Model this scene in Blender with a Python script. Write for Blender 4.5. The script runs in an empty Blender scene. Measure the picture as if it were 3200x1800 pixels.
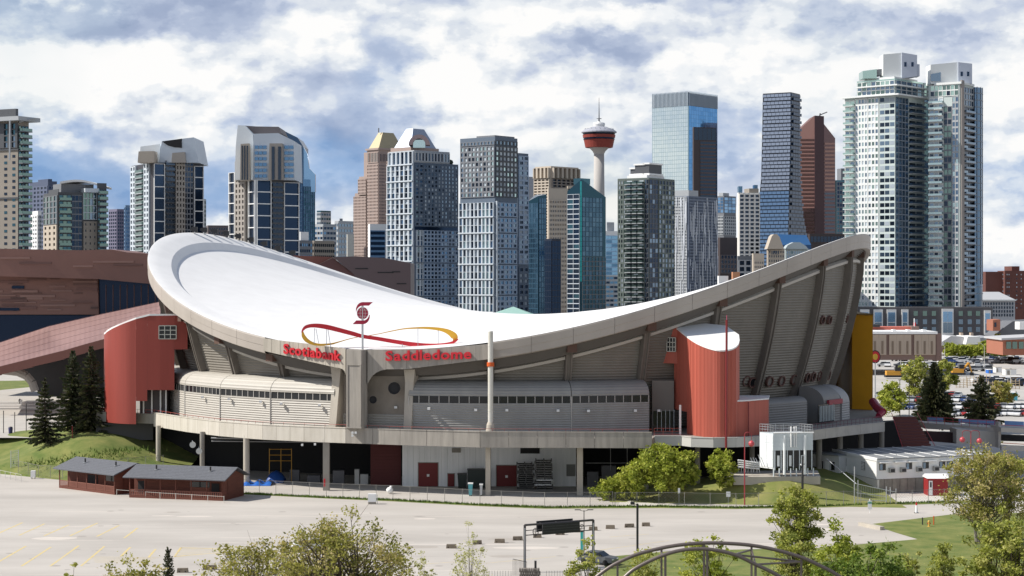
import bpy, bmesh, math, random
from math import sin, cos, pi, radians, sqrt, atan2
from mathutils import Vector, Matrix

# ------------------------------------------------------------------ camera, sky, sun, exposure
scn = bpy.context.scene
COL = scn.collection
FP = 5826.0; HY = 872.6; CH = 33.0          # focal length and horizon row measured on the photograph, eye height in metres
cam_d = bpy.data.cameras.new('camera')
cam = bpy.data.objects.new('camera', cam_d); COL.objects.link(cam)
cam.location = (0, 0, CH); cam.rotation_euler = (radians(90), 0, 0)
cam_d.sensor_width = 36; cam_d.lens = FP / 3200 * 36
cam_d.shift_y = -(900 - HY) / 3200
cam_d.clip_start = 1; cam_d.clip_end = 20000
scn.camera = cam
scn.view_settings.view_transform = 'Standard'
scn.view_settings.look = 'None'
scn.view_settings.gamma = 1
scn.view_settings.use_curve_mapping = False
scn.view_settings.exposure = 0.22

SUN_DIR = Vector((-0.715, -0.03, 0.70)).normalized()
SUN_EL = math.asin(SUN_DIR.z)
SUN_AZ = atan2(SUN_DIR.x, SUN_DIR.y)
sun_d = bpy.data.lights.new('sun', 'SUN'); sun_d.energy = 5.0; sun_d.angle = radians(0.5); sun_d.color = (1.0, 0.95, 0.87)
sun = bpy.data.objects.new('sun', sun_d); COL.objects.link(sun)
sun.rotation_euler = (-SUN_DIR).to_track_quat('-Z', 'Y').to_euler()

def make_world():
    w = bpy.data.worlds.new('World'); scn.world = w; w.use_nodes = True
    nt = w.node_tree; N = nt.nodes; L = nt.links; N.clear()
    out = N.new('ShaderNodeOutputWorld'); bg = N.new('ShaderNodeBackground'); L.new(bg.outputs[0], out.inputs[0])
    STR = 0.10
    bg.inputs[1].default_value = STR
    sky = N.new('ShaderNodeTexSky'); sky.sky_type = 'NISHITA'; sky.sun_disc = False
    sky.sun_elevation = SUN_EL; sky.sun_rotation = SUN_AZ
    sky.air_density = 1.0; sky.dust_density = 0.6
    tc = N.new('ShaderNodeTexCoord'); sp = N.new('ShaderNodeSeparateXYZ'); L.new(tc.outputs['Generated'], sp.inputs[0])
    def M(op, a, b=None, c=None, clamp=False):
        n = N.new('ShaderNodeMath'); n.operation = op; n.use_clamp = clamp
        for i, v in enumerate((a, b, c)):
            if v is None: continue
            if isinstance(v, (int, float)): n.inputs[i].default_value = v
            else: L.new(v, n.inputs[i])
        return n.outputs[0]
    az = M('ARCTAN2', sp.outputs[0], sp.outputs[1])
    el = M('ARCSINE', sp.outputs[2])
    def noise(sx, sy, off, detail, rough, dist=0.0):
        cb = N.new('ShaderNodeCombineXYZ')
        L.new(M('MULTIPLY', az, sx), cb.inputs[0]); L.new(M('MULTIPLY', el, sy), cb.inputs[1]); cb.inputs[2].default_value = off
        n = N.new('ShaderNodeTexNoise'); n.inputs['Scale'].default_value = 1; n.inputs['Detail'].default_value = detail
        n.inputs['Roughness'].default_value = rough; n.inputs['Distortion'].default_value = dist
        L.new(cb.outputs[0], n.inputs['Vector']); return n.outputs['Fac']
    def px(x, y): return ((x - 1288) / 4690, (702.5 - y) / 4690)
    wob = M('MULTIPLY', M('SUBTRACT', noise(24, 40, 3.1, 6, .58), .5), .085)
    wob2 = M('MULTIPLY', M('SUBTRACT', noise(24, 40, 9.7, 6, .58), .5), .050)
    azw = M('ADD', az, wob); elw = M('ADD', el, wob2)
    def blob(x, y, rx, ry, amp, hard=1.0):
        u, v = px(x, y)
        a = M('DIVIDE', M('SUBTRACT', azw, u), rx / 4690); b = M('DIVIDE', M('SUBTRACT', elw, v), ry / 4690)
        d = M('ADD', M('MULTIPLY', a, a), M('MULTIPLY', b, b))
        e = M('POWER', 2.718, M('MULTIPLY', d, -hard))
        return M('MULTIPLY', e, amp)
    f = M('ADD', M('MULTIPLY', M('SUBTRACT', noise(14, 27, 1.3, 9, .56, .0), .5), 0.85), .75)
    bil = N.new('ShaderNodeMapRange'); bil.interpolation_type = 'SMOOTHSTEP'; L.new(noise(20, 38, 11.3, 8, .55, .0), bil.inputs[0]); bil.inputs[1].default_value = .45; bil.inputs[2].default_value = .54; bil.inputs[3].default_value = -.09; bil.inputs[4].default_value = .07
    f = M('ADD', f, bil.outputs[0])
    for b in BLOBS: f = M('ADD', f, blob(*b))
    # fine billows, only where it is bright
    f = M('ADD', f, M('MULTIPLY', M('SUBTRACT', noise(60, 90, 5.5, 6, .6, .0), .5), .16))
    def puff(sx, sy, off, k, det):
        cb = N.new('ShaderNodeCombineXYZ'); L.new(M('MULTIPLY', azw, sx), cb.inputs[0]); L.new(M('MULTIPLY', elw, sy), cb.inputs[1]); cb.inputs[2].default_value = off
        n = N.new('ShaderNodeTexNoise'); n.inputs['Scale'].default_value = 1; n.inputs['Detail'].default_value = det; n.inputs['Roughness'].default_value = .5
        L.new(cb.outputs[0], n.inputs['Vector']); return M('MULTIPLY', M('SUBTRACT', M('ABSOLUTE', M('SUBTRACT', n.outputs['Fac'], .5)), .075), k)
    # billows: cloud thickness compared with the thickness a little way towards the sun
    def den(sx, sy, off, det, dx, dy):
        cb = N.new('ShaderNodeCombineXYZ'); L.new(M('MULTIPLY', M('ADD', az, dx), sx), cb.inputs[0]); L.new(M('MULTIPLY', M('ADD', el, dy), sy), cb.inputs[1]); cb.inputs[2].default_value = off
        n = N.new('ShaderNodeTexNoise'); n.inputs['Scale'].default_value = 1; n.inputs['Detail'].default_value = det; n.inputs['Roughness'].default_value = .55
        L.new(cb.outputs[0], n.inputs['Vector']); return n.outputs['Fac']
    rl = M('MULTIPLY', M('SUBTRACT', den(20, 34, 2.2, 5, 0, 0), den(20, 34, 2.2, 3, -.006, .007)), 1.5)
    rl2 = M('MULTIPLY', M('SUBTRACT', den(52, 80, 8.2, 4, 0, 0), den(52, 80, 8.2, 4, -.003, .0032)), .6)
    gate = M('ADD', M('MULTIPLY', M('SUBTRACT', f, .25), 1.6, clamp=True), .25)
    f = M('ADD', f, M('MULTIPLY', M('ADD', rl, rl2), gate))
    ramp = N.new('ShaderNodeValToRGB'); L.new(f, ramp.inputs[0])
    cr = ramp.color_ramp; cr.interpolation = 'EASE'
    stops = [(0.0, (.31, .37, .52)), (.18, (.37, .43, .58)), (.34, (.46, .52, .66)), (.50, (.60, .65, .76)), (.64, (.72, .76, .82)), (.80, (.86, .885, .91)), (1.0, (.98, .975, .965))]
    cr.elements[0].position = 0; cr.elements[0].color = (*stops[0][1], 1)
    cr.elements[1].position = 1; cr.elements[1].color = (*stops[-1][1], 1)
    for p, c in stops[1:-1]:
        e = cr.elements.new(p); e.color = (*c, 1)
    ramp2 = N.new('ShaderNodeValToRGB'); L.new(f, ramp2.inputs[0]); cr2 = ramp2.color_ramp; cr2.interpolation = 'EASE'
    cr2.elements[0].position = 0; cr2.elements[0].color = (.19, .35, .62, 1); cr2.elements[1].position = 1; cr2.elements[1].color = (.97, .965, .96, 1)
    for p, c in ((.25, (.28, .44, .70)), (.45, (.38, .53, .77)), (.62, (.63, .73, .86)), (.80, (.86, .89, .92))): cr2.elements.new(p).color = (*c, 1)
    bm = 0.12
    for b in BLUES: bm = M('ADD', bm, blob(*b))
    bmx = N.new('ShaderNodeMix'); bmx.data_type = 'RGBA'; L.new(M('ADD', bm, 0, clamp=True), bmx.inputs[0]); L.new(ramp.outputs[0], bmx.inputs[6]); L.new(ramp2.outputs[0], bmx.inputs[7])
    sc = N.new('ShaderNodeVectorMath'); sc.operation = 'SCALE'; L.new(bmx.outputs[2], sc.inputs[0]); sc.inputs['Scale'].default_value = 0.87 / STR
    # cloud cover: heavy low down all around, broken overhead (unseen, shaped for ambient light)
    cover = M('ADD', M('MULTIPLY', M('SUBTRACT', .50, el), 3.2, clamp=True), M('MULTIPLY', M('SUBTRACT', noise(3.2, 4.2, 7.7, 5, .55), .48), 2.4), clamp=True)
    mx = N.new('ShaderNodeMix'); mx.data_type = 'RGBA'; L.new(cover, mx.inputs[0])
    L.new(sky.outputs[0], mx.inputs[6]); L.new(sc.outputs[0], mx.inputs[7])
    # a dark land tone under the horizon
    gmix = N.new('ShaderNodeMix'); gmix.data_type = 'RGBA'
    L.new(M('LESS_THAN', el, -0.02), gmix.inputs[0]); L.new(mx.outputs[2], gmix.inputs[6]); gmix.inputs[7].default_value = (1.6, 1.5, 1.4, 1)
    L.new(gmix.outputs[2], bg.inputs[0])
# (x, y) on the 2576 px wide picture plane turned into azimuth and elevation; radius, strength
BLOBS = [
 (330, 500, 460, 100, -.70), (820, 330, 200, 90, -.40), (60, 400, 200, 60, -.35), (950, 430, 160, 90, -.35),
 (970, 130, 110, 80, -.36), (700, 200, 160, 40, -.22), (320, 75, 240, 48, -.62), (560, 20, 160, 26, -.40), (140, 25, 160, 22, -.30),
 (330, 215, 240, 60, .42), (90, 180, 140, 60, .25), (600, 250, 150, 45, .30), (130, 285, 130, 40, .25), (800, 60, 130, 60, .30),
 (1150, 190, 90, 110, .45), (1480, 115, 260, 32, -.45), (1350, 55, 160, 26, .15), (1250, 300, 220, 60, .22),
 (1900, 170, 250, 70, .30), (1780, 360, 220, 60, -.28), (2350, 70, 300, 50, -.50), (2100, 30, 120, 30, -.2), (1700, 12, 260, 22, -.45),
 (2530, 230, 110, 70, .2), (2540, 470, 160, 60, -.10), (2500, 600, 120, 40, .15), (1420, 420, 140, 40, -.2), (820, 650, 120, 40, .3), (540, 600, 100, 50, .2),
]
BLUES = [(350, 500, 520, 110, .65), (850, 420, 280, 90, .6), (60, 400, 200, 80, .5), (2550, 450, 160, 120, .5), (1780, 360, 260, 90, .3), (950, 200, 120, 90, .3)]
make_world()

# ------------------------------------------------------------------ helpers
def W(x, y, Y): return Vector(((x - 1600) * Y / FP, Y, CH - (y - HY) * Y / FP))
def G(x, y, z=0.0):
    Y = FP * (CH - z) / (y - HY); return Vector(((x - 1600) * Y / FP, Y, z))
def XY(x, Y): return (x - 1600) * Y / FP
def ZY(y, Y): return CH - (y - HY) * Y / FP

MATS = {}
def mat(name, col, rough=.7, metal=0.0, var=0.0, vscale=1.0, bump=0.0, bscale=10.0, spec=.5, streak=None, col2=None, trans=0.0, stretch=None, detail=4):
    if name in MATS: return MATS[name]
    m = bpy.data.materials.new(name); m.use_nodes = True
    nt = m.node_tree; N = nt.nodes; L = nt.links; b = N['Principled BSDF']
    b.inputs['Base Color'].default_value = (*col, 1); b.inputs['Roughness'].default_value = rough; b.inputs['Metallic'].default_value = metal
    b.inputs['Specular IOR Level'].default_value = spec
    if var or col2 or bump:
        g = N.new('ShaderNodeNewGeometry'); mp = N.new('ShaderNodeMapping'); L.new(g.outputs['Position'], mp.inputs[0])
        if stretch: mp.inputs['Scale'].default_value = stretch
    if var or col2:
        n = N.new('ShaderNodeTexNoise'); n.inputs['Scale'].default_value = vscale; n.inputs['Detail'].default_value = detail; n.inputs['Roughness'].default_value = .6
        L.new(mp.outputs[0], n.inputs['Vector'])
        mx = N.new('ShaderNodeMix'); mx.data_type = 'RGBA'
        mr = N.new('ShaderNodeMapRange'); mr.inputs[1].default_value = .32; mr.inputs[2].default_value = .68; L.new(n.outputs['Fac'], mr.inputs[0]); L.new(mr.outputs[0], mx.inputs[0])
        c2 = col2 if col2 else tuple(c * (1 + var) for c in col)
        c1 = col if col2 else tuple(c * (1 - var) for c in col)
        mx.inputs[6].default_value = (*c1, 1); mx.inputs[7].default_value = (*c2, 1)
        L.new(mx.outputs[2], b.inputs['Base Color'])
    if bump:
        n2 = N.new('ShaderNodeTexNoise'); n2.inputs['Scale'].default_value = bscale; n2.inputs['Detail'].default_value = 4; L.new(mp.outputs[0], n2.inputs['Vector'])
        bp = N.new('ShaderNodeBump'); bp.inputs['Strength'].default_value = bump; bp.inputs['Distance'].default_value = .1; L.new(n2.outputs['Fac'], bp.inputs['Height']); L.new(bp.outputs[0], b.inputs['Normal'])
    MATS[name] = m; return m

OFF = {}
def tag(o, label=None, cat=None, group=None, kind=None):
    if label: o['label'] = label
    if cat: o['category'] = cat
    if group: o['group'] = group
    if kind: o['kind'] = kind
    return o
def thing(name, label, cat, loc=(0, 0, 0), group=None):
    o = bpy.data.objects.new(name, None); COL.objects.link(o); o.location = loc; o.empty_display_size = 1
    OFF[o.name] = Vector(loc); return tag(o, label, cat, group)
def off(p): return OFF.get(p.name, Vector((0, 0, 0))) if p else Vector((0, 0, 0))

class MB:
    def __init__(s): s.v = []; s.f = []; s.m = []; s.cm = 0
    def add(s, vs, fs):
        n = len(s.v); s.v.extend([tuple(v) for v in vs]); s.f.extend([tuple(i + n for i in f) for f in fs]); s.m.extend([s.cm] * len(fs)); return s
    def box(s, x0, x1, y0, y1, z0, z1):
        return s.add([(x0, y0, z0), (x1, y0, z0), (x1, y1, z0), (x0, y1, z0), (x0, y0, z1), (x1, y0, z1), (x1, y1, z1), (x0, y1, z1)],
                     [(0, 3, 2, 1), (4, 5, 6, 7), (0, 1, 5, 4), (1, 2, 6, 5), (2, 3, 7, 6), (3, 0, 4, 7)])
    def obox(s, o, u, v, w):
        o, u, v, w = Vector(o), Vector(u), Vector(v), Vector(w)
        if u.cross(v).dot(w) < 0: u, v = v, u
        return s.add([o, o + u, o + u + v, o + v, o + w, o + u + w, o + u + v + w, o + v + w],
                     [(0, 3, 2, 1), (4, 5, 6, 7), (0, 1, 5, 4), (1, 2, 6, 5), (2, 3, 7, 6), (3, 0, 4, 7)])
    def prism(s, poly, z0, z1, top=None):
        # poly: ccw list of (x, y); z1 a number, or top a function (x, y) -> z
        n = len(poly); A = sum(poly[i][0] * poly[(i + 1) % n][1] - poly[(i + 1) % n][0] * poly[i][1] for i in range(n))
        if A < 0: poly = poly[::-1]
        vs = [(p[0], p[1], z0) for p in poly] + [(p[0], p[1], top(p[0], p[1]) if top else z1) for p in poly]
        fs = [tuple(range(n - 1, -1, -1)), tuple(range(n, 2 * n))] + [(i, (i + 1) % n, n + (i + 1) % n, n + i) for i in range(n)]
        return s.add(vs, fs)
    def tube(s, p, q, r, n=6, r2=None, cap=True):
        p, q = Vector(p), Vector(q); r2 = r if r2 is None else r2
        d = (q - p)
        if d.length < 1e-6: return s
        d.normalize(); a = d.orthogonal().normalized(); b = d.cross(a)
        vs = [p + (a * cos(2 * pi * i / n) + b * sin(2 * pi * i / n)) * r for i in range(n)] + [q + (a * cos(2 * pi * i / n) + b * sin(2 * pi * i / n)) * r2 for i in range(n)]
        fs = [(i, (i + 1) % n, n + (i + 1) % n, n + i) for i in range(n)]
        if cap: fs += [tuple(range(n - 1, -1, -1)), tuple(range(n, 2 * n))]
        return s.add(vs, fs)
    def path(s, pts, r, n=6):
        for a, b in zip(pts[:-1], pts[1:]): s.tube(a, b, r, n)
        return s
    def lathe(s, c, prof, n=24):
        c = Vector(c); k = len(prof)
        vs = [(c.x + r * cos(2 * pi * i / n), c.y + r * sin(2 * pi * i / n), c.z + z) for (r, z) in prof for i in range(n)]
        fs = [(j * n + i, j * n + (i + 1) % n, (j + 1) * n + (i + 1) % n, (j + 1) * n + i) for j in range(k - 1) for i in range(n)]
        fs += [tuple(range(n - 1, -1, -1)), tuple((k - 1) * n + i for i in range(n))]
        return s.add(vs, fs)
    def grid(s, rows, flip=False):
        # rows: list of equal-length lists of points
        nr, nc = len(rows), len(rows[0])
        vs = [p for r in rows for p in r]
        fs = [(j * nc + i, j * nc + i + 1, (j + 1) * nc + i + 1, (j + 1) * nc + i) for j in range(nr - 1) for i in range(nc - 1)]
        if flip: fs = [f[::-1] for f in fs]
        return s.add(vs, fs)
    def ball(s, c, r, n=12, k=8, sz=1):
        c = Vector(c)
        return s.lathe((c.x, c.y, c.z), [(max(r * sin(pi * j / k), .001), -r * sz * cos(pi * j / k)) for j in range(k + 1)], n)
    def build(s, name, mats, parent=None, kind=None, smooth=False, label=None, cat=None, group=None):
        o_ = off(parent)
        me = bpy.data.meshes.new(name)
        me.from_pydata([(x - o_.x, y - o_.y, z - o_.z) for x, y, z in s.v], [], s.f)
        if not isinstance(mats, (list, tuple)): mats = [mats]
        for m in mats: me.materials.append(m)
        if any(s.m): me.polygons.foreach_set('material_index', s.m)
        if smooth: me.polygons.foreach_set('use_smooth', [True] * len(me.polygons))
        me.update()
        o = bpy.data.objects.new(name, me); COL.objects.link(o)
        if parent is not None: o.parent = parent; OFF[o.name] = o_
        return tag(o, label, cat, group, kind)
def inst(name, me, loc, parent, rotz=0.0, mat_=None):
    o = bpy.data.objects.new(name, me); COL.objects.link(o); o.parent = parent
    o.location = Vector(loc) - off(parent)
    if rotz: o.rotation_euler = (0, 0, rotz)
    OFF[o.name] = Vector(loc)
    return o
def mesh_of(mb, name, mats):
    me = bpy.data.meshes.new(name); me.from_pydata(mb.v, [], mb.f)
    if not isinstance(mats, (list, tuple)): mats = [mats]
    for m in mats: me.materials.append(m)
    if any(mb.m): me.polygons.foreach_set('material_index', mb.m)
    me.update(); return me
def copy_thing(root, loc, rotz=0.0, label=None, group=None, scale=None):
    r = root.copy(); COL.objects.link(r); r.location = loc; r.rotation_euler = (0, 0, rotz)
    if scale: r.scale = (scale, scale, scale)
    if label: r['label'] = label
    if group: r['group'] = group
    for ch in root.children:
        c = ch.copy(); COL.objects.link(c); c.parent = r
        for g in ch.children:
            d = g.copy(); COL.objects.link(d); d.parent = c
    OFF[r.name] = Vector(loc)
    return r
def fuzz(mb, amt, seed=0):
    rnd = random.Random(seed); mb.v = [(x + rnd.uniform(-amt, amt), y + rnd.uniform(-amt, amt), z + rnd.uniform(-amt, amt)) for x, y, z in mb.v]

# shared materials
CONC = mat('concrete', (.44, .40, .34), .85, var=.10, vscale=.6, bump=.2, bscale=4, stretch=(1, 1, .35))
CONC_D = mat('concrete_grey', (.27, .25, .22), .85, var=.12, vscale=.8, stretch=(1, 1, .3))
SIDING_R = mat('shaded_siding', (.285, .28, .268), .55, var=.08, vscale=.4, stretch=(1, 1, .4))  # darker copy of the siding, shade of the right bays put in the colour
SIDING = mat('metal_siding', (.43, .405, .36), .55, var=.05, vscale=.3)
SIDING_U = mat('metal_siding_upper', (.20, .182, .155), .6, var=.07, vscale=.4)
WHITE = mat('white_paint', (.78, .78, .77), .6, var=.02, vscale=.5)
ROOFW = mat('white_roof_membrane', (.71, .705, .70), .75, var=.035, vscale=.25)
BLACK = mat('black_metal', (.02, .02, .022), .5)
DARKIN = mat('dark_interior', (.022, .022, .024), .9)
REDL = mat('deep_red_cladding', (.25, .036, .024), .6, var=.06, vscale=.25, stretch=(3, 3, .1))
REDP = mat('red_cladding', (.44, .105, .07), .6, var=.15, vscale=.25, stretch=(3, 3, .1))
SIGNR = mat('sign_red', (.56, .012, .025), .45)
REDDOOR = mat('red_door_paint', (.16, .012, .012), .6)
YELL = mat('yellow_cladding', (.74, .36, .02), .55, var=.05, vscale=.3)
STEEL = mat('galvanised_steel', (.5, .52, .54), .4, metal=.6)
GLASSD = mat('dark_window_glass', (.012, .014, .017), .12, spec=.6)
ASPHALT = mat('old_concrete_lot', (.385, .355, .32), .9, col2=(.49, .455, .412), vscale=.10, detail=10, bump=.1, bscale=3, stretch=(.35, 1, 1))
GRASS = mat('grass', (.08, .125, .018), .95, col2=(.20, .205, .055), vscale=.35, detail=8, bump=.5, bscale=6)
GRASS_DRY = mat('dry_grass', (.13, .165, .03), .95, col2=(.25, .235, .075), vscale=.3, detail=8, bump=.5, bscale=6)
PAVE = mat('pale_paving', (.44, .41, .37), .9, var=.08, vscale=.2, detail=6)
# ================================================================== THE ARENA
ACX, ACY, ATH = -0.534, 351.75, -0.34
def adir(phi):
    a = radians(phi) + ATH; return cos(a), sin(a)
def AP(phi, r, z):
    c, s = adir(phi); return Vector((ACX + r * c, ACY + r * s, z))
def rimr(phi):
    p = radians(phi); return 66.48 + .662 * cos(2 * p) - .226 * cos(4 * p)
def RZ(phi, q=1.0):
    p = radians(phi); return 26.385 + 5.035 * q * q + 9.8 * cos(2 * p) * q * q + .345 * cos(4 * p) * q ** 4 - .67 * cos(p) * q
def bowl(z):  # outer radius of the leaning bowl wall
    return 65.7 - 4.7 * (max(0, 36 - z) / 21) ** 1.5
RIBS = [5.625 + 11.25 * k for k in range(32)]
def on_bowl(px, py, inset=0.0):
    best = None
    for i in range(600):
        z = 9 + i * .05
        if abs(py - HY) < .5: continue
        Y = FP * (CH - z) / (py - HY)
        if py < HY: z = 33 + i * .02; Y = FP * (CH - z) / (py - HY)
        X = (px - 1600) * Y / FP
        if Y > ACY + 40 or Y < 200: continue
        d = abs(sqrt((X - ACX) ** 2 + (Y - ACY) ** 2) - (bowl(z) - inset))
        if Y > ACY: d += 5
        if best is None or d < best[0]: best = (d, X, Y, z)
    _, X, Y, z = best
    return math.degrees(atan2(Y - ACY, X - ACX) - ATH) % 360, z, Vector((X, Y, z))

arena = thing('arena', 'round grey arena with a huge white saddle-shaped roof', 'arena', (ACX, ACY, 0))

# ---- roof
def roof():
    NS = 180
    prof = [(1.0, 0, .10), (.996, 0, .17), (.97, 0, .14), (.937, 0, .02), (.922, 1, 0), (.9, 1, .0), (.8, 1, 0), (.65, 1, 0), (.5, 1, 0), (.35, 1, 0), (.2, 1, 0), (.1, 1, 0)]
    allrows = []
    for q, st, dz in prof:
        row = []
        for i in range(NS + 1):
            ph = 360 * i / NS; r = rimr(ph) * q
            s = 1.05 * (.10 + .90 * abs(cos(radians(ph))) ** 1.3) * st * min(1, (q / .8) ** 2) * (1 if cos(radians(ph)) < 0 else .12)
            row.append(AP(ph, r, RZ(ph, q) + dz - s))
        allrows.append(row)
    MB().grid(allrows[:4]).build('roof_rim', ROOFW, arena, smooth=True)
    MB().grid(allrows[3:5]).build('roof_step', ROOFW, arena, smooth=True)
    mb = MB().grid(allrows[4:])
    c = AP(0, 0, RZ(0, 0)); n = len(mb.v); mb.v.append(tuple(c)); last = (len(prof) - 5) * (NS + 1)
    for i in range(NS): mb.f.append((last + i, last + i + 1, n)); mb.m.append(0)
    o = mb.build('roof', ROOFW, arena)
    for p in o.data.polygons: p.use_smooth = True
    # fascia of the ring beam, in 64 cast lengths
    fm = mat('ring_beam_cladding', (.35, .31, .27), .5, col2=(.42, .375, .33), vscale=.12, stretch=(1, 1, .3))
    for k in range(64):
        if 252 < k * 5.625 + 2.8 < 287: continue
        a0, a1 = k * 5.625 + .02, (k + 1) * 5.625 - .02
        rows = []
        for dr, dz in ((-.02, .08), (.05, -.12), (.05, -1.25), (0, -1.28), (0, -2.40), (-.35, -2.55), (-.9, -2.6)):
            rows.append([AP(a0 + (a1 - a0) * j / 3, rimr(a0 + (a1 - a0) * j / 3) + dr, RZ(a0 + (a1 - a0) * j / 3) + dz) for j in range(4)])
        MB().grid(rows[::-1]).build('fascia_panel', fm, arena)
    # slatted soffit stepping back under the beam
    mb = MB()
    for s in range(7):
        r0, z0 = -.8 - s * .24, -2.45 - s * .24
        rows = []
        for dr, dz in ((r0, z0), (r0, z0 - .16), (r0 - .24, z0 - .16), (r0 - .24, z0 - .24)):
            rows.append([AP(3 * i, rimr(3 * i) + dr, RZ(3 * i) + dz) for i in range(121)])
        mb.grid(rows[::-1])
    mb.build('soffit_slats', mat('soffit_metal', (.105, .092, .078), .6), arena, kind='stuff')
    # ducts on the far high rim
    duct = MB(); 
    for j in range(9):
        x, y = [(563, 733), (581, 731), (602, 729), (624, 728.5), (647, 729), (673, 732), (702, 736), (731, 741), (757, 747)][j]
        ph = 181 - 3.4 * j
        p = AP(ph, rimr(ph) - .6, RZ(ph) + .3)
        b = MB().box(p.x - .5, p.x + .5, p.y - .5, p.y + .5, p.z, p.z + .95); b.box(p.x - .85, p.x - .5, p.y - .5, p.y - .1, p.z + .3, p.z + .8)
        b.build('roof_vent', BLACK, arena)
        q = AP(ph, rimr(ph) - 2.4, RZ(ph, .965) + .18)
    # hoist brackets under the rim
roof()

# ---- bowl wall bays
def wall_top(ph): return RZ(ph) - 4.35
def bays():
    for k in range(32):
        a0, a1 = RIBS[k] + .55, RIBS[k] + 11.25 - .55
        cols = [a0 + (a1 - a0) * j / 4 for j in range(5)]
        if 262 < (a0 + a1) / 2 % 360 < 278: continue
        tops = [wall_top(c) for c in cols]
        rows = []; z = 9.2; i = 0
        while z < max(tops) + .3:
            dr = -1.0 + (.075 if i % 2 else -.045)
            rows.append([AP(c, bowl(min(z, t)) + dr, min(z, t)) for c, t in zip(cols, tops)])
            z += .24 if i % 2 else .20; i += 1
        MB().grid(rows).build('siding_panel', SIDING_U, arena)
        # coping along the top of the bay, coloured paler for the light it catches
        rows = []
        for dr, dz in ((-.80, -.62), (-.45, -.55), (-.38, -.10), (-.85, .22), (-2.6, .30)):
            rows.append([AP(c, bowl(t) + dr, t + dz) for c, t in zip(cols, tops)])
        MB().grid(rows).build('coping', mat('coping_metal', (.46, .43, .385), .5), arena)
        rows = [[AP(c, bowl(t) - 2.5, t + dz) for c, t in zip(cols, tops)] for dz in (0, 2.2)]
        MB().grid(rows).build('recess_wall', mat('recess_concrete', (.07, .062, .052), .9), arena)
bays()
def ribs():
    rm = mat('rib_concrete', (.165, .145, .125), .85, var=.1, vscale=.5)
    for ph in RIBS:
        if 262 < ph < 278: continue
        top = RZ(ph) - 2.5; c, s = adir(ph); t = Vector((-s, c, 0)); u = Vector((c, s, 0))
        mb = MB()
        zs = [9.1 + (top - 9.1) * j / 8 for j in range(9)]
        def strip(w0, w1, d0, d1):
            vs = []; fs = []
            for z in zs:
                r = bowl(z); p = AP(ph, r, z)
                vs += [p + t * w0 + u * d0, p + t * w1 + u * d0, p + t * w1 + u * d1, p + t * w0 + u * d1]
            for j in range(8):
                for e in range(4):
                    a = j * 4 + e; b = j * 4 + (e + 1) % 4; fs.append((a, b, b + 4, a + 4))
            fs.append((3, 2, 1, 0)); fs.append((32, 33, 34, 35)); mb.add(vs, fs)
        strip(-.55, .55, -1.3, 0)
        strip(-.50, -.28, 0.0, .22); strip(.28, .50, 0.0, .22)
        o = mb.build('rib', rm, arena)
        b = MB().obox(AP(ph, rimr(ph) - 3.4, top - 1.3) - t * .75, t * 1.5, u * 2.5, Vector((0, 0, 1.35)))
        b.build('bracket', mat('rust_brown_steel', (.10, .055, .04), .8), arena)
ribs()
def portholes():
    ring = mat('porthole_frame', (.12, .06, .05), .6)
    pts = [(2404, 1192, 1), (2441, 1190, 1), (2479, 1186, 1), (2569, 1000, 1), (2591, 1000, 1), (2615, 997, 1), (2522, 1180, 0), (2540, 1177, 0), (2558, 1174, 0), (2331, 1190, 0), (2350, 1195, 0), (2645, 995, 0), (2654, 995, 0), (2628, 1068, 0), (2638, 1066, 0), (2588, 1172, 0)]
    for x, y, rd in pts:
        ph, z, p = on_bowl(x, y, .95)
        c, s = adir(ph); u = Vector((c, s, 0)); t = Vector((-s, c, 0)); lean = .22
        up = Vector((c * lean, s * lean, 1)).normalized(); n = t.cross(up).normalized()
        if n.dot(u) < 0: n = -n
        R_ = .92 if y > 1100 else .8
        seg = 20; a0 = 0
        def ringpts(r, d): return [p + n * d + (t * cos(2 * pi * i / seg + a0) + up * sin(2 * pi * i / seg + a0)) * r for i in range(seg)]
        mb = MB(); A, B, C_, D = ringpts(R_ * (1 if rd else 1.0), -.2), ringpts(R_ * (1 if rd else 1.0), .3), ringpts(R_ * .78 * (1 if rd else 1.0), .3), ringpts(R_ * .78 * (1 if rd else 1.0), -.05)
        vs = A + B + C_ + D; fs = [(k_ * seg + i, k_ * seg + (i + 1) % seg, (k_ + 1) * seg + (i + 1) % seg, (k_ + 1) * seg + i) for k_ in range(3) for i in range(seg)]
        mb.add(vs, fs); w = mb.build('porthole', ring, arena)
        MB().add(ringpts(R_ * .8 * (1 if rd else 1.0), .02), [tuple(range(seg))]).build('pane', GLASSD if not rd or y < 1100 else mat('porthole_pane', (.16, .15, .14), .4), w)
portholes()

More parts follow.
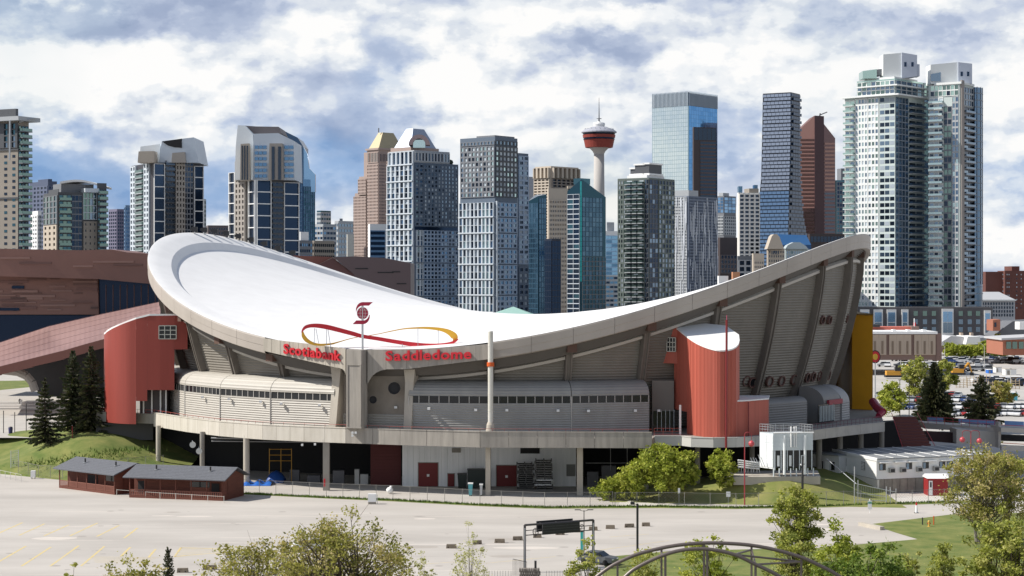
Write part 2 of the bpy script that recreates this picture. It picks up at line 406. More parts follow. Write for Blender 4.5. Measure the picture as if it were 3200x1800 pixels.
# ---- lower concourse with ribbon window
def chord(ph0, ph1, r, t): return AP(ph0, r, 0).lerp(AP(ph1, r, 0), t)
def concourse():
    frame = mat('mullion', (.45, .43, .40), .5)
    bl = [(k, 9) for k in (208.125, 219.375, 230.625, 241.875, 253.125)] + [(275.625, 8), (286.875, 9), (298.125, 9)]
    for ph, n in bl:
        r = 64.6; a, b = ph, ph + 11.25
        def pt(t, rr, z): q = chord(a, b, rr, t); return Vector((q.x, q.y, z))
        e = .004
        rows = []; z = 9.05; i = 0
        while z < 13.75:
            rows.append([pt(t, r + (.05 if i % 2 else -.04), z) for t in (e, 1 - e)]); z += .20 if i % 2 else .17; i += 1
        rows.append([pt(t, r + .03, 13.75) for t in (e, 1 - e)]); rows.append([pt(t, r + .03, 13.85) for t in (e, 1 - e)]); rows.append([pt(t, r - .25, 13.86) for t in (e, 1 - e)])
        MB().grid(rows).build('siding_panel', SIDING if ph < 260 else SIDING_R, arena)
        rows = [[pt(t, r - .25, 14.93) for t in (e, 1 - e)], [pt(t, r + .05, 14.94) for t in (e, 1 - e)]]
        N_ = 14
        for j in range(N_ + 1):
            th = pi / 2 * j / N_
            rr = r - 2.9 + 2.9 * cos(th); zz = 14.98 + 2.2 * sin(th)
            rows.append([pt(t, rr + (.04 if j % 2 else -.03), zz) for t in (e, 1 - e)])
        rows.append([pt(t, r - 4.5, 17.25) for t in (e, 1 - e)])
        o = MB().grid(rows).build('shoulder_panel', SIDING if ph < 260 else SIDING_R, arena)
        # end caps, closing the sides of the profile
        # ribbon: mullions and panes
        mb = MB(); u = (pt(1, r, 0) - pt(0, r, 0)); L_ = u.length; u = u.normalized(); nrm = Vector((u.y, -u.x, 0))
        if nrm.dot(pt(.5, r, 0) - Vector((ACX, ACY, 0))) < 0: nrm = -nrm
        for i in range(n + 1):
            t = i / n; p = pt(min(max(t, .008), .992), r - .22, 13.86)
            MB().obox(p - u * .05, u * .10, nrm * .2, Vector((0, 0, 1.07))).build('mullion', frame, arena)
        for i in range(n):
            p = pt((i + .5) / n, r - .16, 0); w = L_ / n / 2 - .05
            MB().obox(Vector((p.x, p.y, 13.87)) - u * w, u * 2 * w, nrm * .04, Vector((0, 0, 1.05))).build('window_pane', GLASSD, arena)
        mb = MB().obox(pt(0, r + .05, 9.1) - u * .06, u * .12, nrm * .08, Vector((0, 0, 5.8))); mb.build('corner_trim', frame, arena)
    # closed ends
    for ph in (230.7, 309.4, 275.6, 264.4):
        c, s = adir(ph)
        prof = [(58, 9.05), (64.6, 9.05), (64.62, 14.95)] + [(61.7 + 2.9 * cos(pi / 2 * j / 8), 14.98 + 2.2 * sin(pi / 2 * j / 8)) for j in range(9)] + [(58, 17.2)]
        if ph == 230.7: continue
        MB().add([AP(ph, r_ - .03, z_) for r_, z_ in prof], [tuple(range(len(prof)))]).build('end_wall', SIDING, arena)
    for x, y in [(632, 1240), (715, 1246), (812, 1254), (880, 1260), (998, 1265), (1225, 1272), (1339, 1276), (1486, 1280), (1582, 1281), (1742, 1282), (1838, 1283), (1987, 1282), (2072, 1282)]:
        ph = None
        best = min(((abs((AP(p_, 64.75, 0).x) * FP / AP(p_, 64.75, 0).y + 1600 - x), p_) for p_ in [200 + .25 * i for i in range(480)]))
        p = AP(best[1], 64.65 if x < 2050 and not 1200 < x < 1250 else 63, 0); z = ZY(y, p.y); 
        c, s = adir(best[1])
        MB().obox(Vector((p.x - .22, p.y, z - .2)) , Vector((.44, 0, 0)), Vector((0, -.55, 0)), Vector((0, 0, .35))).build('wall_light', WHITE, arena)
concourse()

# ---- corner buttress, concrete fascia and frame legs
def YL(px): return 298.3 + (px - 822) * (289.4 - 298.3) / (1084 - 822)
def YR(px): return 288.8 + (px - 1147) * (284.6 - 288.8) / (1530 - 1147)
def plate(poly, Yf, thick, name, m, parent, d=(0, 1, 0), **kw):
    fr = [W(x, y, Yf(x)) for x, y in poly]; n = len(fr); bk = [p + Vector(d) * thick for p in fr]
    A = sum(poly[i][0] * poly[(i + 1) % n][1] - poly[(i + 1) % n][0] * poly[i][1] for i in range(n))
    fs = [tuple(range(n)), tuple(range(2 * n - 1, n - 1, -1))] + [(i, n + i, n + (i + 1) % n, (i + 1) % n) for i in range(n)]
    if A > 0: fs = [f[::-1] for f in fs]
    return MB().add(fr + bk, fs).build(name, m, parent, **kw)
def lerp(a, b, t): return a + (b - a) * t
FASC_R = mat('shaded_stained_concrete', (.36, .33, .29), .85, col2=(.25, .23, .205), vscale=1.6, stretch=(1, 1, .10), detail=6)  # stained concrete, darkened overall for the faces out of the sun
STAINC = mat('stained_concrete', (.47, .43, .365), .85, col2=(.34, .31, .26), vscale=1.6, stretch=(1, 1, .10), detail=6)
def corner():
    xs = [822, 849, 877, 905, 933, 961, 990, 1018, 1046, 1080]
    top = lambda x: lerp(1057, 1091, (x - 822) / 262); bot = lambda x: lerp(1096, 1150, (x - 822) / 233)
    for a, b in zip(xs[:-1], xs[1:]):
        a_, b_ = a + .35, b - .35
        if b == 1080:
            poly = [(a_, top(a_)), (b_, top(b_)), (b_, 1172), (1077, 1160), (1071, 1154), (1060, 1149.5), (a_, bot(a_))]
        else: poly = [(a_, top(a_)), (b_, top(b_)), (b_, bot(b_)), (a_, bot(a_))]
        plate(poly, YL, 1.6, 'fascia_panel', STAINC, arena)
    xs = [1148, 1206, 1270, 1340, 1412, 1487, 1531]
    top = lambda x: lerp(1093, 1091, (x - 1148) / 150) if x < 1300 else lerp(1091, 1076, ((x - 1300) / 230) ** 1.3); bot = lambda x: lerp(1154, 1122, (x - 1266) / 264) if x > 1266 else 1154
    for a, b in zip(xs[:-1], xs[1:]):
        a_, b_ = a + .25, b - .25
        if a == 1148: poly = [(a_, top(a_)), (b_, top(b_)), (b_, 1154.5), (1190, 1158), (1175, 1165), (1163, 1175), (1155, 1187), (a_, 1200)]
        else: poly = [(a_, top(a_)), (b_, top(b_)), (b_, bot(b_)), (a_, bot(a_))]
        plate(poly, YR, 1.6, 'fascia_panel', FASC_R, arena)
    zt = ZY(1093, 289.0)
    def P(px, Y): return (XY(px, Y), Y)
    MB().prism([P(1082, 288.3), P(1129, 287.4), P(1147.5, 289.2), P(1150, 293.5), P(1085, 294.5)], 9.99, zt).build('buttress', FASC_R, arena)
    # raised frame on its left face
    Yb = lambda px: 288.3 + (px - 1082) * (287.4 - 288.3) / 47 
    for poly in ([(1084, 1138), (1128, 1139), (1128, 1142), (1084, 1141)], [(1084, 1141.5), (1087, 1141.5), (1087, 1330), (1084, 1330)], [(1124, 1142.5), (1128, 1142.5), (1128, 1330), (1124, 1330)]):
        plate(poly, lambda p: Yb(p) - .12, .14, 'raised_frame', FASC_R, arena)
    # frame legs either side
    for ph, s_ in ((264.4, -1), (275.6, 1)):
        c, s = adir(ph); t = Vector((-s, c, 0)); u = Vector((c, s, 0)); mb = MB(); ring = []
        for z, r, w in ((9.0, 65.4, .62), (17.0, 64.2, .68), (19.0, 64.2, .9), (20.6, 64.6, 1.3)):
            p = AP(ph, r, z); ring.append([p - t * w, p + t * w, p + t * w - u * 2.4, p - t * w - u * 2.4])
        vs = [q for r_ in ring for q in r_]; fs = [(j * 4 + e, j * 4 + (e + 1) % 4, j * 4 + 4 + (e + 1) % 4, j * 4 + 4 + e) for j in range(3) for e in range(4)] + [(3, 2, 1, 0), (12, 13, 14, 15)]
        mb.add(vs, fs).build('frame_leg', CONC, arena)
    # recessed concrete wall behind the buttress with two round openings
    rows = [[AP(264.6 + 10.8 * j / 6, 62.9, z) for j in range(7)] for z in (11.8, 21)]
    MB().grid(rows).build('recess_wall', mat('brown_concrete', (.30, .265, .225), .9, var=.1, vscale=.5), arena)
    rows = []; i = 0; z = 9.05
    while z < 11.9: rows.append([AP(264.6 + 10.8 * j / 6, 63.1 + (.05 if i % 2 else -.04), z) for j in range(7)]); z += .2; i += 1
    MB().grid(rows).build('siding_panel', SIDING, arena)
    for x, y, rr in ((1232, 1213, .95), (1166, 1249, .58)):
        Y = 288.9 + (0.9 if x < 1200 else .4); c = W(x, y, Y + .3); seg = 20
        vs = [c + Vector((cos(2 * pi * i / seg) * rr * k, -.25 * d, sin(2 * pi * i / seg) * rr * k)) for k, d in ((1, 0), (1, 1), (.86, 1), (.86, .2)) for i in range(seg)]
        fs = [(k * seg + i, k * seg + (i + 1) % seg, (k + 1) * seg + (i + 1) % seg, (k + 1) * seg + i) for k in range(3) for i in range(seg)] + [tuple(range(3 * seg, 4 * seg))]
        MB().add(vs, fs).build('round_opening', DARKIN, arena)
corner()

# ---- deck, parapet, undercroft
ZP = 9.9
dk_l = [G(300, 1283, ZP), G(480, 1290, ZP), G(585, 1306, ZP), G(685, 1317.5, ZP), G(820, 1327.5, ZP), G(950, 1333, ZP), G(1080, 1337.5, ZP), G(1250, 1343, ZP), G(1500, 1350, ZP), G(2038, 1352, ZP)]
dk_r = [G(2420, 1351, 9.5), G(2545, 1345, 9.5), G(2650, 1332, 9.5), G(2765, 1320, 9.5)]
def resample(pts, step):
    out = [pts[0].copy()]
    for a, b in zip(pts[:-1], pts[1:]):
        n = max(1, round((b - a).length / step))
        for i in range(1, n + 1): out.append(a.lerp(b, i / n))
    return out
def deck():
    mid = [Vector((XY(2045, 284.5), 284.5, 0)), Vector((XY(2130, 284.5), 284.5, 0)), Vector((XY(2160, 282.3), 282.3, 0)), Vector((XY(2230, 281.2), 281.2, 0)), Vector((XY(2300, 281.8), 281.8, 0)), Vector((XY(2420, 284.6), 284.6, 0))]
    outer = dk_l + mid + dk_r
    poly = [(p.x, p.y + .15) for p in outer] + [(66.8, 338), (70, 400), (-75, 400), (-80, 340)]
    MB().prism(poly, 8.0, 8.95).build('deck_slab', [CONC_D, mat('shaded_soffit', (.05, .048, .045), .9)], arena).data.polygons[0].material_index = 1  # underside near black, the shade below the deck put in its colour
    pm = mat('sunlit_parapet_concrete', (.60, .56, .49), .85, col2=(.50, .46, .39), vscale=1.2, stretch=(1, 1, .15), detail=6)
    def para(pts, step, z0, z1, m, nm='parapet_panel', th=.35):
        q = resample(pts, step)
        for a, b in zip(q[:-1], q[1:]):
            u = (b - a); u.z = 0; L_ = u.length; u.normalize(); n = Vector((u.y, -u.x, 0))
            A = Vector((a.x, a.y, z0)) + u * .025
            mb = MB().obox(A, u * (L_ - .05), n * -th, Vector((0, 0, z1 - z0)))
            mb.obox(A + n * .06 + Vector((0, 0, z1 - z0 + .003)), u * (L_ - .05), n * -(th + .12), Vector((0, 0, .12)))
            mb.build(nm, m, arena)
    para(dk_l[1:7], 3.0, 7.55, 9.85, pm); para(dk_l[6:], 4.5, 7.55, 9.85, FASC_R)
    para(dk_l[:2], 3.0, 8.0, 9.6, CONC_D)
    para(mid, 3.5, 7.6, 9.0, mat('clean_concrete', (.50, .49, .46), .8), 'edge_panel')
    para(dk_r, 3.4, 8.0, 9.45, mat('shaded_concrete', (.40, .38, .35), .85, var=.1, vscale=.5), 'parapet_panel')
    # soffit edge beam
    # railing, red
    def rail(pts, z, hgt, step, m, inset=.6):
        q = resample(pts, step); mb = MB()
        for a, b in zip(q[:-1], q[1:]):
            a2 = Vector((a.x, a.y + inset, z)); b2 = Vector((b.x, b.y + inset, z))
            mb.tube(a2, a2 + Vector((0, 0, hgt)), .035, 4); 
            for f_ in (1, .62, .25): mb.tube(a2 + Vector((0, 0, hgt * f_)), b2 + Vector((0, 0, hgt * f_)), .03, 4)
        mb.build('railing', m, arena)
    rr = mat('red_rail_paint', (.42, .09, .07), .5)
    rail(dk_l, 9.0, 1.35, 1.8, rr); rail(dk_r, 9.0, 1.45, 1.2, mat('purple_rail_paint', (.12, .03, .06), .6), .5)
    rail(mid[:2], 9.0, 1.2, 1.5, rr)
    # small litter boxes / heaters on the deck edge in red
    # columns
    for x, Y, r in ((495, 319, .42), (632, 306, .40), (770, 299, .50), (1020, 291.5, .5), (1525, 284.8, .38), (1812, 284.8, .45), (2018, 286, .45), (2180, 288, .4), (2350, 290, .4), (2625, 303, .45), (2690, 306, .45), (2560, 298, .45), (2755, 312, .45)):
        X = XY(x, Y); m_ = CONC if x in (495, 770, 1525, 1812) else CONC_D
        if x in (1020, 1525, 1812): MB().box(X - r, X + r, Y - r, Y + r, 0, 7.98).build('column', m_, arena)
        else: MB().lathe((X, Y, 0), [(r, 0), (r, 7.98)], 14).build('column', m_, arena)
    for i in range(9): MB().box(XY(930 + i * 24, 300), XY(942 + i * 24, 300), 299.6, 299.9, 7.3, 7.5).build('strip_light', mat('dim_tube', (.3, .3, .28), .5), arena)
    for x0, x1, Y, h, m_ in ((655, 700, 306, 1.3, 'pale_cabinet'), (905, 935, 304, 1.9, 'dim_grey_plant'), (960, 1000, 303, 1.1, 'dim_grey_plant'), (1040, 1075, 300, 2.2, 'dim_grey_plant')): MB().box(XY(x0, Y), XY(x1, Y), Y, Y + 1.5, 0, h).build('stored_crate', mat(m_, (.10, .10, .11) if m_[0] == 'd' else (.45, .45, .44), .6), arena)
    MB().box(XY(1012, 290.7), XY(1017, 290.7), 290.4, 290.7, .7, 1.9).build('extinguisher_box', SIGNR, arena)
    for y_, r in ((7.1, .16), (6.6, .09)): MB().tube((XY(660, 304), 304, y_), (XY(1150, 301), 301, y_), r, 6).build('ceiling_pipe', mat('grey_pipe', (.25, .25, .25), .5), arena)
    # undercroft back wall, its deep shade put in the colour, and side wall on the slope
    MB().prism([(-66, 334), (-46, 322), (-22, 312), (30, 312), (46, 312), (70, 330), (72, 334), (45, 315), (-22, 315), (-60, 338)], 0, 7.99).build('undercroft_wall', mat('undercroft_wall_shade', (.018, .018, .02), .9), arena)
    plate([(300, 1322), (478, 1322), (478, 1375), (300, 1375)], lambda p: 327.5, .6, 'retaining_wall', mat('dark_retaining_wall', (.10, .10, .105), .9), arena)
    # white walls of the service bays
    WY = 297.0
    wm = mat('white_service_wall', (.86, .87, .88), .7, col2=(.74, .76, .77), vscale=.9, stretch=(2, 1, .12))
    xs = [1257 + 17.6 * i for i in range(16)]
    for a, b in zip(xs[:-1], xs[1:]):
        MB().box(XY(a, WY) + .01, XY(b, WY) - .01, WY, WY + .5, 0, 7.97).build('wall_panel', wm, arena)
    MB().box(XY(1534, WY), XY(1800, WY), WY + .0, WY + .5, 0, 7.97).build('wall_panel', wm, arena)
    def door(x0, x1, y0, knob=True, mm=REDDOOR):
        z = ZY(y0, WY - .1); d = MB().box(XY(x0, WY), XY(x1, WY), WY - .12, WY - .02, 0.02, z).build('door', mm, arena)
        MB().box(XY(x0, WY) - .12, XY(x1, WY) + .12, WY - .06, WY - .004, 0.01, z + .12).build('frame', CONC_D, d)
        if knob:
            xm = (XY(x0, WY) + XY(x1, WY)) / 2; MB().box(xm - .2, xm + .2, WY - .16, WY - .125, z * .42, z * .42 + .4).build('notice', WHITE, d)
    door(1308, 1368, 1447); door(1400, 1419, 1481, False); door(1552, 1614, 1455)
    MB().box(XY(1158, 299), XY(1253, 299), 298.9, 299.1, 0, 6.6).build('roller_door', mat('dark_red_roller', (.085, .012, .012), .7), arena)
    for i in range(12): MB().box(XY(1158, 298.8), XY(1253, 298.8), 298.8, 298.88, .3 + i * .52, .42 + i * .52).build('slat', mat('dark_red_roller', (.085, .012, .012), .7), arena)
    MB().box(XY(1626, WY), XY(1686, WY), WY - .2, WY - .01, ZY(1417, WY), ZY(1400, WY)).build('vent', DARKIN, arena)
    MB().box(XY(1412, WY), XY(1440, WY), WY - .2, WY - .01, ZY(1414, WY), ZY(1400, WY)).build('vent', CONC_D, arena)
    MB().box(XY(1770, WY), XY(1798, WY), WY - .08, WY - .01, ZY(1488, WY), ZY(1451, WY)).build('louvre', mat('grey_louvre', (.2, .2, .19), .7), arena)
    # bins, racks seen in the dark openings on the right
    for x0, x1, z0, z1 in ((1835, 1870, 0, 2.4), (1880, 1925, .4, 3.4), (1940, 1975, 0, 2.2), (1990, 2020, 0, 2.8)):
        MB().box(XY(x0, 296), XY(x1, 296), 296, 297.5, z0, z1).build('plant_unit', mat('dim_grey_plant', (.10, .10, .11), .6), arena)
    mb = MB(); mb.tube(W(1830, 1447, 294), W(2010, 1447, 294), .06); mb.tube(W(1908, 1400, 294), W(1908, 1470, 294), .05); mb.tube(W(1960, 1400, 294), W(1960, 1470, 294), .05)
    mb.build('pipework', mat('grey_pipe', (.25, .25, .25), .5), arena)
    for x0, x1, h in ((1108, 1122, 2.4), (1126, 1150, 1.6)):
        MB().box(XY(x0, 300), XY(x1, 300), 300, 301, 0, h).build('switch_cabinet', mat('pale_cabinet', (.45, .45, .44), .6), arena)
deck()

# ---- mast-like exhaust pipe on the deck
def exhaust():
    Y = 283.6; X = XY(1533, Y)
    t = thing('exhaust_stack', 'tall pale pipe with an orange band standing in front of the arena fascia', 'chimney', (X, Y, 8.96))
    pm = mat('weathered_pipe', (.55, .54, .47), .5, col2=(.62, .60, .56), vscale=2, stretch=(1, 1, .3))
    MB().lathe((X, Y, 8.96), [(.72, 0), (.72, 1.1), (.66, 1.2), (.60, 1.9), (.45, 2.3)], 20).build('base', CONC, t)
    z1 = ZY(1035, Y)
    MB().lathe((X, Y, 0), [(.40, 11.2), (.40, z1 - .1), (.36, z1), (.28, z1 + .02), (.28, z1 - .5)], 20).build('pipe', pm, t, smooth=False)
    MB().lathe((X, Y, 0), [(.54, ZY(1145, Y)), (.56, ZY(1143, Y)), (.56, ZY(1134, Y)), (.54, ZY(1132, Y))], 20).build('band', mat('orange_band', (.62, .10, .01), .5), t)
    for z in (12.9, 15.5, 20.9, 22.8): MB().lathe((X, Y, 0), [(.42, z), (.42, z + .12)], 20).build('seam', pm, t)
exhaust()

# ---- red and yellow ramp towers
def window_grid(root, x0, x1, y0, y1, Yf, nx, ny, fm, pm, t=.08):
    p0 = W(x0, y1, Yf(x0)); p1 = W(x1, y1, Yf(x1)); u = p1 - p0; u.z = 0; L_ = u.length; u.normalize(); n = Vector((u.y, -u.x, 0))
    zb = p0.z; h = W(x0, y0, Yf(x0)).z - zb
    fr = MB()
    for i in range(nx + 1): fr.obox(Vector((p0.x, p0.y, zb)) + u * (L_ * i / nx - .06), u * .12, n * t * 2, Vector((0, 0, h)))
    for j in range(ny + 1): fr.obox(Vector((p0.x, p0.y, zb + h * j / ny - .06)) + n * .003, u * L_, n * (t * 2 - .02), Vector((0, 0, .12)))
    w = fr.build('window', fm, root)
    for i in range(nx):
        for j in range(ny):
            MB().obox(Vector((p0.x, p0.y, zb + h * j / ny + .06)) + u * (L_ * i / nx + .06), u * (L_ / nx - .12), n * t * .6, Vector((0, 0, h / ny - .12))).build('pane', pm, w)
def towers():
    def P(px, Y): return (XY(px, Y), Y)
    fm = mat('pale_window_frame', (.5, .5, .45), .5)
    # right
    t = thing('stair_tower', 'rounded red tower with sloping white roof before the right half of the arena', 'tower', (XY(2230, 288), 288, 9))
    plane = lambda x, y: 22.1 + (y - 282) * .246
    pl = [P(2147.5, 289.4), P(2162, 287.6), P(2175, 286.2), P(2188, 285.1), P(2200, 284.2), P(2213, 283.4), P(2225, 282.8), P(2238, 282.3), P(2250, 282.1), P(2263, 282.05), P(2277, 282.3), P(2290, 282.9), P(2301, 284.0), P(2308, 285.4), P(2311, 287.4), P(2309, 290.5), P(2285, 293.5), P(2265, 295), P(2147.5, 297)]
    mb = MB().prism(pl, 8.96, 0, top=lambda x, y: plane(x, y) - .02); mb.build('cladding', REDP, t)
    pw = [P(2107, 295), P(2120, 293.6), P(2135, 291.3), P(2147.4, 289.4), P(2147.4, 297), P(2107, 297)]
    MB().prism(pw, 12.4, 0, top=lambda x, y: plane(x, y) - .02 if y < 296 else 25.5).build('side_wing', REDP, t)
    # vertical sheets of the cladding, slightly proud
    for i in range(len(pl) - 7):
        a, b = Vector((*pl[i], 0)), Vector((*pl[i + 1], 0)); u = (b - a).normalized(); n = Vector((u.y, -u.x, 0)); L_ = (b - a).length
        k = 3
        for j in range(k):
            q = a + u * (L_ * j / k)
            MB().obox(Vector((q.x, q.y, 9.0)) + u * .05, u * .10, n * .06, Vector((0, 0, plane(q.x, q.y) - 9.1))).build('seam', REDP, t)
    rp = [P(2106, 295), P(2119, 293.5), P(2134, 291.2)] + [(x, y - .12) for x, y in pl[:17]] + [P(2268, 295.6), P(2200, 297), P(2106, 297.2)]
    vs = [(x, y, plane(x, y) + .0) for x, y in rp] + [(x, y, plane(x, y) + .22) for x, y in rp]; n = len(rp)
    MB().add(vs, [tuple(range(n - 1, -1, -1)), tuple(range(n, 2 * n))] + [(i, (i + 1) % n, n + (i + 1) % n, n + i) for i in range(n)]).build('roof', WHITE, t)
    MB().prism([P(2063, 298.5), P(2072, 295.4), P(2117, 294.0), P(2117, 300), P(2063, 303)], 19.7, 25.6).build('bridge_box', REDP, t)
    window_grid(t, 2085, 2112, 1055, 1098, lambda p: 295.3 - (p - 2072) * 1.4 / 45 - .25, 3, 3, fm, GLASSD)
    MB().prism([P(2285, 284.2), P(2338, 286.2), P(2400, 290.2), P(2403, 297), P(2290, 297)], 8.96, 14.3).build('low_wing', REDP, t)
    MB().prism([P(2283, 283.9), P(2338, 285.9), P(2403, 290.0), P(2405, 297.2), P(2290, 297.2)], 14.303, 14.5).build('wing_coping', WHITE, t)
    MB().tube(W(2339, 1256, 285.9), W(2339, 1365, 285.9), .09).build('downpipe', mat('dark_red_pipe', (.20, .02, .02), .5), t)
    MB().box(XY(2122, 288), XY(2128, 288), 287.6, 288, 8.96, 13.6).build('post', WHITE, t)
    f = thing('flagpole', 'thin dark red pole rising in front of the rounded right red tower', 'pole', W(2269, 1397, 281.0))
    MB().tube(W(2269, 1400, 281.0), W(2271, 1000, 281.0), .17, 8).build('pole', mat('dark_red_pole', (.18, .012, .014), .5), f)
    MB().tube(W(2271, 1000, 281.0), W(2271, 985, 281.0), .05, 6).build('finial', mat('pink_tip', (.5, .08, .15), .5), f)
    # left
    def curve(pts, n=5):
        out = []
        for i in range(len(pts) - 1):
            p0, p1, p2, p3 = [Vector(pts[max(0, min(len(pts) - 1, i + k))]) for k in (-1, 0, 1, 2)]
            for k in range(n): u = k / n; q = .5 * ((2 * p1) + (p2 - p0) * u + (2 * p0 - 5 * p1 + 4 * p2 - p3) * u * u + (3 * p1 - p0 - 3 * p2 + p3) * u ** 3); out.append((q.x, q.y))
        return out + [pts[-1]]
    t = thing('stair_tower', 'plain red tower with a stepped lower edge left of the arena roof', 'tower', (XY(420, 325), 325, 9))
    zt = lambda x, y: lerp(23.2, 26.7, min(1, max(0, (x - XY(325, 328)) / (XY(455, 321) - XY(325, 328)))) ** .8)
    pf = [P(325, 331), P(328, 328), P(336, 326), P(350, 324.4), P(370, 323.0), P(395, 322.0), P(425, 321.5)]
    pf = curve(pf)
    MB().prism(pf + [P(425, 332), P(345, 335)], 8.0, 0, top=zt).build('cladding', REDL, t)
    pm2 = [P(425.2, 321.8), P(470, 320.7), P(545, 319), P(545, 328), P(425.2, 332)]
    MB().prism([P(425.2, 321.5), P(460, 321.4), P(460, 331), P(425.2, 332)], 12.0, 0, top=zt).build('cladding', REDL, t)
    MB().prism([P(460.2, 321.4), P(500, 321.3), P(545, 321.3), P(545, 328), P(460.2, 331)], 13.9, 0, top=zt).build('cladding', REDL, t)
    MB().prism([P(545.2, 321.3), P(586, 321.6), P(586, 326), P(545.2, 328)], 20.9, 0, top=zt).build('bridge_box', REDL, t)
    window_grid(t, 497, 551, 1018, 1059, lambda p: 321.2, 3, 3, fm, GLASSD)
    rp = [P(325, 331), P(328, 328), P(336, 326), P(350, 324.4), P(370, 323.3), P(395, 322.5), P(425, 321.5), P(467, 321.3), P(586, 321.5), P(586, 326), P(455, 333), P(425, 334), P(343, 336)]
    n = len(rp); cx_ = sum(p[0] for p in rp) / n; cy_ = sum(p[1] for p in rp) / n
    vs = [(x, y, zt(x, y) + .01) for x, y in rp] + [(x, y, zt(x, y) + .30) for x, y in rp] + [(x + (cx_ - x) * .03, y + (cy_ - y) * .08, zt(x, y) + .30) for x, y in rp] + [(x + (cx_ - x) * .03, y + (cy_ - y) * .08, zt(x, y) + .12) for x, y in rp]
    MB().add(vs, [(k * n + i, k * n + (i + 1) % n, (k + 1) * n + (i + 1) % n, (k + 1) * n + i) for k in range(3) for i in range(n)] + [tuple(range(3 * n, 4 * n))]).build('roof', WHITE, t)
    # bay behind it with stair glazing
    MB().box(XY(437, 324), XY(522, 324), 324, 330, 8.96, 13.8).build('lobby', mat('lobby_dark', (.06, .05, .05), .6), t)
    for x in (447, 473, 500, 517): MB().box(XY(x, 323.8), XY(x + 4, 323.8), 323.6, 323.9, 8.96, 13.8).build('lobby_post', WHITE, t)
    # yellow
    t = thing('stair_tower', 'tall flat yellow tower at the right edge of the arena', 'tower', (67, 350, 9))
    MB().prism([(62.9, 344.8), (66.15, 341.8), (68.0, 372), (64.6, 372)], 9.0, 26.4).build('cladding', YELL, t)
    MB().prism([(62.75, 344.6), (66.2, 341.5), (68.1, 372.2), (64.45, 372.2)], 26.403, 26.65).build('coping', mat('brown_coping', (.25, .16, .05), .7), t)
    MB().prism([(62, 372.3), (68, 372.3), (68, 380), (62, 380)], 9.0, 24).build('rear_wing', mat('brown_cladding', (.16, .05, .015), .6), t)
towers()

# ---- entrance pod and low block on the right
def pods():
    def shoulder(ph0, ph1, r, zw, back, rise, name, m, n=8, ends=True):
        cols = [ph0 + (ph1 - ph0) * j / n for j in range(n + 1)]; rows = []; z = 9.0; i = 0
        while z < zw: rows.append([AP(c, r + (.04 if i % 2 else -.04), z) for c in cols]); z += .2; i += 1
        prof = [(r - back + back * cos(pi / 2 * j / 12), zw + rise * sin(pi / 2 * j / 12)) for j in range(13)]
        for q, zz in prof: rows.append([AP(c, q, zz) for c in cols])
        o = MB().grid(rows).build(name, m, arena)
        for ph in (ph0, ph1):
            pr = [(r - back - 1, 9.0), (r, 9.0)] + prof + [(r - back - 1, prof[-1][1])]
            MB().add([AP(ph, a_, b_) for a_, b_ in pr], [tuple(range(len(pr)))]).build('end_wall', m, arena)
        return o
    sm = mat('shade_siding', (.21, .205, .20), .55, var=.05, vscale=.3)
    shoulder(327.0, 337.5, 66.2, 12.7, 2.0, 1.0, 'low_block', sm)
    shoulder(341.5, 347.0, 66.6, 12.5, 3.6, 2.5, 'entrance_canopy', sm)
    shoulder(347.2, 350.3, 66.8, 12.0, 3.8, 2.9, 'entrance_canopy', mat('pale_canopy', (.30, .30, .305), .5))
    # recess and red sign band on the canopy
    a = AP(342.3, 66.7, 0); b = AP(346.8, 66.7, 0); u = (b - a); n = Vector((u.y, -u.x, 0)).normalized()
    MB().obox(Vector((a.x, a.y, 12.0)), u, n * .45, Vector((0, 0, .8))).build('sign_band', mat('dull_red_sign', (.30, .03, .05), .5), arena)
    for i in range(10):
        p = AP(339.4 + i * .45, 67.3, 0); MB().box(p.x - .07, p.x + .07, p.y - .12, p.y, 9.4, 12.0).build('glazing_bar', mat('pale_bar', (.5, .55, .55), .5), arena)
    a = AP(339.2, 67.0, 0); b = AP(343.8, 67.0, 0); u = b - a; n = Vector((u.y, -u.x, 0)).normalized()
    MB().obox(Vector((a.x, a.y, 9.2)), u, n * .12, Vector((0, 0, 3.0))).build('entrance_glazing', GLASSD, arena)
    # glazed doors recessed beside the right red tower
    for i in range(5):
        Y = 294; x0 = 2042 + i * 13
        MB().box(XY(x0, Y), XY(x0 + 11, Y), Y, Y + .1, 9.0, 12.2).build('glazed_door', GLASSD, arena)
        MB().box(XY(x0 + 11.2, Y), XY(x0 + 12.8, Y), Y - .1, Y + .1, 9.0, 12.4).build('door_post', mat('pale_bar', (.5, .55, .55), .5), arena)
    MB().box(XY(2038, 294), XY(2106, 294), 294.15, 295, 9.0, 17.0).build('porch_wall', mat('porch_wall', (.20, .185, .165), .8), arena)
pods()

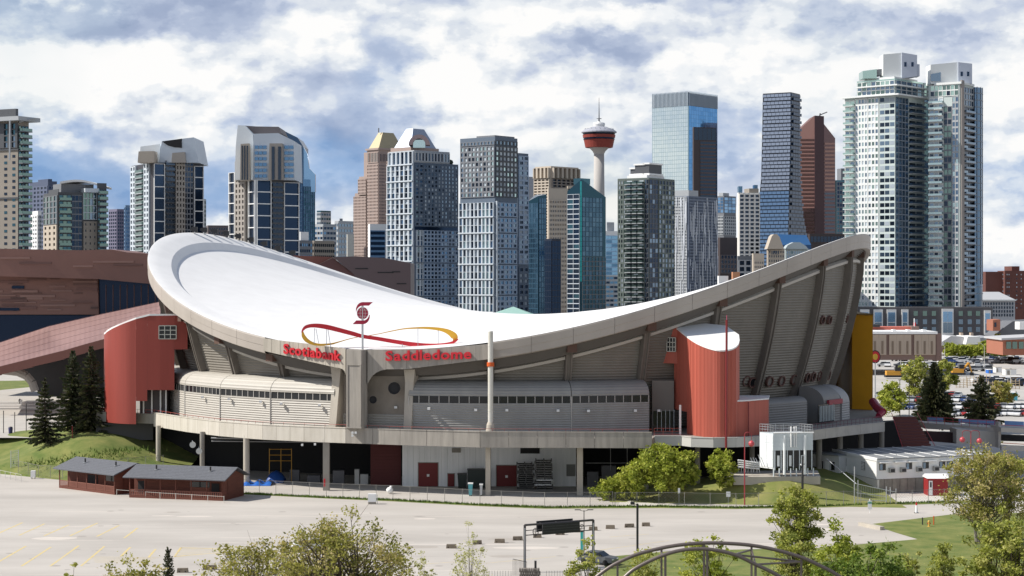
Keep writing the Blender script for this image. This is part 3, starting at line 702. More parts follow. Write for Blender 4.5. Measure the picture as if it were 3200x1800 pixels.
# ---- sign lettering
def lettering(root, text, x0, x1, ybase0, ybase1, Yf, hpx, m, boldness=.025, ext=.28):
    cu = bpy.data.curves.new('glyph', 'FONT'); gl = []
    for ch in text:
        cu.body = ch; cu.size = 1; cu.offset = boldness; cu.extrude = .5; cu.resolution_u = 3
        ob = bpy.data.objects.new('glyph', cu); COL.objects.link(ob); bpy.context.view_layer.update()
        dg = bpy.context.evaluated_depsgraph_get(); me = bpy.data.meshes.new_from_object(ob.evaluated_get(dg))
        vs = [(v.co.x, v.co.y, v.co.z) for v in me.vertices]; fs = [tuple(p.vertices) for p in me.polygons]
        mn = min(v[0] for v in vs); mxx = max(v[0] for v in vs); gl.append((ch, vs, fs, mn, mxx - mn))
        bpy.data.objects.remove(ob); bpy.data.meshes.remove(me)
    gap = .085; tot = sum(g[4] for g in gl) + gap * (len(gl) - 1)
    A = W(x0, ybase0, Yf(x0)); B = W(x1, ybase1, Yf(x1)); d = B - A
    capz = hpx * Yf(x0) / FP / .72; cur = 0
    n = Vector((d.y, -d.x, 0)).normalized()
    for ch, vs, fs, mn, wd in gl:
        out = []
        for x, y, z in vs:
            t = (cur + x - mn) / tot
            p = A + d * t + Vector((0, 0, y * capz)) + n * (.02 + (z + .5) * ext); out.append(p)
        cur += wd + gap
        MB().add(out, fs).build('letter', m, root)
s1 = thing('fascia_sign', 'red letters reading Scotiabank on the concrete fascia left of the buttress', 'sign', W(975, 1130, YL(975)))
lettering(s1, 'Scotiabank', 889, 1067, 1104, 1127.5, lambda p: YL(p) - .05, 31, SIGNR)
s2 = thing('fascia_sign', 'red letters reading Saddledome on the concrete fascia right of the buttress', 'sign', W(1340, 1130, YR(1340)))
lettering(s2, 'Saddledome', 1206, 1474, 1127, 1120, lambda p: YR(p) - .05, 31, SIGNR)

# ---- ribbon loop and globe emblem on the roof edge
def ribbon():
    Y0 = 290.5
    t = thing('infinity_ribbon', 'red and yellow figure-eight ribbon sculpture standing on the roof edge', 'sculpture', W(1185, 1090, Y0))
    S = 2.899; 
    def P(zx, zy): return (800 + zx / S, 900 + zy / S)
    def strand(name, pts, m, dY):
        # pts: zoom x, y, half width ; thick strip with its own depth
        import itertools
        out = []
        n = len(pts); dense = []
        for i in range(n - 1):
            p0 = pts[max(i - 1, 0)]; p1 = pts[i]; p2 = pts[i + 1]; p3 = pts[min(i + 2, n - 1)]
            for k in range(8):
                u = k / 8; dense.append(tuple(.5 * ((2 * p1[c]) + (-p0[c] + p2[c]) * u + (2 * p0[c] - 5 * p1[c] + 4 * p2[c] - p3[c]) * u * u + (-p0[c] + 3 * p1[c] - 3 * p2[c] + p3[c]) * u ** 3) for c in range(3)))
        dense.append(pts[-1]); vs = []
        for i, (x, y, w) in enumerate(dense):
            a = dense[max(i - 1, 0)]; b = dense[min(i + 1, len(dense) - 1)]; tx, ty = b[0] - a[0], b[1] - a[1]; l = sqrt(tx * tx + ty * ty); nx, ny = -ty / l, tx / l
            yy = Y0 + dY + 1.2 * sin(pi * (x - 415) / 1415)
            q0 = W(*P(x + nx * w, y + ny * w), yy); q1 = W(*P(x - nx * w, y - ny * w), yy)
            e = Vector((0, .35, 0)); vs += [q0, q1, q1 + e, q0 + e]
        k = len(dense); fs = [(j * 4 + e, j * 4 + (e + 1) % 4, j * 4 + 4 + (e + 1) % 4, j * 4 + 4 + e) for j in range(k - 1) for e in range(4)] + [(3, 2, 1, 0), (k * 4 - 4, k * 4 - 3, k * 4 - 2, k * 4 - 1)]
        MB().add(vs, fs).build(name, m, t)
    strand('red_band', [(414, 405, 3), (424, 380, 9), (455, 352, 15), (510, 341, 17), (580, 344, 20), (660, 358, 21), (760, 383, 20), (880, 415, 19), (965, 438, 17), (1100, 459, 17), (1250, 485, 18), (1400, 508, 19), (1530, 522, 20), (1650, 522, 19), (1740, 508, 15), (1800, 485, 10), (1833, 462, 3)], SIGNR, 0)
    ym = mat('yellow_ribbon', (.72, .40, .03), .45); ys = mat('ribbon_back', (.30, .20, .04), .5)
    strand('yellow_band', [(420, 392, 6), (424, 415, 11), (432, 440, 16), (460, 475, 17), (510, 502, 13), (570, 514, 10), (640, 512, 9), (700, 503, 7), (770, 483, 4.5), (850, 460, 3.5), (920, 445, 3)], ym, .4)
    strand('yellow_band', [(1020, 432, 3), (1120, 414, 3), (1230, 390, 4), (1340, 370, 5), (1440, 363, 7), (1540, 362, 10), (1640, 370, 13), (1710, 385, 18), (1760, 408, 25), (1795, 438, 30), (1803, 462, 22), (1790, 484, 10)], ym, .4)
    sm = mat('stay_steel', (.35, .37, .4), .4, metal=.5)
    for (a, b) in (((530, 365), (527, 505)), ((543, 368), (567, 500)), ((640, 375), (637, 520)), ((652, 378), (678, 540)), ((1467, 362), (1467, 560)), ((1650, 378), (1650, 500)), ((1325, 505), (1325, 548)), ((1060, 549), (1325, 547))):
        MB().tube(W(*P(*a), Y0 + 1.0), W(*P(*b), Y0 + .6), .05, 5).build('stay', sm, t)
    g = thing('globe_emblem', 'red S-shaped emblem with a gridded globe on a post above the buttress', 'emblem', W(1133, 1092, Y0))
    Yg = Y0 - .6
    MB().tube(W(1133, 1095, Yg), W(1133, 955, Yg), .17, 10).build('post', STEEL, g)
    E = mat('emblem_red', (.40, .010, .045), .5)
    def flat(name, pts, m, th=.25, dy=0.0):
        fr = [W(*P(x, y), Yg - .2 + dy) for x, y in pts]; n = len(fr); bk = [p + Vector((0, th, 0)) for p in fr]
        A = sum(pts[i][0] * pts[(i + 1) % n][1] - pts[(i + 1) % n][0] * pts[i][1] for i in range(n))
        fs = [tuple(range(n)), tuple(range(2 * n - 1, n - 1, -1))] + [(i, n + i, n + (i + 1) % n, (i + 1) % n) for i in range(n)]
        if A > 0: fs = [f[::-1] for f in fs]
        MB().add(fr + bk, fs).build(name, m, g)
    def arc(cx, cy, rx, ry, a0, a1, n=10): return [(cx + rx * cos(radians(a0 + (a1 - a0) * i / n)), cy + ry * sin(radians(a0 + (a1 - a0) * i / n))) for i in range(n + 1)]
    flat('upper_hook', [(1058, 128), (1022, 160), (975, 160)] + arc(967, 225, 60, 65, -90, -170) [1:] + [(906, 215)] + arc(967, 200, 62, 72, -188, -100, 10)[1:] + [(965, 128)], E)
    flat('lower_hook', [(874, 328), (908, 294), (960, 294)] + arc(966, 230, 60, 65, 88, 12) + [(1030, 243)] + arc(968, 256, 62, 72, 0, 80, 10)[1:] + [(970, 328)], E)
    flat('globe', arc(966, 228, 52, 55, 0, 351, 24), E, .2, .05)
    gm = mat('emblem_grid', (.75, .72, .72), .5)
    def line(pts, w=3.2):
        for a, b in zip(pts[:-1], pts[1:]):
            mbq = MB().tube(W(*P(*a), Yg - .22), W(*P(*b), Yg - .22), w / S * Yg / FP / 2, 4); allg.v.extend([]); n0 = len(allg.v); allg.v += mbq.v; allg.f += [tuple(i + n0 for i in f) for f in mbq.f]; allg.m += [0] * len(mbq.f)
    allg = MB()
    line(arc(966, 228, 24, 52, -90, 270, 20)); line([(966, 176), (966, 280)]) ; line(arc(966, 228, 52, 55, -90, 270, 24), 3)
    for y, w_ in ((200, 46), (228, 52), (256, 46)): line([(966 - w_, y), (966 + w_, y)])
    allg.build('globe_grid', gm, g)
ribbon()
# ================================================================== THE CITY
def coated(name, col, rough=.12, metal=.85): return mat(name, col, rough, metal=metal)
G_BLUE = coated('blue_glass', (.10, .20, .34)); G_TEAL = coated('teal_glass', (.05, .12, .16)); G_DARK = coated('dark_glass', (.035, .052, .08), .15)
G_NAVY = coated('navy_glass', (.02, .04, .08), .2); G_PALE = coated('pale_glass', (.46, .60, .61), .15); G_GREEN = coated('green_glass', (.16, .24, .22)); G_GREY = coated('grey_glass', (.18, .25, .33))
G_BLIND = mat('window_blind', (.33, .38, .43), .5); G_BRONZE = coated('bronze_glass', (.20, .10, .08), .25); G_LBLUE = coated('light_blue_glass', (.22, .38, .58))
G_T1 = coated('teal_a', (.05, .105, .165)); G_T2 = coated('teal_b', (.06, .125, .19)); G_T3 = coated('teal_c', (.08, .15, .22)); G_T4 = coated('teal_d', (.03, .08, .12)); G_LITE = mat('pale_blind', (.50, .57, .62), .4)  # last one is a pale blind behind some panes
class Tower:
    def __init__(s, name, label, cat_, xl, xc, xr, ytop, Y, a=50, body=None, ybot=900, z0=0.0, group=None, flat=True, bodytop=None):
        s.a = radians(a); s.Y = Y; s.cx = XY(xc, Y); s.C = Vector((s.cx, Y, 0)); s.z1 = ZY(ytop, Y); s.z0 = z0; s.zb = max(z0, ZY(ybot, Y) - 8)
        s.dL = Vector((cos(s.a), -sin(s.a), 0)); s.dR = Vector((sin(s.a), cos(s.a), 0))
        s.wL = -s.hit('L', xl); s.wR = s.hit('R', xr); s.n = 0
        if s.wL < 0 or s.wR < 0 or s.wL > 120 or s.wR > 120: print('TOWER?', label, round(s.wL), round(s.wR))
        s.t = thing(name, label, cat_, (s.cx, Y, z0), group)
        s.body_m = body
        if body: s.block(xl, xr, ytop, body=body, z0=z0)
    def hit(s, side, px):
        assert True
        d = s.dL if side == 'L' else s.dR; tx = (px - 1600) / FP
        return (tx * s.C.y - s.C.x) / (d.x - tx * d.y)
    def z(s, y): return ZY(y, s.Y)
    def block(s, xl, xr, ytop, body=None, z0=None, name='wall', inset=0.0, topf=None):
        wl = -s.hit('L', xl); wr = s.hit('R', xr)
        A = s.C + s.dL * -inset * 0; p = [s.C, s.C + s.dR * wr, s.C + s.dR * wr - s.dL * wl, s.C - s.dL * wl]
        return MB().prism([(q.x, q.y) for q in p], s.z0 if z0 is None else z0, s.z(ytop), top=topf).build(name, body or s.body_m, s.t)
    def plan(s, l, r):  # point at l metres along the left face and r metres along the right one
        q = s.C - s.dL * l + s.dR * r; return (q.x, q.y)
    def inner(s, l0, l1, r0, r1, z0, z1, name, m, top=None):
        return MB().prism([s.plan(l0, r0), s.plan(l0, r1), s.plan(l1, r1), s.plan(l1, r0)], z0, z1, top=top).build(name, m, s.t)
    def seg(s, side, x0, x1, y0, y1, nx, nz, frame, glass, pw=.65, ph=.6, proud=.3, cut=True, name='window', fname='facade_frame', limit=300, pier=True, band=True, balc=None, seed=0, push=0.0, fk=None):
        """openings between two picture columns of one face; y0 top, y1 bottom"""
        d = s.dL if side == 'L' else s.dR
        s0, s1 = s.hit(side, x0), s.hit(side, x1)
        nrm = Vector((d.y, -d.x, 0)); o = s.C + d * s0 + nrm * push; w = s1 - s0; zt, zb = s.z(y0), s.z(y1)
        cw, chh = w / nx, (zt - zb) / nz
        rnd = random.Random(seed * 77 + int(x0)); rot = atan2(d.y, d.x)
        if frame:
            mb = MB(); pr = cw * (1 - pw); br = chh * (1 - ph)
            if pier:
                for i in range(nx + 1):
                    a = max(0, i * cw - pr / 2); b = min(w, i * cw + pr / 2)
                    mb.obox(o + d * a + Vector((0, 0, zb)), d * (b - a), nrm * proud, Vector((0, 0, zt - zb)))
            if band:
                for j in range(nz + 1):
                    a = max(zb, zb + j * chh - br / 2); b = min(zt, zb + j * chh + br / 2)
                    mb.obox(o + d * .01 + Vector((0, 0, a)), d * (w - .02), nrm * (proud - .025), Vector((0, 0, b - a)))
            mb.build(fname, frame, s.t, kind='stuff')
        if glass:
            ms = []
            pwid, phei = cw * (pw if pier else 1), chh * (ph if band else 1)
            for g in glass:
                m_ = MB().box(0, pwid, -.06, 0, 0, phei); ms.append(mesh_of(m_, name, g))
            rest = {}
            for j in range(nz):
                for i in range(nx):
                    k = rnd.randrange(len(glass)); p = o + d * (i * cw + (cw - pwid) / 2) + nrm * .03 + Vector((0, 0, zb + j * chh + (chh - phei) / 2))
                    if s.n < limit:
                        inst(name, ms[k], p, s.t, rot); s.n += 1
                    else: rest.setdefault(k, MB()).obox(p, d * pwid, nrm * .06, Vector((0, 0, phei)))
            for k, m_ in rest.items(): m_.build(name, glass[k], s.t, kind='stuff')
        if balc:
            mslab, mrail, dep = balc[:3]; every = balc[3] if len(balc) > 3 else 1
            me = mesh_of(MB().box(0, w, -dep, 0, 0, .32), 'balcony', mslab); mr = MB().box(.1, w - .1, -dep + .02, -dep + .10, .33, 1.35); mr.box(.0, .08, -dep + .1, 0, .33, 1.35); mr.box(w - .08, w, -dep + .1, 0, .33, 1.35)
            mr = mesh_of(mr, 'rail', mrail)
            for j in range(0, nz, every):
                if s.n < limit:
                    b = inst('balcony', me, o + Vector((0, 0, zb + j * chh)), s.t, rot); r = bpy.data.objects.new('rail', mr); COL.objects.link(r); r.parent = b; s.n += 1

def city():
    white = mat('white_concrete_frame', (.52, .57, .62), .7); tan = mat('tan_precast', (.27, .24, .205), .85, var=.05, vscale=.1); dgrey = mat('dark_grey_cladding', (.07, .075, .085), .6); mgrey = mat('mid_grey_cladding', (.17, .18, .20), .65)
    lgrey = mat('light_grey_cladding', (.38, .40, .42), .7); pinks = mat('pink_granite', (.35, .275, .245), .8, var=.05, vscale=.05); beige = mat('beige_precast', (.46, .40, .33), .85)
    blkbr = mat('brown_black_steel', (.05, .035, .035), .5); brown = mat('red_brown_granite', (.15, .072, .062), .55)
    # ---- far left tower, tan with glass side
    t = Tower('apartment_tower', 'tall tan apartment tower with dark top floors at the left edge of the photo', 'tower', -40, 56, 90, 378, 700, 28, tan, 790)
    t.seg('L', -20, 56, 478, 790, 3, 16, None, [G_TEAL, G_DARK], .35, .42, seed=1)
    t.seg('L', -38, 57, 384, 462, 4, 4, dgrey, [G_GREY, G_TEAL], .45, .8, .6)
    for y in (466, 618, 780): t.inner(-.5, t.wL, -.4, .0, t.z(y + 3), t.z(y - 2), 'band_course', dgrey)
    t.seg('R', 57, 88, 392, 790, 3, 20, dgrey, [G_TEAL, G_GREEN, G_DARK], .85, .8, .3, balc=(mgrey, G_GREEN, 2.2), seed=2)
    t.inner(-3, t.wL, -3, t.wR + 3, t.z(378) + .01, t.z(365), 'roof_slab', lgrey)
    t.inner(2, t.wL, 1, t.wR * .4, t.z(365) + .01, t.z(338), 'plant_room', dgrey)
    MB().add([W(60, 384, 700), W(114, 368, 700), W(60, 379, 700), W(60, 384, 706), W(114, 368, 706), W(60, 379, 706)], [(0, 1, 2), (5, 4, 3), (0, 3, 4, 1), (1, 4, 5, 2), (2, 5, 3, 0)]).build('roof_fin', lgrey, t.t)
    MB().tube(W(31, 376, 697), W(30, 500, 697), .35, 6).build('flue', lgrey, t.t)
    # ---- blue one behind
    t = Tower('office_block', 'dark blue slab with a stepped roof just right of the tan tower', 'building', 92, 150, 178, 566, 1100, 50, mat('dull_blue_cladding', (.07, .09, .15), .7), 790)
    t.seg('L', 94, 149, 580, 790, 5, 16, mat('dull_blue_frame', (.10, .12, .19), .7), [G_NAVY, G_DARK], .6, .55)
    t.seg('R', 151, 177, 580, 790, 3, 16, mat('dull_blue_frame', (.10, .12, .19), .7), [G_NAVY], .6, .55)
    t.inner(4, t.wL * .7, 2, t.wR * .8, t.z(566), t.z(558), 'plant_room', mat('dull_blue_cladding', (.07, .09, .15), .7))
    t = Tower('apartment_block', 'slim white block squeezed between the tan tower and the curved-roof tower', 'building', 97, 118, 130, 659, 820, 60, WHITE, 790)
    t.seg('L', 98, 117, 672, 790, 3, 9, WHITE, [G_DARK, G_GREY], .6, .5)
    t.seg('R', 118, 129, 672, 790, 2, 9, lgrey, [G_DARK], .6, .5)
    # ---- tower with curved white roof
    t = Tower('apartment_tower', 'green glass tower with a curved roof standing behind the brown building', 'tower', 136, 181, 303, 600, 720, 60, dgrey, 790)
    t.seg('R', 184, 222, 608, 790, 3, 9, dgrey, [G_TEAL, G_GREEN], .9, .82, balc=(dgrey, G_GREEN, 1.2))
    t.seg('R', 223, 256, 608, 790, 3, 9, mgrey, [G_NAVY, G_DARK], .9, .8)
    t.seg('R', 259, 301, 596, 685, 4, 4, white, [G_GREEN, G_GREY], .88, .9, .6)
    t.seg('R', 259, 301, 690, 790, 3, 5, tan, [G_DARK], .28, .35, .6, push=.3)
    t.seg('L', 137, 180, 610, 700, 4, 5, mgrey, [G_GREEN, G_TEAL], .75, .8)
    t.seg('L', 139, 180, 702, 790, 3, 5, beige, [G_DARK], .4, .5, .5)
    a = s0 = t.hit('R', 259); t.inner(-3, 6, a, t.hit('R', 302), t.z(600), t.z(587), 'white_bay', white)
    t.inner(6, t.wL, 2, t.wR * .6, t.z(600), t.z(588), 'roof_slab', dgrey)
    b0 = Vector((*t.plan(2, t.hit('R', 196)), 0)); b1 = Vector((*t.plan(2, t.hit('R', 330)), 0)); pts = []
    rows = []
    for j in range(9):
        f_ = j / 8; zz = lerp(t.z(567), t.z(577), f_) + 1.5 * sin(pi * f_); p = b0.lerp(b1, f_); rows.append([Vector((p.x, p.y - 2, zz)), Vector((p.x, p.y + 14, zz)), Vector((p.x, p.y + 14, zz - .8)), Vector((p.x, p.y - 2, zz - .8)), Vector((p.x, p.y - 2, zz))])
    MB().grid(rows).build('curved_roof', WHITE, t.t)
    t.inner(3, 14, t.hit('R', 198), t.hit('R', 300), t.z(600) + .01, t.z(572), 'plant_room', mgrey)
    t2 = Tower('apartment_wing', 'narrow dark glass wing with balconies right of the curved-roof tower', 'building', 303, 304, 333, 572, 726, 62, dgrey, 790)
    t2.seg('R', 305, 332, 590, 790, 3, 11, dgrey, [G_TEAL, G_DARK], .85, .8, balc=(mgrey, G_GREEN, 3.0))
    for (x0, xc, x1, y, Y, m, g, lab) in ((340, 366, 391, 653, 1200, mat('mauve_cladding', (.16, .15, .22), .7), [G_NAVY], 'dull mauve office block left of the pale glass one'), (388, 392, 412, 641, 1150, mat('blue_frame', (.16, .26, .40), .6), [G_LBLUE, G_BLUE], 'narrow blue glass block beside the leftmost sail-roofed tower')):
        t = Tower('office_block', lab, 'building', x0, xc, x1, y, Y, 50, m, 790)
        t.seg('L', x0 + 1, xc - .5, y + 6, 790, 4 if xc - x0 > 10 else 1, 12, m, g, .7, .6); t.seg('R', xc + .5, x1 - 1, y + 6, 790, 4, 12, m, g, .7, .6)
    # ---- the two towers with pale sail crowns
    def sail(name_label, x, yt, ysh, Y, crown):
        xl, xc, xr = x
        t = Tower('apartment_tower', name_label, 'tower', xl, xc, xr, ysh, Y, 35, mat('charcoal_glass_body', (.03, .032, .042), .4), 860)
        return t
    t = Tower('apartment_tower', 'leftmost tower with a pale sail-shaped crown behind the arena roof', 'tower', 411, 478, 636, 508, 800, 60, mat('charcoal_body', (.045, .045, .055), .5), 800)
    stone = mat('grey_stone_cladding', (.33, .30, .27), .8)
    t.seg('L', 412, 428, 511, 800, 2, 17, white, [G_DARK], .6, .62, .8); t.seg('L', 430, 452, 520, 800, 2, 17, None, [G_GREEN, G_TEAL], .9, .6, balc=(lgrey, G_GREEN, 1.4)); t.seg('L', 454, 470, 508, 800, 2, 17, white, [G_DARK], .6, .62, .8)
    t.seg('R', 480, 514, 511, 800, 1, 8, WHITE, [G_NAVY], .90, .92, .8)
    t.seg('R', 516, 545, 500, 800, 3, 18, mgrey, [G_DARK, G_NAVY], .7, .7, .2, balc=(dgrey, G_DARK, 1.2))
    t.seg('R', 546, 574, 480, 800, 3, 19, stone, [G_DARK, G_GREY], .45, .6, 1.4, push=.5)
    t.seg('R', 575, 604, 500, 800, 3, 18, mgrey, [G_DARK, G_NAVY], .7, .7, .2, balc=(dgrey, G_DARK, 1.2))
    t.seg('R', 606, 635, 515, 800, 1, 8, WHITE, [G_NAVY], .90, .92, .8)
    def px_prism(poly, Y, th, name, m, par): return plate(poly, lambda p: Y, th, name, m, par)
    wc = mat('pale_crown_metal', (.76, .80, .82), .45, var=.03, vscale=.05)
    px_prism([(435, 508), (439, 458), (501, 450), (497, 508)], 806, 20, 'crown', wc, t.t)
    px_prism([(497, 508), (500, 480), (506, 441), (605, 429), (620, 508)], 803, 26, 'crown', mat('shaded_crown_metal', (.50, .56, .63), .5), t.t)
    px_prism([(507, 442), (568, 433), (568, 462), (545, 460), (525, 455)], 802.5, .4, 'crown_opening', DARKIN, t.t)
    px_prism([(430, 508), (433, 473), (481, 472), (481, 508)], 797, 8, 'stone_block', beige, t.t)
    px_prism([(536, 508), (538, 478), (577, 475), (580, 508)], 801, 3, 'stone_block', stone, t.t)
    t = Tower('office_block', 'pale slim block peeking out right of the leftmost sail-roofed tower', 'building', 634, 636, 644, 622, 900, 40, lgrey, 800); t.seg('R', 636.5, 643, 626, 790, 2, 12, lgrey, [G_GREEN], .7, .6)
    t = Tower('office_block', 'low brown block between the two sail-roofed towers', 'building', 644, 650, 714, 704, 1000, 75, mat('brown_far', (.13, .11, .11), .8), 760); t.seg('R', 652, 712, 708, 750, 8, 3, mat('brown_far', (.13, .11, .11), .8), [G_DARK], .6, .5)
    # second
    t = Tower('apartment_tower', 'dark glass tower with a pale open-topped crown, right of the lower sail-roofed tower', 'tower', 718, 800, 934, 562, 760, 55, mat('charcoal_body', (.045, .045, .055), .5), 860)
    t.seg('L', 719, 738, 532, 860, 1, 10, WHITE, [G_NAVY], .86, .92, .8)
    t.seg('L', 746, 776, 500, 860, 3, 21, stone, [G_DARK, G_GREY], .5, .6, 1.0, push=.8)
    t.seg('L', 780, 800, 562, 860, 1, 8, WHITE, [G_NAVY], .88, .92, .8)
    t.seg('R', 801, 846, 562, 860, 1, 8, WHITE, [G_NAVY], .94, .92, .8)
    t.seg('R', 849, 882, 566, 860, 3, 18, mgrey, [G_DARK, G_NAVY], .75, .7, .2, balc=(dgrey, G_DARK, 1.0))
    t.seg('R', 886, 933, 567, 860, 1, 8, WHITE, [G_NAVY], .94, .92, .8)
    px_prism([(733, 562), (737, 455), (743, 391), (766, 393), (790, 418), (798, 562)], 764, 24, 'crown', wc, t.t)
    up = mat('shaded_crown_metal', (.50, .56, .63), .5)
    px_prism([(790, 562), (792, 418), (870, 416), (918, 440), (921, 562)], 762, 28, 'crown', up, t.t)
    px_prism([(743, 391), (800, 395), (870, 396), (880, 416), (868, 425), (790, 420), (778, 426), (766, 425)], 770, 22, 'roof_louvre', mat('crown_louvre', (.14, .12, .12), .6), t.t)
    px_prism([(750, 565), (752, 450), (778, 448), (780, 565)], 759, 4, 'pilaster', beige, t.t); px_prism([(838, 562), (842, 448), (882, 448), (884, 562)], 758, 4, 'pilaster', stone, t.t)
    for x0, x1, n in ((795, 834, 3), (888, 918, 2)):
        for j in range(6):
            for i in range(n):
                a_, b_ = x0 + (x1 - x0) * i / n + .8, x0 + (x1 - x0) * (i + 1) / n - .8; y_ = 455 + j * 18
                plate([(a_, y_), (b_, y_), (b_, y_ + 10), (a_, y_ + 10)], lambda p: 761.6, .3, 'window', G_BLUE, t.t)
    for x_ in (755, 763, 771): px_prism([(x_, 562), (x_, 455), (x_ + 3.5, 455), (x_ + 3.5, 562)], 758.6, .5, 'window', G_DARK, t.t)
    for x_ in (849, 869): px_prism([(x_, 562), (x_, 458), (x_ + 9, 458), (x_ + 9, 562)], 757.6, .5, 'window', G_DARK, t.t)
    # blue slanted glass tower
    t = Tower('office_tower', 'blue glass tower with a slanting top right behind the dark pale-crowned tower', 'tower', 900, 947, 985, 560, 1100, 45, G_BLUE, 860)
    px_prism([(880, 600), (880, 405), (930, 430), (946, 455), (946, 600)], 1101, 30, 'wall', mat('slate_blue', (.05, .10, .18), .3, metal=.6), t.t)
    px_prism([(946.3, 600), (946.3, 455), (960, 480), (966, 525), (985, 545), (985, 600)], 1104, 3, 'wall', G_LBLUE, t.t)
    t.seg('R', 948, 984, 582, 850, 5, 22, mat('slate_blue', (.05, .10, .18), .3, metal=.6), [G_T1, G_T2, G_T4], .85, .8, .3)
    t.seg('L', 934, 946, 560, 850, 2, 22, mat('slate_blue', (.05, .10, .18), .3, metal=.6), [G_BLUE], .85, .8, .3)
    low = [
     (990, 1003, 1034, 658, 1500, G_TEAL, [G_TEAL, G_BLUE], 5, 4, 12, 'small dark teal glass office block on the far skyline', lgrey),
     (983, 1010, 1050, 700, 1150, lgrey, [G_NAVY, G_BLUE], 3, 4, 8, 'pale grey office block with dark ribbon windows in the gap left of the pink tower', lgrey),
     (1046, 1058, 1104, 690, 1200, lgrey, [G_GREY], 2, 5, 8, 'plain light grey office block with faint windows beside the pink tower', lgrey),
     (1083, 1086, 1106, 732, 1000, mat('cream_wall', (.50, .49, .45), .8), None, 0, 0, 0, 'blank cream slab wall next to the foot of the pink tower', lgrey),
     (976, 982, 1045, 752, 900, tan, [G_DARK], 2, 10, 4, 'low tan apartment block above the brown roof', tan),
     (929, 935, 976, 751, 880, mgrey, [G_NAVY, G_BLUE], 2, 6, 4, 'low dark blue glazed block below the slanting glass tower', mgrey),
    ]
    for xl, xc, xr, y, Y, b, g, nl, nr, nz, lab, fr in low:
        t = Tower('office_block', lab, 'building', xl, xc, xr, y, Y, 40, b, 850)
        if g: t.seg('L', xl + .5, xc - .3, y + 5, 830, nl, nz, fr, g, .8, .5, .3); t.seg('R', xc + .3, xr - .5, y + 5, 830, nr, nz, fr, g, .85, .5, .3)
        if xl == 929: t.inner(2, t.wL * .9, 2, t.wR * .85, t.z(y) + .01, t.z(724), 'plant_room', WHITE)
        if xl == 1046: t.inner(3, t.wL * .9, 4, t.wR * .5, t.z(y) + .01, t.z(682), 'plant_room', mgrey)
    # ---- pink granite stepped tower with a gold hip roof
    def hip(t, l0, l1, r0, r1, zb, zt, rl, rr, name, m, m2=None):
        P_ = lambda l, r, z: Vector((*t.plan(l, r), z))
        b = [P_(l0, r0, zb), P_(l0, r1, zb), P_(l1, r1, zb), P_(l1, r0, zb)]; dl, dr = (l1 - l0) * rl, (r1 - r0) * rr
        tp = [P_(l0 + dl, r0 + dr, zt), P_(l0 + dl, r1 - dr, zt), P_(l1 - dl, r1 - dr, zt), P_(l1 - dl, r0 + dr, zt)]
        return MB().add(b + tp, [(3, 2, 1, 0), (4, 5, 6, 7)] + [(i, (i + 1) % 4, 4 + (i + 1) % 4, 4 + i) for i in range(4)]).build(name, m, t.t)
    Yp = 1500
    t = Tower('office_tower', 'stepped pink granite tower with a gold hipped roof', 'tower', 1147, 1183, 1262, 468, Yp, 48, pinks, 870)
    t.seg('L', 1148, 1182, 512, 860, 8, 34, pinks, [G_DARK, G_BRONZE], .5, .5, .35); t.seg('L', 1150, 1182, 474, 508, 7, 1, pinks, [G_PALE, G_BRONZE], .6, .85, .5)
    t.seg('R', 1184, 1213, 512, 860, 7, 34, pinks, [G_DARK], .5, .5, .35); t.seg('R', 1186, 1212, 478, 506, 6, 1, pinks, [G_DARK], .6, .85, .5)
    l = t.wL
    for x, y in ((1128, 472), (1119, 548), (1106, 600)):
        s_ = -t.hit('L', x); t.inner(l - 1 if y == 472 else l, s_, 3 if y < 500 else 1 , t.wR * .8, 0, t.z(y), 'step', pinks); 
    t.seg('L', 1107, 1146, 610, 860, 9, 26, pinks, [G_DARK, G_BRONZE], .5, .5, .9, push=.05)
    t.seg('L', 1121, 1146, 556, 606, 6, 5, pinks, [G_BRONZE], .5, .5, .9, push=.05)
    t.inner(-1, l + 1, -1, t.wR + 1, t.z(468), t.z(462), 'cornice', pinks)
    hip(t, 1, l - 1, 1, t.wR * 1.0, t.z(462) + .01, t.z(411), .28, .28, 'roof', mat('gold_roof', (.38, .32, .20), .4, metal=.4))
    MB().tube(Vector((*t.plan(l / 2, 6), t.z(411))), Vector((*t.plan(l / 2, 6), t.z(397))), .5, 6).build('aerial', mgrey, t.t)
    # silver hip roof tower
    t = Tower('office_tower', 'pink granite tower with a silver hipped roof and arched dormer', 'tower', 1212, 1284, 1380, 470, 1420, 42, pinks, 870)
    t.seg('L', 1208, 1222, 500, 860, 4, 34, pinks, [G_DARK, G_PALE], .55, .5, .4)
    t.inner(2, t.wL - 1, 2, t.wR - 1, t.z(470) + .01, t.z(458), 'attic', pinks)
    hip(t, 3, t.wL - 4, 3, t.wR - 3, t.z(458) + .01, t.z(397), .30, .28, 'roof', mat('silver_roof', (.30, .34, .42), .4, metal=.4))
    c = W(1310, 470, 1417); seg_ = 14; rr_ = 8.0
    vs = [c + Vector((rr_ * k * cos(pi * i / seg_), yy, rr_ * k * sin(pi * i / seg_) + 4)) for yy in (-2, 10) for k in (1, .62) for i in range(seg_ + 1)]
    n1 = seg_ + 1
    fs = [(i, i + 1, n1 + i + 1, n1 + i) for i in range(seg_)] + [(2 * n1 + i, 3 * n1 + i, 3 * n1 + i + 1, 2 * n1 + i + 1) for i in range(seg_)] + [(i + 1, i, 2 * n1 + i, 2 * n1 + i + 1) for i in range(seg_)] + [(n1 + i, n1 + i + 1, 3 * n1 + i + 1, 3 * n1 + i) for i in range(seg_)]
    MB().add(vs, fs).build('dormer_arch', mat('mauve_stone', (.32, .24, .24), .7), t.t)
    MB().box(c.x - 4.6, c.x + 4.6, c.y - .5, c.y + 8, c.z + 2, c.z + 8).build('dormer_window', G_PALE, t.t)
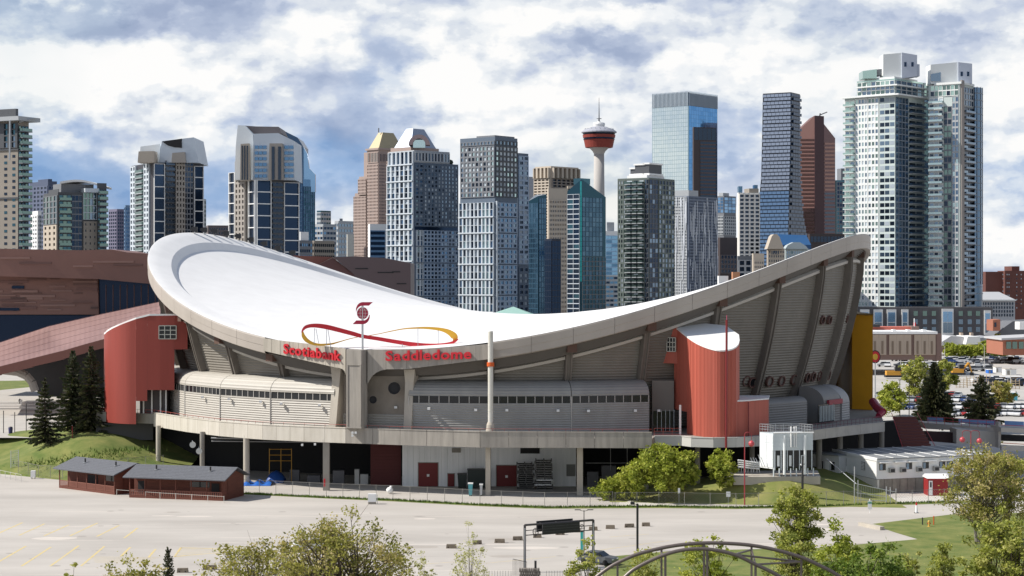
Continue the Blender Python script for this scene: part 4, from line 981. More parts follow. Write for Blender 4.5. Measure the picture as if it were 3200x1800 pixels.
    # small one in front of them
    t = Tower('office_block', 'white-topped block with dark blue striped glazing below the pink towers', 'building', 1150, 1156, 1216, 700, 1050, 72, WHITE, 870)
    t.seg('R', 1157, 1203, 720, 850, 1, 8, mat('blue_band', (.10, .20, .34), .5), [G_NAVY], .98, .6, .3); t.inner(2, t.wL, 12, t.wR, t.z(700), t.z(686), 'upper_block', WHITE)
    # ---- twin slab towers with white frames
    Yg = 980
    dk = mat('dark_slate_grid', (.10, .135, .185), .6); lt = mat('pale_slate_grid', (.29, .37, .48), .6)
    t = Tower('apartment_tower', 'left one of the twin gridded towers, with white framed glazing to its full height', 'tower', 1211, 1294, 1432, 507, Yg, 48, dk, 990)
    W3 = [G_GREY, G_NAVY, G_BLUE, G_DARK, G_BLIND, G_PALE]
    for y0, y1 in ((472, 512), (514, 564), (568, 618), (622, 666), (670, 715), (719, 765), (769, 815), (819, 868), (872, 925), (928, 975)):
        t.seg('L', 1212 if y0 > 500 else 1216, 1293, y0, y1, 6, 3 if y0 > 500 else 1, white, W3, .72, 1.0 if 0 else .93, .9, limit=180, band=True)
        t.seg('L', 1212 if y0 > 500 else 1216, 1293, y1 - 1, y1 + 3, 1, 1, white, None, 0, 0, 1.3)
    t.block(1216, 1405, 469, body=lgrey, z0=t.z(507) + .01, name='upper_storeys'); t.seg('R', 1296, 1404, 474, 504, 11, 1, lgrey, [G_NAVY, G_GREY], .55, .8, .5, limit=300)
    t.seg('R', 1296, 1322, 512, 706, 2, 16, dk, W3, .6, .55, .5); t.seg('R', 1324, 1431, 512, 706, 10, 16, dk, [G_GREY, G_LITE, G_BLIND, G_DARK, G_GREY], .5, .62, .35)
    t.seg('R', 1296, 1431, 708, 718, 1, 1, None, [G_NAVY], 1, 1)
    for y0, y1 in ((719, 768), (771, 820), (823, 872), (875, 925), (928, 975)):
        t.seg('R', 1300, 1320, y0, y1, 2, 3, white, W3, .7, .9, .9); t.seg('R', 1323, 1431, y0, y1, 10, 4, lt, [G_NAVY, G_GREY, G_DARK, G_BLUE], .68, .62, .5)
    rb = random.Random(4)
    for i in range(10): MB().ball((*t.plan(2 + rb.uniform(0, 6), t.hit('R', 1330 + i * 10)), t.z(507) + 1.2), 1.6, 6, 4).build('roof_shrub', mat('roof_shrub', (.03, .05, .03), .9), t.t)
    t = Tower('apartment_tower', 'right one of the twin gridded towers, darker above and white framed below', 'tower', 1438, 1547, 1617, 427, 960, 40, dk, 990)
    t.seg('L', 1440, 1546, 440, 452, 10, 1, mgrey, [G_GREY], .7, .7, .4); t.seg('L', 1440, 1546, 455, 615, 9, 10, mgrey, [G_LITE, G_GREY, G_DARK, G_LITE, G_PALE], .64, .66, .5, limit=200)
    t.seg('R', 1548, 1616, 438, 452, 6, 1, dgrey, [G_GREY], .6, .7, .4); t.seg('R', 1548, 1616, 455, 615, 6, 10, dgrey, [G_LITE, G_PALE, G_LITE, G_BLIND], .72, .64, .5, limit=250)
    for y0, y1 in ((632, 676), (680, 726), (730, 775), (779, 824), (828, 872), (876, 921), (925, 975)):
        t.seg('L', 1437, 1545, y0, y1, 9, 2, white, W3, .70, .94, .9); t.seg('L', 1436, 1546, y1 - 1, y1 + 3, 1, 1, white, None, 0, 0, 1.3)
        t.seg('R', 1548, 1614, y0, y1, 5, 3, lt, [G_NAVY, G_DARK, G_GREY, G_BLUE], .66, .6, .5)
    t.seg('R', 1548, 1552, 628, 975, 1, 1, white, None, 0, 0, 1.0); t.inner(2, t.wL * .6, 2, t.wR, t.z(427) + .01, t.z(421), 'plant_room', mgrey)
    t = Tower('apartment_wing', 'slim gridded wing stepped back right of the darker twin tower', 'building', 1612, 1618, 1651, 478, 1010, 40, dk, 990)
    t.seg('R', 1620, 1650, 486, 826, 2, 22, lt, [G_BLIND, G_DARK, G_GREY], .7, .6, .5); t.seg('R', 1620, 1650, 834, 975, 2, 8, dk, [G_NAVY, G_BLIND], .6, .55, .5)
    MB().prism([(XY(1540, 700), 700), (XY(1662, 700), 700), (XY(1662, 740), 740), (XY(1540, 740), 740)], 0, ZY(985, 700)).build('wall', lgrey, tag(thing('hall_roof', 'pale green pointed roof just showing over the middle of the white arena roof', 'building', (XY(1600, 700), 700, 0))))
    h = bpy.data.objects['hall_roof']
    b0 = [W(1535, 985, 700), W(1668, 985, 700), W(1668, 981, 740), W(1535, 981, 740)]; ap = W(1604, 958, 720)
    MB().add(b0 + [ap], [(3, 2, 1, 0), (0, 1, 4), (1, 2, 4), (2, 3, 4), (3, 0, 4)]).build('roof', mat('copper_green_roof', (.30, .48, .42), .6), h)

    # ---- tower with brown vertical fins
    t = Tower('office_tower', 'beige tower with tall vertical fins around its top, left of the observation tower', 'tower', 1671, 1722, 1808, 519, 1750, 45, beige, 800)
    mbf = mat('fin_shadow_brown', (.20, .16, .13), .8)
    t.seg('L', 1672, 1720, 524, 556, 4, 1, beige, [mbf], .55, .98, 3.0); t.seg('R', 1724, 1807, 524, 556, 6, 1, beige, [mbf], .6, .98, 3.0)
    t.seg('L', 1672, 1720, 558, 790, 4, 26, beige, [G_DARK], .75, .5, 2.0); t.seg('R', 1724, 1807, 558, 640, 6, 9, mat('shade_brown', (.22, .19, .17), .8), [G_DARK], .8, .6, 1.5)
    t = Tower('office_block', 'pale mauve office block behind the right twin tower', 'building', 1648, 1652, 1672, 552, 1900, 45, mat('hazy_grey', (.32, .34, .38), .8), 700)
    t = Tower('office_tower', 'plain beige tower with rows of small square windows between two blue glass ones', 'tower', 1710, 1714, 1776, 588, 1350, 76, beige, 980)
    t.seg('R', 1716, 1775, 624, 980, 11, 25, beige, [G_DARK, mbf], .55, .48, .5); t.inner(2, t.wL, 22, t.wR, t.z(588) + .01, t.z(580), 'plant_room', beige)
    # ---- observation tower
    Yt = 1643; tx = XY(1872, Yt)
    t = thing('observation_tower', 'slender concrete observation tower with a red pod and a tall mast', 'tower', (tx, Yt, 0))
    k = Yt / FP; zz = lambda y: ZY(y, Yt)
    gc = mat('tower_concrete', (.42, .40, .38), .85)
    MB().lathe((tx, Yt, 0), [(19 * k, 0), (17.5 * k, zz(640)), (16 * k, zz(480))], 24).build('shaft', gc, t, smooth=True)
    MB().lathe((tx, Yt, 0), [(16 * k, zz(481)), (20 * k, zz(473)), (28 * k, zz(465)), (31 * k, zz(461))], 28).build('pod_neck', gc, t)
    MB().lathe((tx, Yt, 0), [(40 * k, zz(462)), (43 * k, zz(461)), (48 * k, zz(437)), (50 * k, zz(436.5))], 28).build('lower_pod', mat('pod_red', (.24, .035, .022), .6), t)
    MB().lathe((tx, Yt, 0), [(48 * k, zz(436.4)), (49.5 * k, zz(431))], 28).build('pod_window_band', G_NAVY, t)
    MB().lathe((tx, Yt, 0), [(50 * k, zz(430.9)), (51.5 * k, zz(422))], 28).build('upper_pod', mat('pod_red', (.24, .035, .022), .6), t)
    MB().lathe((tx, Yt, 0), [(49 * k, zz(421.9)), (52 * k, zz(416))], 28).build('pod_window_band', G_DARK, t)
    MB().lathe((tx, Yt, 0), [(52 * k, zz(415.9)), (55.5 * k, zz(415)), (55.5 * k, zz(412)), (46 * k, zz(405)), (24 * k, zz(397)), (18 * k, zz(396))], 28).build('roof', mat('pod_roof_grey', (.34, .35, .40), .6), t)
    MB().lathe((tx, Yt, 0), [(17 * k, zz(395.9)), (19 * k, zz(388)), (17 * k, zz(384)), (7 * k, zz(383)), (5 * k, zz(380))], 20).build('upper_drum', WHITE, t)
    MB().lathe((tx, Yt, 0), [(3 * k, zz(380)), (2 * k, zz(372)), (8 * k, zz(371.5)), (8 * k, zz(370)), (2 * k, zz(369.6)), (1.3 * k, zz(340)), (.5 * k, zz(305))], 10).build('mast', mgrey, t)
    for i in range(20):
        a_ = 2 * pi * i / 20; MB().box(tx + 44 * k * cos(a_) - .5, tx + 44 * k * cos(a_) + .5, Yt + 44 * k * sin(a_) - .5, Yt + 44 * k * sin(a_) + .5, zz(409), zz(402)).build('roof_bracket', WHITE, t)
    # ---- blue glass pair with gabled tops
    def gabled(lab, xl, xc, xr, ytl, ytc, ytr, Y, a, ybot, nl, nr, nz, gl):
        t = Tower('office_tower', lab, 'tower', xl, xc, xr, ytr, Y, a, None, ybot)
        zl, zc_, zr = ZY(ytl, Y), ZY(ytc, Y), ZY(ytr, Y)
        P4 = [t.plan(0, 0), t.plan(0, t.wR), t.plan(t.wL, t.wR), t.plan(t.wL, 0)]; zs = [zc_, zr, zr, zl]
        vs = [(*p, 0) for p in P4] + [(*p, z_) for p, z_ in zip(P4, zs)]
        MB().add(vs, [(3, 2, 1, 0), (4, 5, 6), (4, 6, 7)] + [(i, (i + 1) % 4, 4 + (i + 1) % 4, 4 + i) for i in range(4)]).build('wall', coated('gable_glass', (.022, .065, .095)), t.t)
        return t
    t = gabled('blue glass tower with a slanting roof right beside the darker twin tower', 1649, 1683, 1708, 628, 612, 606, 1050, 45, 985, 3, 4, 16, None)
    fb = mat('blue_glass_frame', (.03, .09, .15), .4, metal=.3)
    t.seg('L', 1650, 1682, 634, 980, 4, 22, fb, [G_T1, G_T2, G_T3], .85, .82, .2); t.seg('R', 1684, 1707, 618, 980, 3, 22, fb, [G_T1, G_T2, G_T3], .85, .82, .2)
    t = Tower('office_block', 'plain navy box block standing low between the two blue glass towers', 'building', 1702, 1724, 1753, 746, 900, 50, mat('navy_block', (.006, .014, .035), .35), 990)
    t.seg('L', 1703, 1723, 752, 985, 3, 12, mat('navy_block', (.006, .014, .035), .35), [G_NAVY], .9, .9, .15); t.seg('R', 1725, 1752, 752, 985, 3, 12, mat('navy_block', (.006, .014, .035), .35), [G_NAVY], .9, .9, .15)
    t = gabled('pointed blue-green glass tower in front of the observation tower shaft', 1773, 1818, 1893, 595, 560, 612, 930, 42, 985, 3, 4, 16, None)
    t.seg('L', 1774, 1812, 606, 980, 2, 24, white, [G_TEAL, G_NAVY, G_DARK], .96, .84, .5); t.seg('L', 1813, 1818, 566, 880, 1, 20, None, [mat('turquoise_glass', (.02, .22, .24), .25, metal=.5)], 1, .95)
    t.seg('R', 1819, 1883, 616, 800, 6, 12, fb, [G_T1, G_T2, G_T1, G_T3], .9, .86, .2); t.seg('R', 1819, 1892, 802, 980, 7, 12, mgrey, [G_T4, G_T1, G_T4], .9, .82, .3)
    t.inner(2, 7, 2, 9, t.z(575), t.z(556), 'plant_room', G_TEAL)
    t = Tower('office_block', 'low white-roofed block with sky blue glass bands right of the observation tower', 'building', 1886, 1892, 1931, 722, 1250, 68, WHITE, 960)
    t.seg('R', 1893, 1930, 736, 860, 2, 10, mat('pale_blue_band', (.30, .48, .66), .5), [G_LBLUE, G_LBLUE, G_BLUE], .96, .7, .3); t.seg('R', 1893, 1930, 862, 960, 3, 7, lgrey, [G_NAVY, G_BLUE], .9, .5, .3); t.inner(2, t.wL, 2, t.wR * .8, t.z(722) + .01, t.z(694), 'plant_room', lgrey)
    # ---- balconied grey green tower
    bg = mat('green_grey_cladding', (.10, .125, .115), .6)
    t = Tower('apartment_tower', 'dark green-grey tower stacked with balconies under a black penthouse', 'tower', 1930, 2028, 2108, 555, 900, 36, bg, 960)
    t.seg('L', 1932, 1956, 560, 960, 3, 26, bg, [G_GREEN, G_BLIND, G_DARK], .55, .65, .3, seed=3)
    t.seg('L', 1958, 1976, 560, 960, 1, 26, None, [G_GREY, G_LITE, G_DARK], .9, .6, seed=4, balc=(lgrey, G_GREEN, 1.8)); t.seg('L', 1980, 1994, 560, 960, 1, 26, None, [G_LITE, G_DARK, G_GREY], .9, .6, seed=5, balc=(lgrey, G_GREEN, 1.8)); t.seg('L', 1998, 2012, 560, 960, 1, 26, None, [G_DARK, G_LITE, G_GREEN], .9, .6, seed=6, balc=(lgrey, G_GREEN, 1.8))
    t.seg('L', 2015, 2027, 560, 960, 2, 26, dgrey, [G_DARK, G_GREY], .8, .8, .2)
    t.seg('R', 2029, 2056, 560, 960, 3, 26, dgrey, [G_NAVY, G_DARK, G_GREY], .85, .8, .2); t.seg('R', 2058, 2107, 560, 960, 5, 26, bg, [G_DARK, G_NAVY, G_BLIND, G_GREY], .7, .7, .3, limit=300)
    t.inner(3, t.wL * .8, 3, t.wR * .8, t.z(555) + .01, t.z(545), 'roof_slab', WHITE)
    for l0, l1, r0, r1, y in ((6, t.wL * .62, 5, 16, 513), (3, 6, 5, t.wR * .7, 511), (t.wL * .64, t.wL * .8, 6, 14, 524)):
        t.inner(l0, l1, r0, r1, t.z(545) + .01, t.z(y), 'penthouse', dgrey); t.inner(l0 - .5, l1 + .5, r0 - .5, r1 + .5, t.z(y) + .01, t.z(y) + .8, 'penthouse_frame', WHITE)
        t.inner(l0 - .5, l1 + .5, r0 - .5, r1 + .5, t.z(545) + .02, t.z(545) + .9, 'penthouse_frame', WHITE)
    # ---- big pale glass tower, with a slab added for its dark reflection
    Yb = 1700
    t = Tower('office_tower', 'tall pale blue mirror-glass tower with a finned crown', 'tower', 2038, 2152, 2242, 330, Yb, 40, coated('mirror_body', (.30, .42, .48)), 640)
    t.seg('L', 2039, 2150, 330, 640, 16, 24, coated('mirror_joint', (.26, .36, .40), .2), [coated('mirror_pane', (.70, .78, .77), .06), coated('mirror_pane_b', (.65, .74, .75), .06)], .94, .93, .12, limit=300)  # left panes tinted paler for the sky they reflect
    t.seg('R', 2153, 2241, 330, 640, 12, 24, coated('mirror_joint_r', (.08, .20, .38), .2), [coated('mirror_pane_r', (.10, .28, .55), .06), coated('mirror_pane_rb', (.13, .32, .60), .06)], .94, .93, .12, limit=300)
    t.block(2041, 2239, 288, body=coated('crown_glass', (.22, .30, .36), .2), z0=t.z(330) + .01, name='crown'); fin = mat('crown_fin', (.42, .48, .54), .5)
    for i in range(28):
        s_ = t.hit('L', 2039 + i * 4.1); p = t.C + t.dL * s_; MB().obox(p + Vector((0, 0, t.z(330))), t.dL * .5, Vector((t.dL.y, -t.dL.x, 0)) * 1.0, Vector((0, 0, t.z(285) - t.z(330)))).build('fin', fin, t.t)
    for i in range(24):
        s_ = t.hit('R', 2153 + i * 3.75); p = t.C + t.dR * s_; MB().obox(p + Vector((0, 0, t.z(330))), t.dR * .5, Vector((t.dR.y, -t.dR.x, 0)) * 1.0, Vector((0, 0, t.z(285) - t.z(330)))).build('fin', fin, t.t)
    t = Tower('office_tower', 'made-up near-black banded slab standing for the reflection in the mirror-glass tower', 'tower', 2164, 2168, 2238, 397, 1500, 72, blkbr, 640)  # added slab, gives shape to a dark reflection in the glass
    t.seg('R', 2188, 2237, 440, 640, 1, 18, mat('reflection_band', (.10, .06, .055), .5), [G_DARK], 1, .66, .3); t.seg('R', 2169, 2237, 399, 438, 5, 1, blkbr, [G_DARK], .95, .95, .2)
    # ---- pin-striped white and blue building
    t = Tower('office_tower', 'low tower striped with fine white vertical lines in front of the mirror-glass tower', 'tower', 2106, 2152, 2242, 612, 1000, 38, mat('stripe_body', (.15, .18, .24), .55), 940)
    sw = mat('stripe_white', (.62, .65, .70), .6); pale = mat('stripe_pale_wall', (.42, .44, .46), .7)
    t.seg('L', 2107, 2147, 614, 940, 8, 34, pale, [G_GREY], .6, .45, .4, limit=0)
    rb = random.Random(9)
    for side, x0, x1, n in (('L', 2108, 2147, 34), ('R', 2153, 2241, 90)):
        d = t.dL if side == 'L' else t.dR; nn = Vector((d.y, -d.x, 0))
        for i in range(n):
            x_ = rb.uniform(x0, x1); y_ = rb.uniform(612, 900); h_ = rb.uniform(20, 110); s_ = t.hit(side, x_)
            MB().obox(t.C + d * s_ + nn * .45 + Vector((0, 0, t.z(y_ + h_))), d * .35, nn * (.15 + .01 * (i % 9)), Vector((0, 0, h_ * t.Y / FP))).build('light_fin', sw, t.t)
    t.seg('R', 2153, 2241, 614, 940, 22, 34, mat('stripe_body', (.15, .18, .24), .55), [G_GREY, G_BLUE, G_NAVY], .6, .55, .35, limit=200)
    t.block(2104, 2182, 594, body=lgrey, z0=t.z(612) + .01, name='plant_room')
    # ---- cluster
    t = Tower('office_block', 'blue glass box block above a dark gridded base right of the striped tower', 'building', 2242, 2262, 2300, 612, 1450, 40, mgrey, 860)
    t.seg('L', 2243, 2261, 616, 665, 2, 5, mgrey, [G_LBLUE, G_BLUE], .9, .85, .2); t.seg('R', 2263, 2299, 616, 665, 3, 5, mgrey, [G_LBLUE, G_BLUE], .9, .85, .2); t.inner(2, t.wL, 2, t.wR * .6, t.z(612) + .01, t.z(602), 'plant_room', lgrey)
    t.seg('L', 2243, 2261, 675, 735, 4, 6, lgrey, [G_DARK], .65, .6, .4); t.seg('R', 2263, 2299, 675, 735, 6, 6, lgrey, [G_DARK], .65, .6, .4)
    t = Tower('office_block', 'dark brown block with a plain upper half left of the white gridded tower', 'building', 2242, 2250, 2304, 742, 1100, 68, blkbr, 860)
    t.seg('R', 2252, 2302, 796, 855, 5, 4, mat('brown_grey', (.12, .10, .10), .7), [G_DARK], .6, .6, .3)
    t = Tower('office_tower', 'white concrete tower with a grid of black windows left of the twisted tower', 'tower', 2303, 2308, 2374, 602, 1350, 76, mat('bright_white_frame', (.70, .68, .64), .7), 840)
    t.seg('R', 2309, 2373, 606, 820, 4, 17, mat('bright_white_frame', (.70, .68, .64), .7), [G_DARK], .72, .62, 1.2); t.inner(2, 12, t.wR * .55, t.wR, t.z(602) + .01, t.z(588), 'plant_room', tan)
    for x_ in (2308, 2356): MB().box(XY(x_, 1500), XY(x_ + 12, 1500), 1500, 1508, t.z(640), ZY(582 + (x_ > 2330) * -4, 1500)).build('rear_spire', G_LBLUE, t.t)
    t = Tower('office_block', 'small slate grey block with square windows under the white gridded tower', 'building', 2303, 2306, 2350, 800, 1000, 76, mgrey, 870)
    t.seg('R', 2308, 2348, 812, 870, 2, 3, lgrey, [G_NAVY], .7, .7, .4)
    for (x0, x1, y, lab, m) in ((2350, 2388, 792, 'square beige stone block low behind the rising arena roof', beige), (2242, 2276, 862, 'tiny white rooftop block just above the arena roof edge', WHITE), (2286, 2312, 850, 'tiny orange brick block just above the arena roof edge', mat('orange_brick', (.45, .22, .12), .8))):
        t = Tower('stone_block', lab, 'building', x0, x0 + 4, x1, y, 800 if y > 840 else 900, 76, m, 930)
        t.seg('R', x0 + 6, x1 - 2, y + 22, y + 90, 5, 5, m, [G_DARK], .5, .5, .3)
    t = Tower('hotel', 'beige stone hotel with a steep gable in front of the blue-roofed hall', 'building', 2396, 2399, 2452, 776, 980, 82, beige, 860)
    plate([(2398, 778), (2412, 738), (2418, 732), (2428, 732), (2436, 740), (2450, 778)], lambda p: 976, 12, 'gable', beige, t.t)
    t.seg('R', 2401, 2450, 780, 850, 7, 5, beige, [G_DARK], .45, .5, .3, push=.2)
    for i in range(5): plate([(2411 + i * 5, 795), (2411 + i * 5, 784), (2414 + i * 5, 784), (2414 + i * 5, 795)], lambda p: 975.4, .3, 'window', G_DARK, t.t)
    t = Tower('hotel', 'pale green stepped wing with a low curved top beside the stone gable', 'building', 2452, 2455, 2530, 778, 990, 82, mat('pale_green_wall', (.38, .44, .46), .7), 860)
    plate([(2454, 778), (2462, 766), (2480, 757), (2500, 757), (2518, 768), (2526, 778)], lambda p: 988, 10, 'curved_gable', mat('pale_green_wall', (.38, .44, .46), .7), t.t)
    t.seg('R', 2457, 2528, 782, 850, 10, 5, mat('pale_green_wall', (.38, .44, .46), .7), [G_TEAL, G_GREY], .6, .6, .3)
    t = thing('hall_roof', 'deep blue pitched roof behind the stone gable and the pale green wing', 'building', W(2480, 780, 1060))
    MB().add([W(2425, 800, 1050), W(2535, 800, 1050), W(2535, 765, 1050), W(2520, 735, 1070), W(2432, 732, 1070), W(2425, 765, 1050), W(2425, 800, 1110), W(2535, 800, 1110), W(2535, 765, 1110), W(2425, 765, 1110)], [(0, 1, 2, 5), (5, 2, 3, 4), (1, 7, 8, 2), (2, 8, 3), (7, 6, 9, 8), (8, 9, 4, 3), (6, 0, 5, 9), (9, 5, 4)]).build('roof', mat('deep_blue_roof', (.01, .07, .19), .5), t)
    # ---- twisting tower of stacked boxes, flaring at the foot
    t = thing('office_tower', 'dark blue tower of staggered window boxes that flares out at its foot', 'tower', (XY(2465, 1600), 1600, 0))
    Yq = 1600
    fl = [(288, 2384, 2472, 2500), (400, 2382, 2472, 2500), (500, 2380, 2470, 2500), (560, 2378, 2468, 2501), (620, 2372, 2466, 2504), (680, 2360, 2465, 2511), (720, 2354, 2463, 2519), (760, 2350, 2462, 2526), (800, 2348, 2462, 2530), (840, 2347, 2462, 2532)]
    def at(y):
        for a_, b_ in zip(fl[:-1], fl[1:]):
            if y <= b_[0]: f_ = (y - a_[0]) / (b_[0] - a_[0]); return [lerp(a_[i], b_[i], f_) for i in (1, 2, 3)]
        return list(fl[-1][1:])
    aq = radians(30); dL = Vector((cos(aq), -sin(aq), 0)); dR = Vector((sin(aq), cos(aq), 0))
    def onface(side, px, xc, Yc):
        C_ = Vector((XY(xc, Yc), Yc, 0)); d = dL if side == 'L' else dR; tx_ = (px - 1600) / FP; return C_, d, (tx_ * C_.y - C_.x) / (d.x - tx_ * d.y)
    rows = []
    for y in [288 + 12 * i for i in range(47)]:
        xl, xc, xr = at(y); C_, d, sl = onface('L', xl, xc, Yq); _, d2, sr = onface('R', xr, xc, Yq); z_ = ZY(y, Yq)
        p1 = C_ + dL * sl; p2 = C_ + dR * sr; p3 = p1 + dR * sr; rows.append([Vector((q.x, q.y, z_)) for q in (p1, C_, p2, p3, p1)])
    mb = MB().grid(rows[::-1]); mb.f.append(tuple(range(len(mb.v) - 5, len(mb.v) - 1))); mb.m.append(0); mb.build('wall', mat('black_blue_wall', (.012, .018, .03), .4), t)
    nbox = 0; rest = MB(); bx = [coated('box_glass', (.33, .38, .48), .2), coated('box_glass_low', (.16, .26, .42), .15)]; bd = coated('box_glass_dark', (.02, .045, .09), .2)
    NF = 46; hpx = (830 - 290) / NF
    for j in range(NF):
        y = 290 + hpx * (j + .5); xl, xc, xr = at(y)
        for side, x0, x1, n in (('L', xl, xc, 7), ('R', xc, xr, 4)):
            for i in range(n):
                sh = .5 if j % 2 else 0; a_ = (i + sh * .9) / n; b_ = min(1, a_ + .92 / n)
                if a_ > .97: continue
                C_, d, s0_ = onface(side, x0 + (x1 - x0) * a_, xc, Yq); _, _, s1_ = onface(side, x0 + (x1 - x0) * b_, xc, Yq)
                nn = Vector((d.y, -d.x, 0)); push = .2 + (1.4 if j % 2 else .4) * (1 if y < 640 else .3)
                o_ = C_ + d * s0_ + Vector((0, 0, ZY(y + hpx * .38, Yq))); m_ = (bx[0] if y < 600 else bx[1]) if side == 'L' else bd
                if side == 'L' and nbox < 300: MB().obox(o_, d * (s1_ - s0_), nn * push, Vector((0, 0, hpx * .72 * Yq / FP))).build('window_box', m_, t); nbox += 1
                else: 
                    rest.cm = {id(bx[0]): 0, id(bx[1]): 1, id(bd): 2}[id(m_)]; rest.obox(o_, d * (s1_ - s0_), nn * push, Vector((0, 0, hpx * .72 * Yq / FP)))
    rest.build('window_box', [bx[0], bx[1], bd], t, kind='stuff')
    # ---- red brown pointed tower
    t = thing('office_tower', 'red-brown granite tower with steeply sloping shoulders', 'tower', (XY(2560, 1750), 1750, 0)); Ys = 1750
    px_ = lambda poly, Y, th, name, m: plate(poly, lambda p: Y, th, name, m, t)
    plate([(2500, 860), (2500, 404), (2546, 361), (2546, 860)], lambda p: Ys + (2546 - p) * .25, 30, 'wall', brown, t); plate([(2546.2, 860), (2546.2, 361), (2575, 363), (2575, 860)], lambda p: Ys - 2, 30, 'centre_bay', mat('dark_brown_bay', (.06, .025, .03), .4), t)
    plate([(2575.2, 860), (2575.2, 388), (2610, 432), (2610, 860)], lambda p: Ys + (p - 2575) * .5, 30, 'wall', mat('brown_shaded_granite', (.15, .06, .06), .5), t)
    for j in range(27):
        y = 434 + j * 12
        plate([(2501, y), (2545, y), (2545, y + 6), (2501, y + 6)], lambda p: Ys + (2546 - p) * .25 - .5, .4, 'window_band', G_BRONZE, t)
        if y > 440: plate([(2577, y), (2609, y), (2609, y + 6), (2577, y + 6)], lambda p: Ys + (p - 2575) * .5 - .5, .4, 'window_band', G_BRONZE if y < 600 else G_DARK, t)
    MB().tube(W(2560, 360, Ys), W(2585, 350, Ys), .5, 5).build('crane_jib', dgrey, t); MB().tube(W(2562, 362, Ys), W(2563, 354, Ys), .6, 5).build('crane_post', dgrey, t)
    t = Tower('office_block', 'long low dark brown block at the foot of the red-brown tower', 'building', 2525, 2530, 2640, 730, 1300, 80, blkbr, 860)
    t.seg('R', 2532, 2638, 735, 760, 10, 1, blkbr, [G_DARK], .9, .7, .3)
    t = Tower('office_block', 'dark teal glass block half hidden behind the white residential pair', 'building', 2610, 2614, 2650, 563, 1500, 76, G_TEAL, 860); t.seg('R', 2615, 2648, 568, 780, 4, 16, mgrey, [G_TEAL, G_NAVY], .8, .7, .3); t.inner(0, 8, t.wR * .4, t.wR, t.z(563) + .01, t.z(526), 'upper_block', mgrey)

    # ---- white residential pair on the dark podium
    Y1 = 1075; wf = mat('bright_white_slab', (.72, .74, .73), .6); gg = coated('pale_green_glass', (.44, .60, .54), .2); gb = coated('slate_blue_glass', (.12, .19, .28), .12)
    def pair(lab, xl, xc, xr, y, a_):
        return Tower('apartment_tower', lab, 'tower', xl, xc, xr, y, Y1, a_, mat('white_tower_body', (.50, .57, .555), .6), 960)
    t = pair('left one of the white balconied towers, with a tall white core block on top', 2640, 2797, 2903, 298, 42)
    t.z0 = 0; nf = 34; ya, yb = 300, 960
    t.seg('L', 2641, 2672, ya + 4, yb, 2, nf, wf, [gg, G_PALE, G_GREY], .8, .66, .3, balc=(wf, gg, 2.6), seed=11); t.seg('L', 2673, 2712, ya, yb, 4, nf, wf, [G_PALE, gg, G_LITE, G_LITE, G_GREY], .58, .6, .35, seed=12, limit=190)
    t.seg('L', 2713, 2746, ya, yb, 3, nf, wf, [gg, G_GREEN, G_GREY, G_LITE, G_LITE], .66, .6, .35, seed=13, limit=190); t.seg('L', 2749, 2796, ya, yb, 3, nf, None, [G_DARK, G_GREY, G_BLIND], .85, .62, seed=14, limit=230, balc=(wf, G_PALE, 2.4))
    t.n = 232; t.seg('R', 2798, 2838, ya + 2, yb, 4, nf, mat('slate_mullion', (.20, .23, .27), .5), [gb, G_BLUE, G_GREY, gb], .85, .84, .25, seed=15, limit=232)
    t.n = 264; t.seg('R', 2840, 2884, ya + 10, yb, 2, nf, None, [G_DARK, G_NAVY], .9, .6, seed=16, limit=264); t.n = 266; t.seg('R', 2840, 2884, ya + 10, yb, 2, nf, None, None, balc=(lgrey, gb, 2.4), limit=300); t.seg('R', 2886, 2902, 245, yb, 1, nf, lgrey, [gg, gb], .8, .8, .3, limit=300)
    t.block(2678, 2900, 245, body=gg, z0=t.z(298) + .01, name='upper_storeys'); t.n = 300
    t.seg('L', 2680, 2796, 250, 292, 8, 3, wf, [gg, G_GREY, G_GREEN], .85, .8, .4, limit=300); t.seg('R', 2798, 2898, 250, 292, 6, 3, lgrey, [gb, G_GREY], .85, .8, .4)
    t.inner(-3, t.wL * .72, -3, t.wR * .9, t.z(268), t.z(268) + .7, 'terrace_slab', wf); t.inner(-4, t.wL * 1.02, -3, t.wR * .95, t.z(298), t.z(298) + .8, 'terrace_slab', wf)
    t.inner(1, t.wL * .62, 1, t.wR * .7, t.z(245) + .01, t.z(238), 'roof_slab', wf); px_prism([(2696, 245), (2696, 222), (2740, 216), (2740, 245)], Y1 + 8, 12, 'glass_screen', gg, t.t)
    px_prism([(2734, 218), (2784, 211), (2784, 226), (2750, 236), (2738, 236)], Y1 + 12, 8, 'roof_canopy', mgrey, t.t)
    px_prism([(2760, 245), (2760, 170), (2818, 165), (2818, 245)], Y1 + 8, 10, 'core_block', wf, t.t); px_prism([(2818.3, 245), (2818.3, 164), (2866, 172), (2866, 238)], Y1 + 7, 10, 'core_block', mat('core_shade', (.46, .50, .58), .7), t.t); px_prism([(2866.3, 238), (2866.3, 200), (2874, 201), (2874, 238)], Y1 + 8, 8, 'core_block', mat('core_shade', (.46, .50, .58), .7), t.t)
    for x_ in (2826, 2848): px_prism([(x_, 208), (x_, 194), (x_ + 7, 194), (x_ + 7, 208)], Y1 + 6.8, .3, 'window', G_NAVY, t.t)
    t = pair('right one of the white balconied towers, ending in a curved glass side', 2902, 3000, 3050, 262, 36)
    t.seg('L', 2905, 2948, 300, 960, 3, nf, wf, [G_GREY, G_DARK, G_LITE], .8, .62, .3, seed=21, limit=150, balc=(wf, G_PALE, 2.2)); t.seg('L', 2950, 2974, 330, 960, 2, nf - 2, mgrey, [G_DARK, G_GREEN], .85, .75, .3, seed=22, limit=180); t.seg('L', 2976, 2996, 300, 960, 2, nf, lgrey, [G_PALE, gb, G_GREY], .75, .7, .35, seed=23, limit=220)
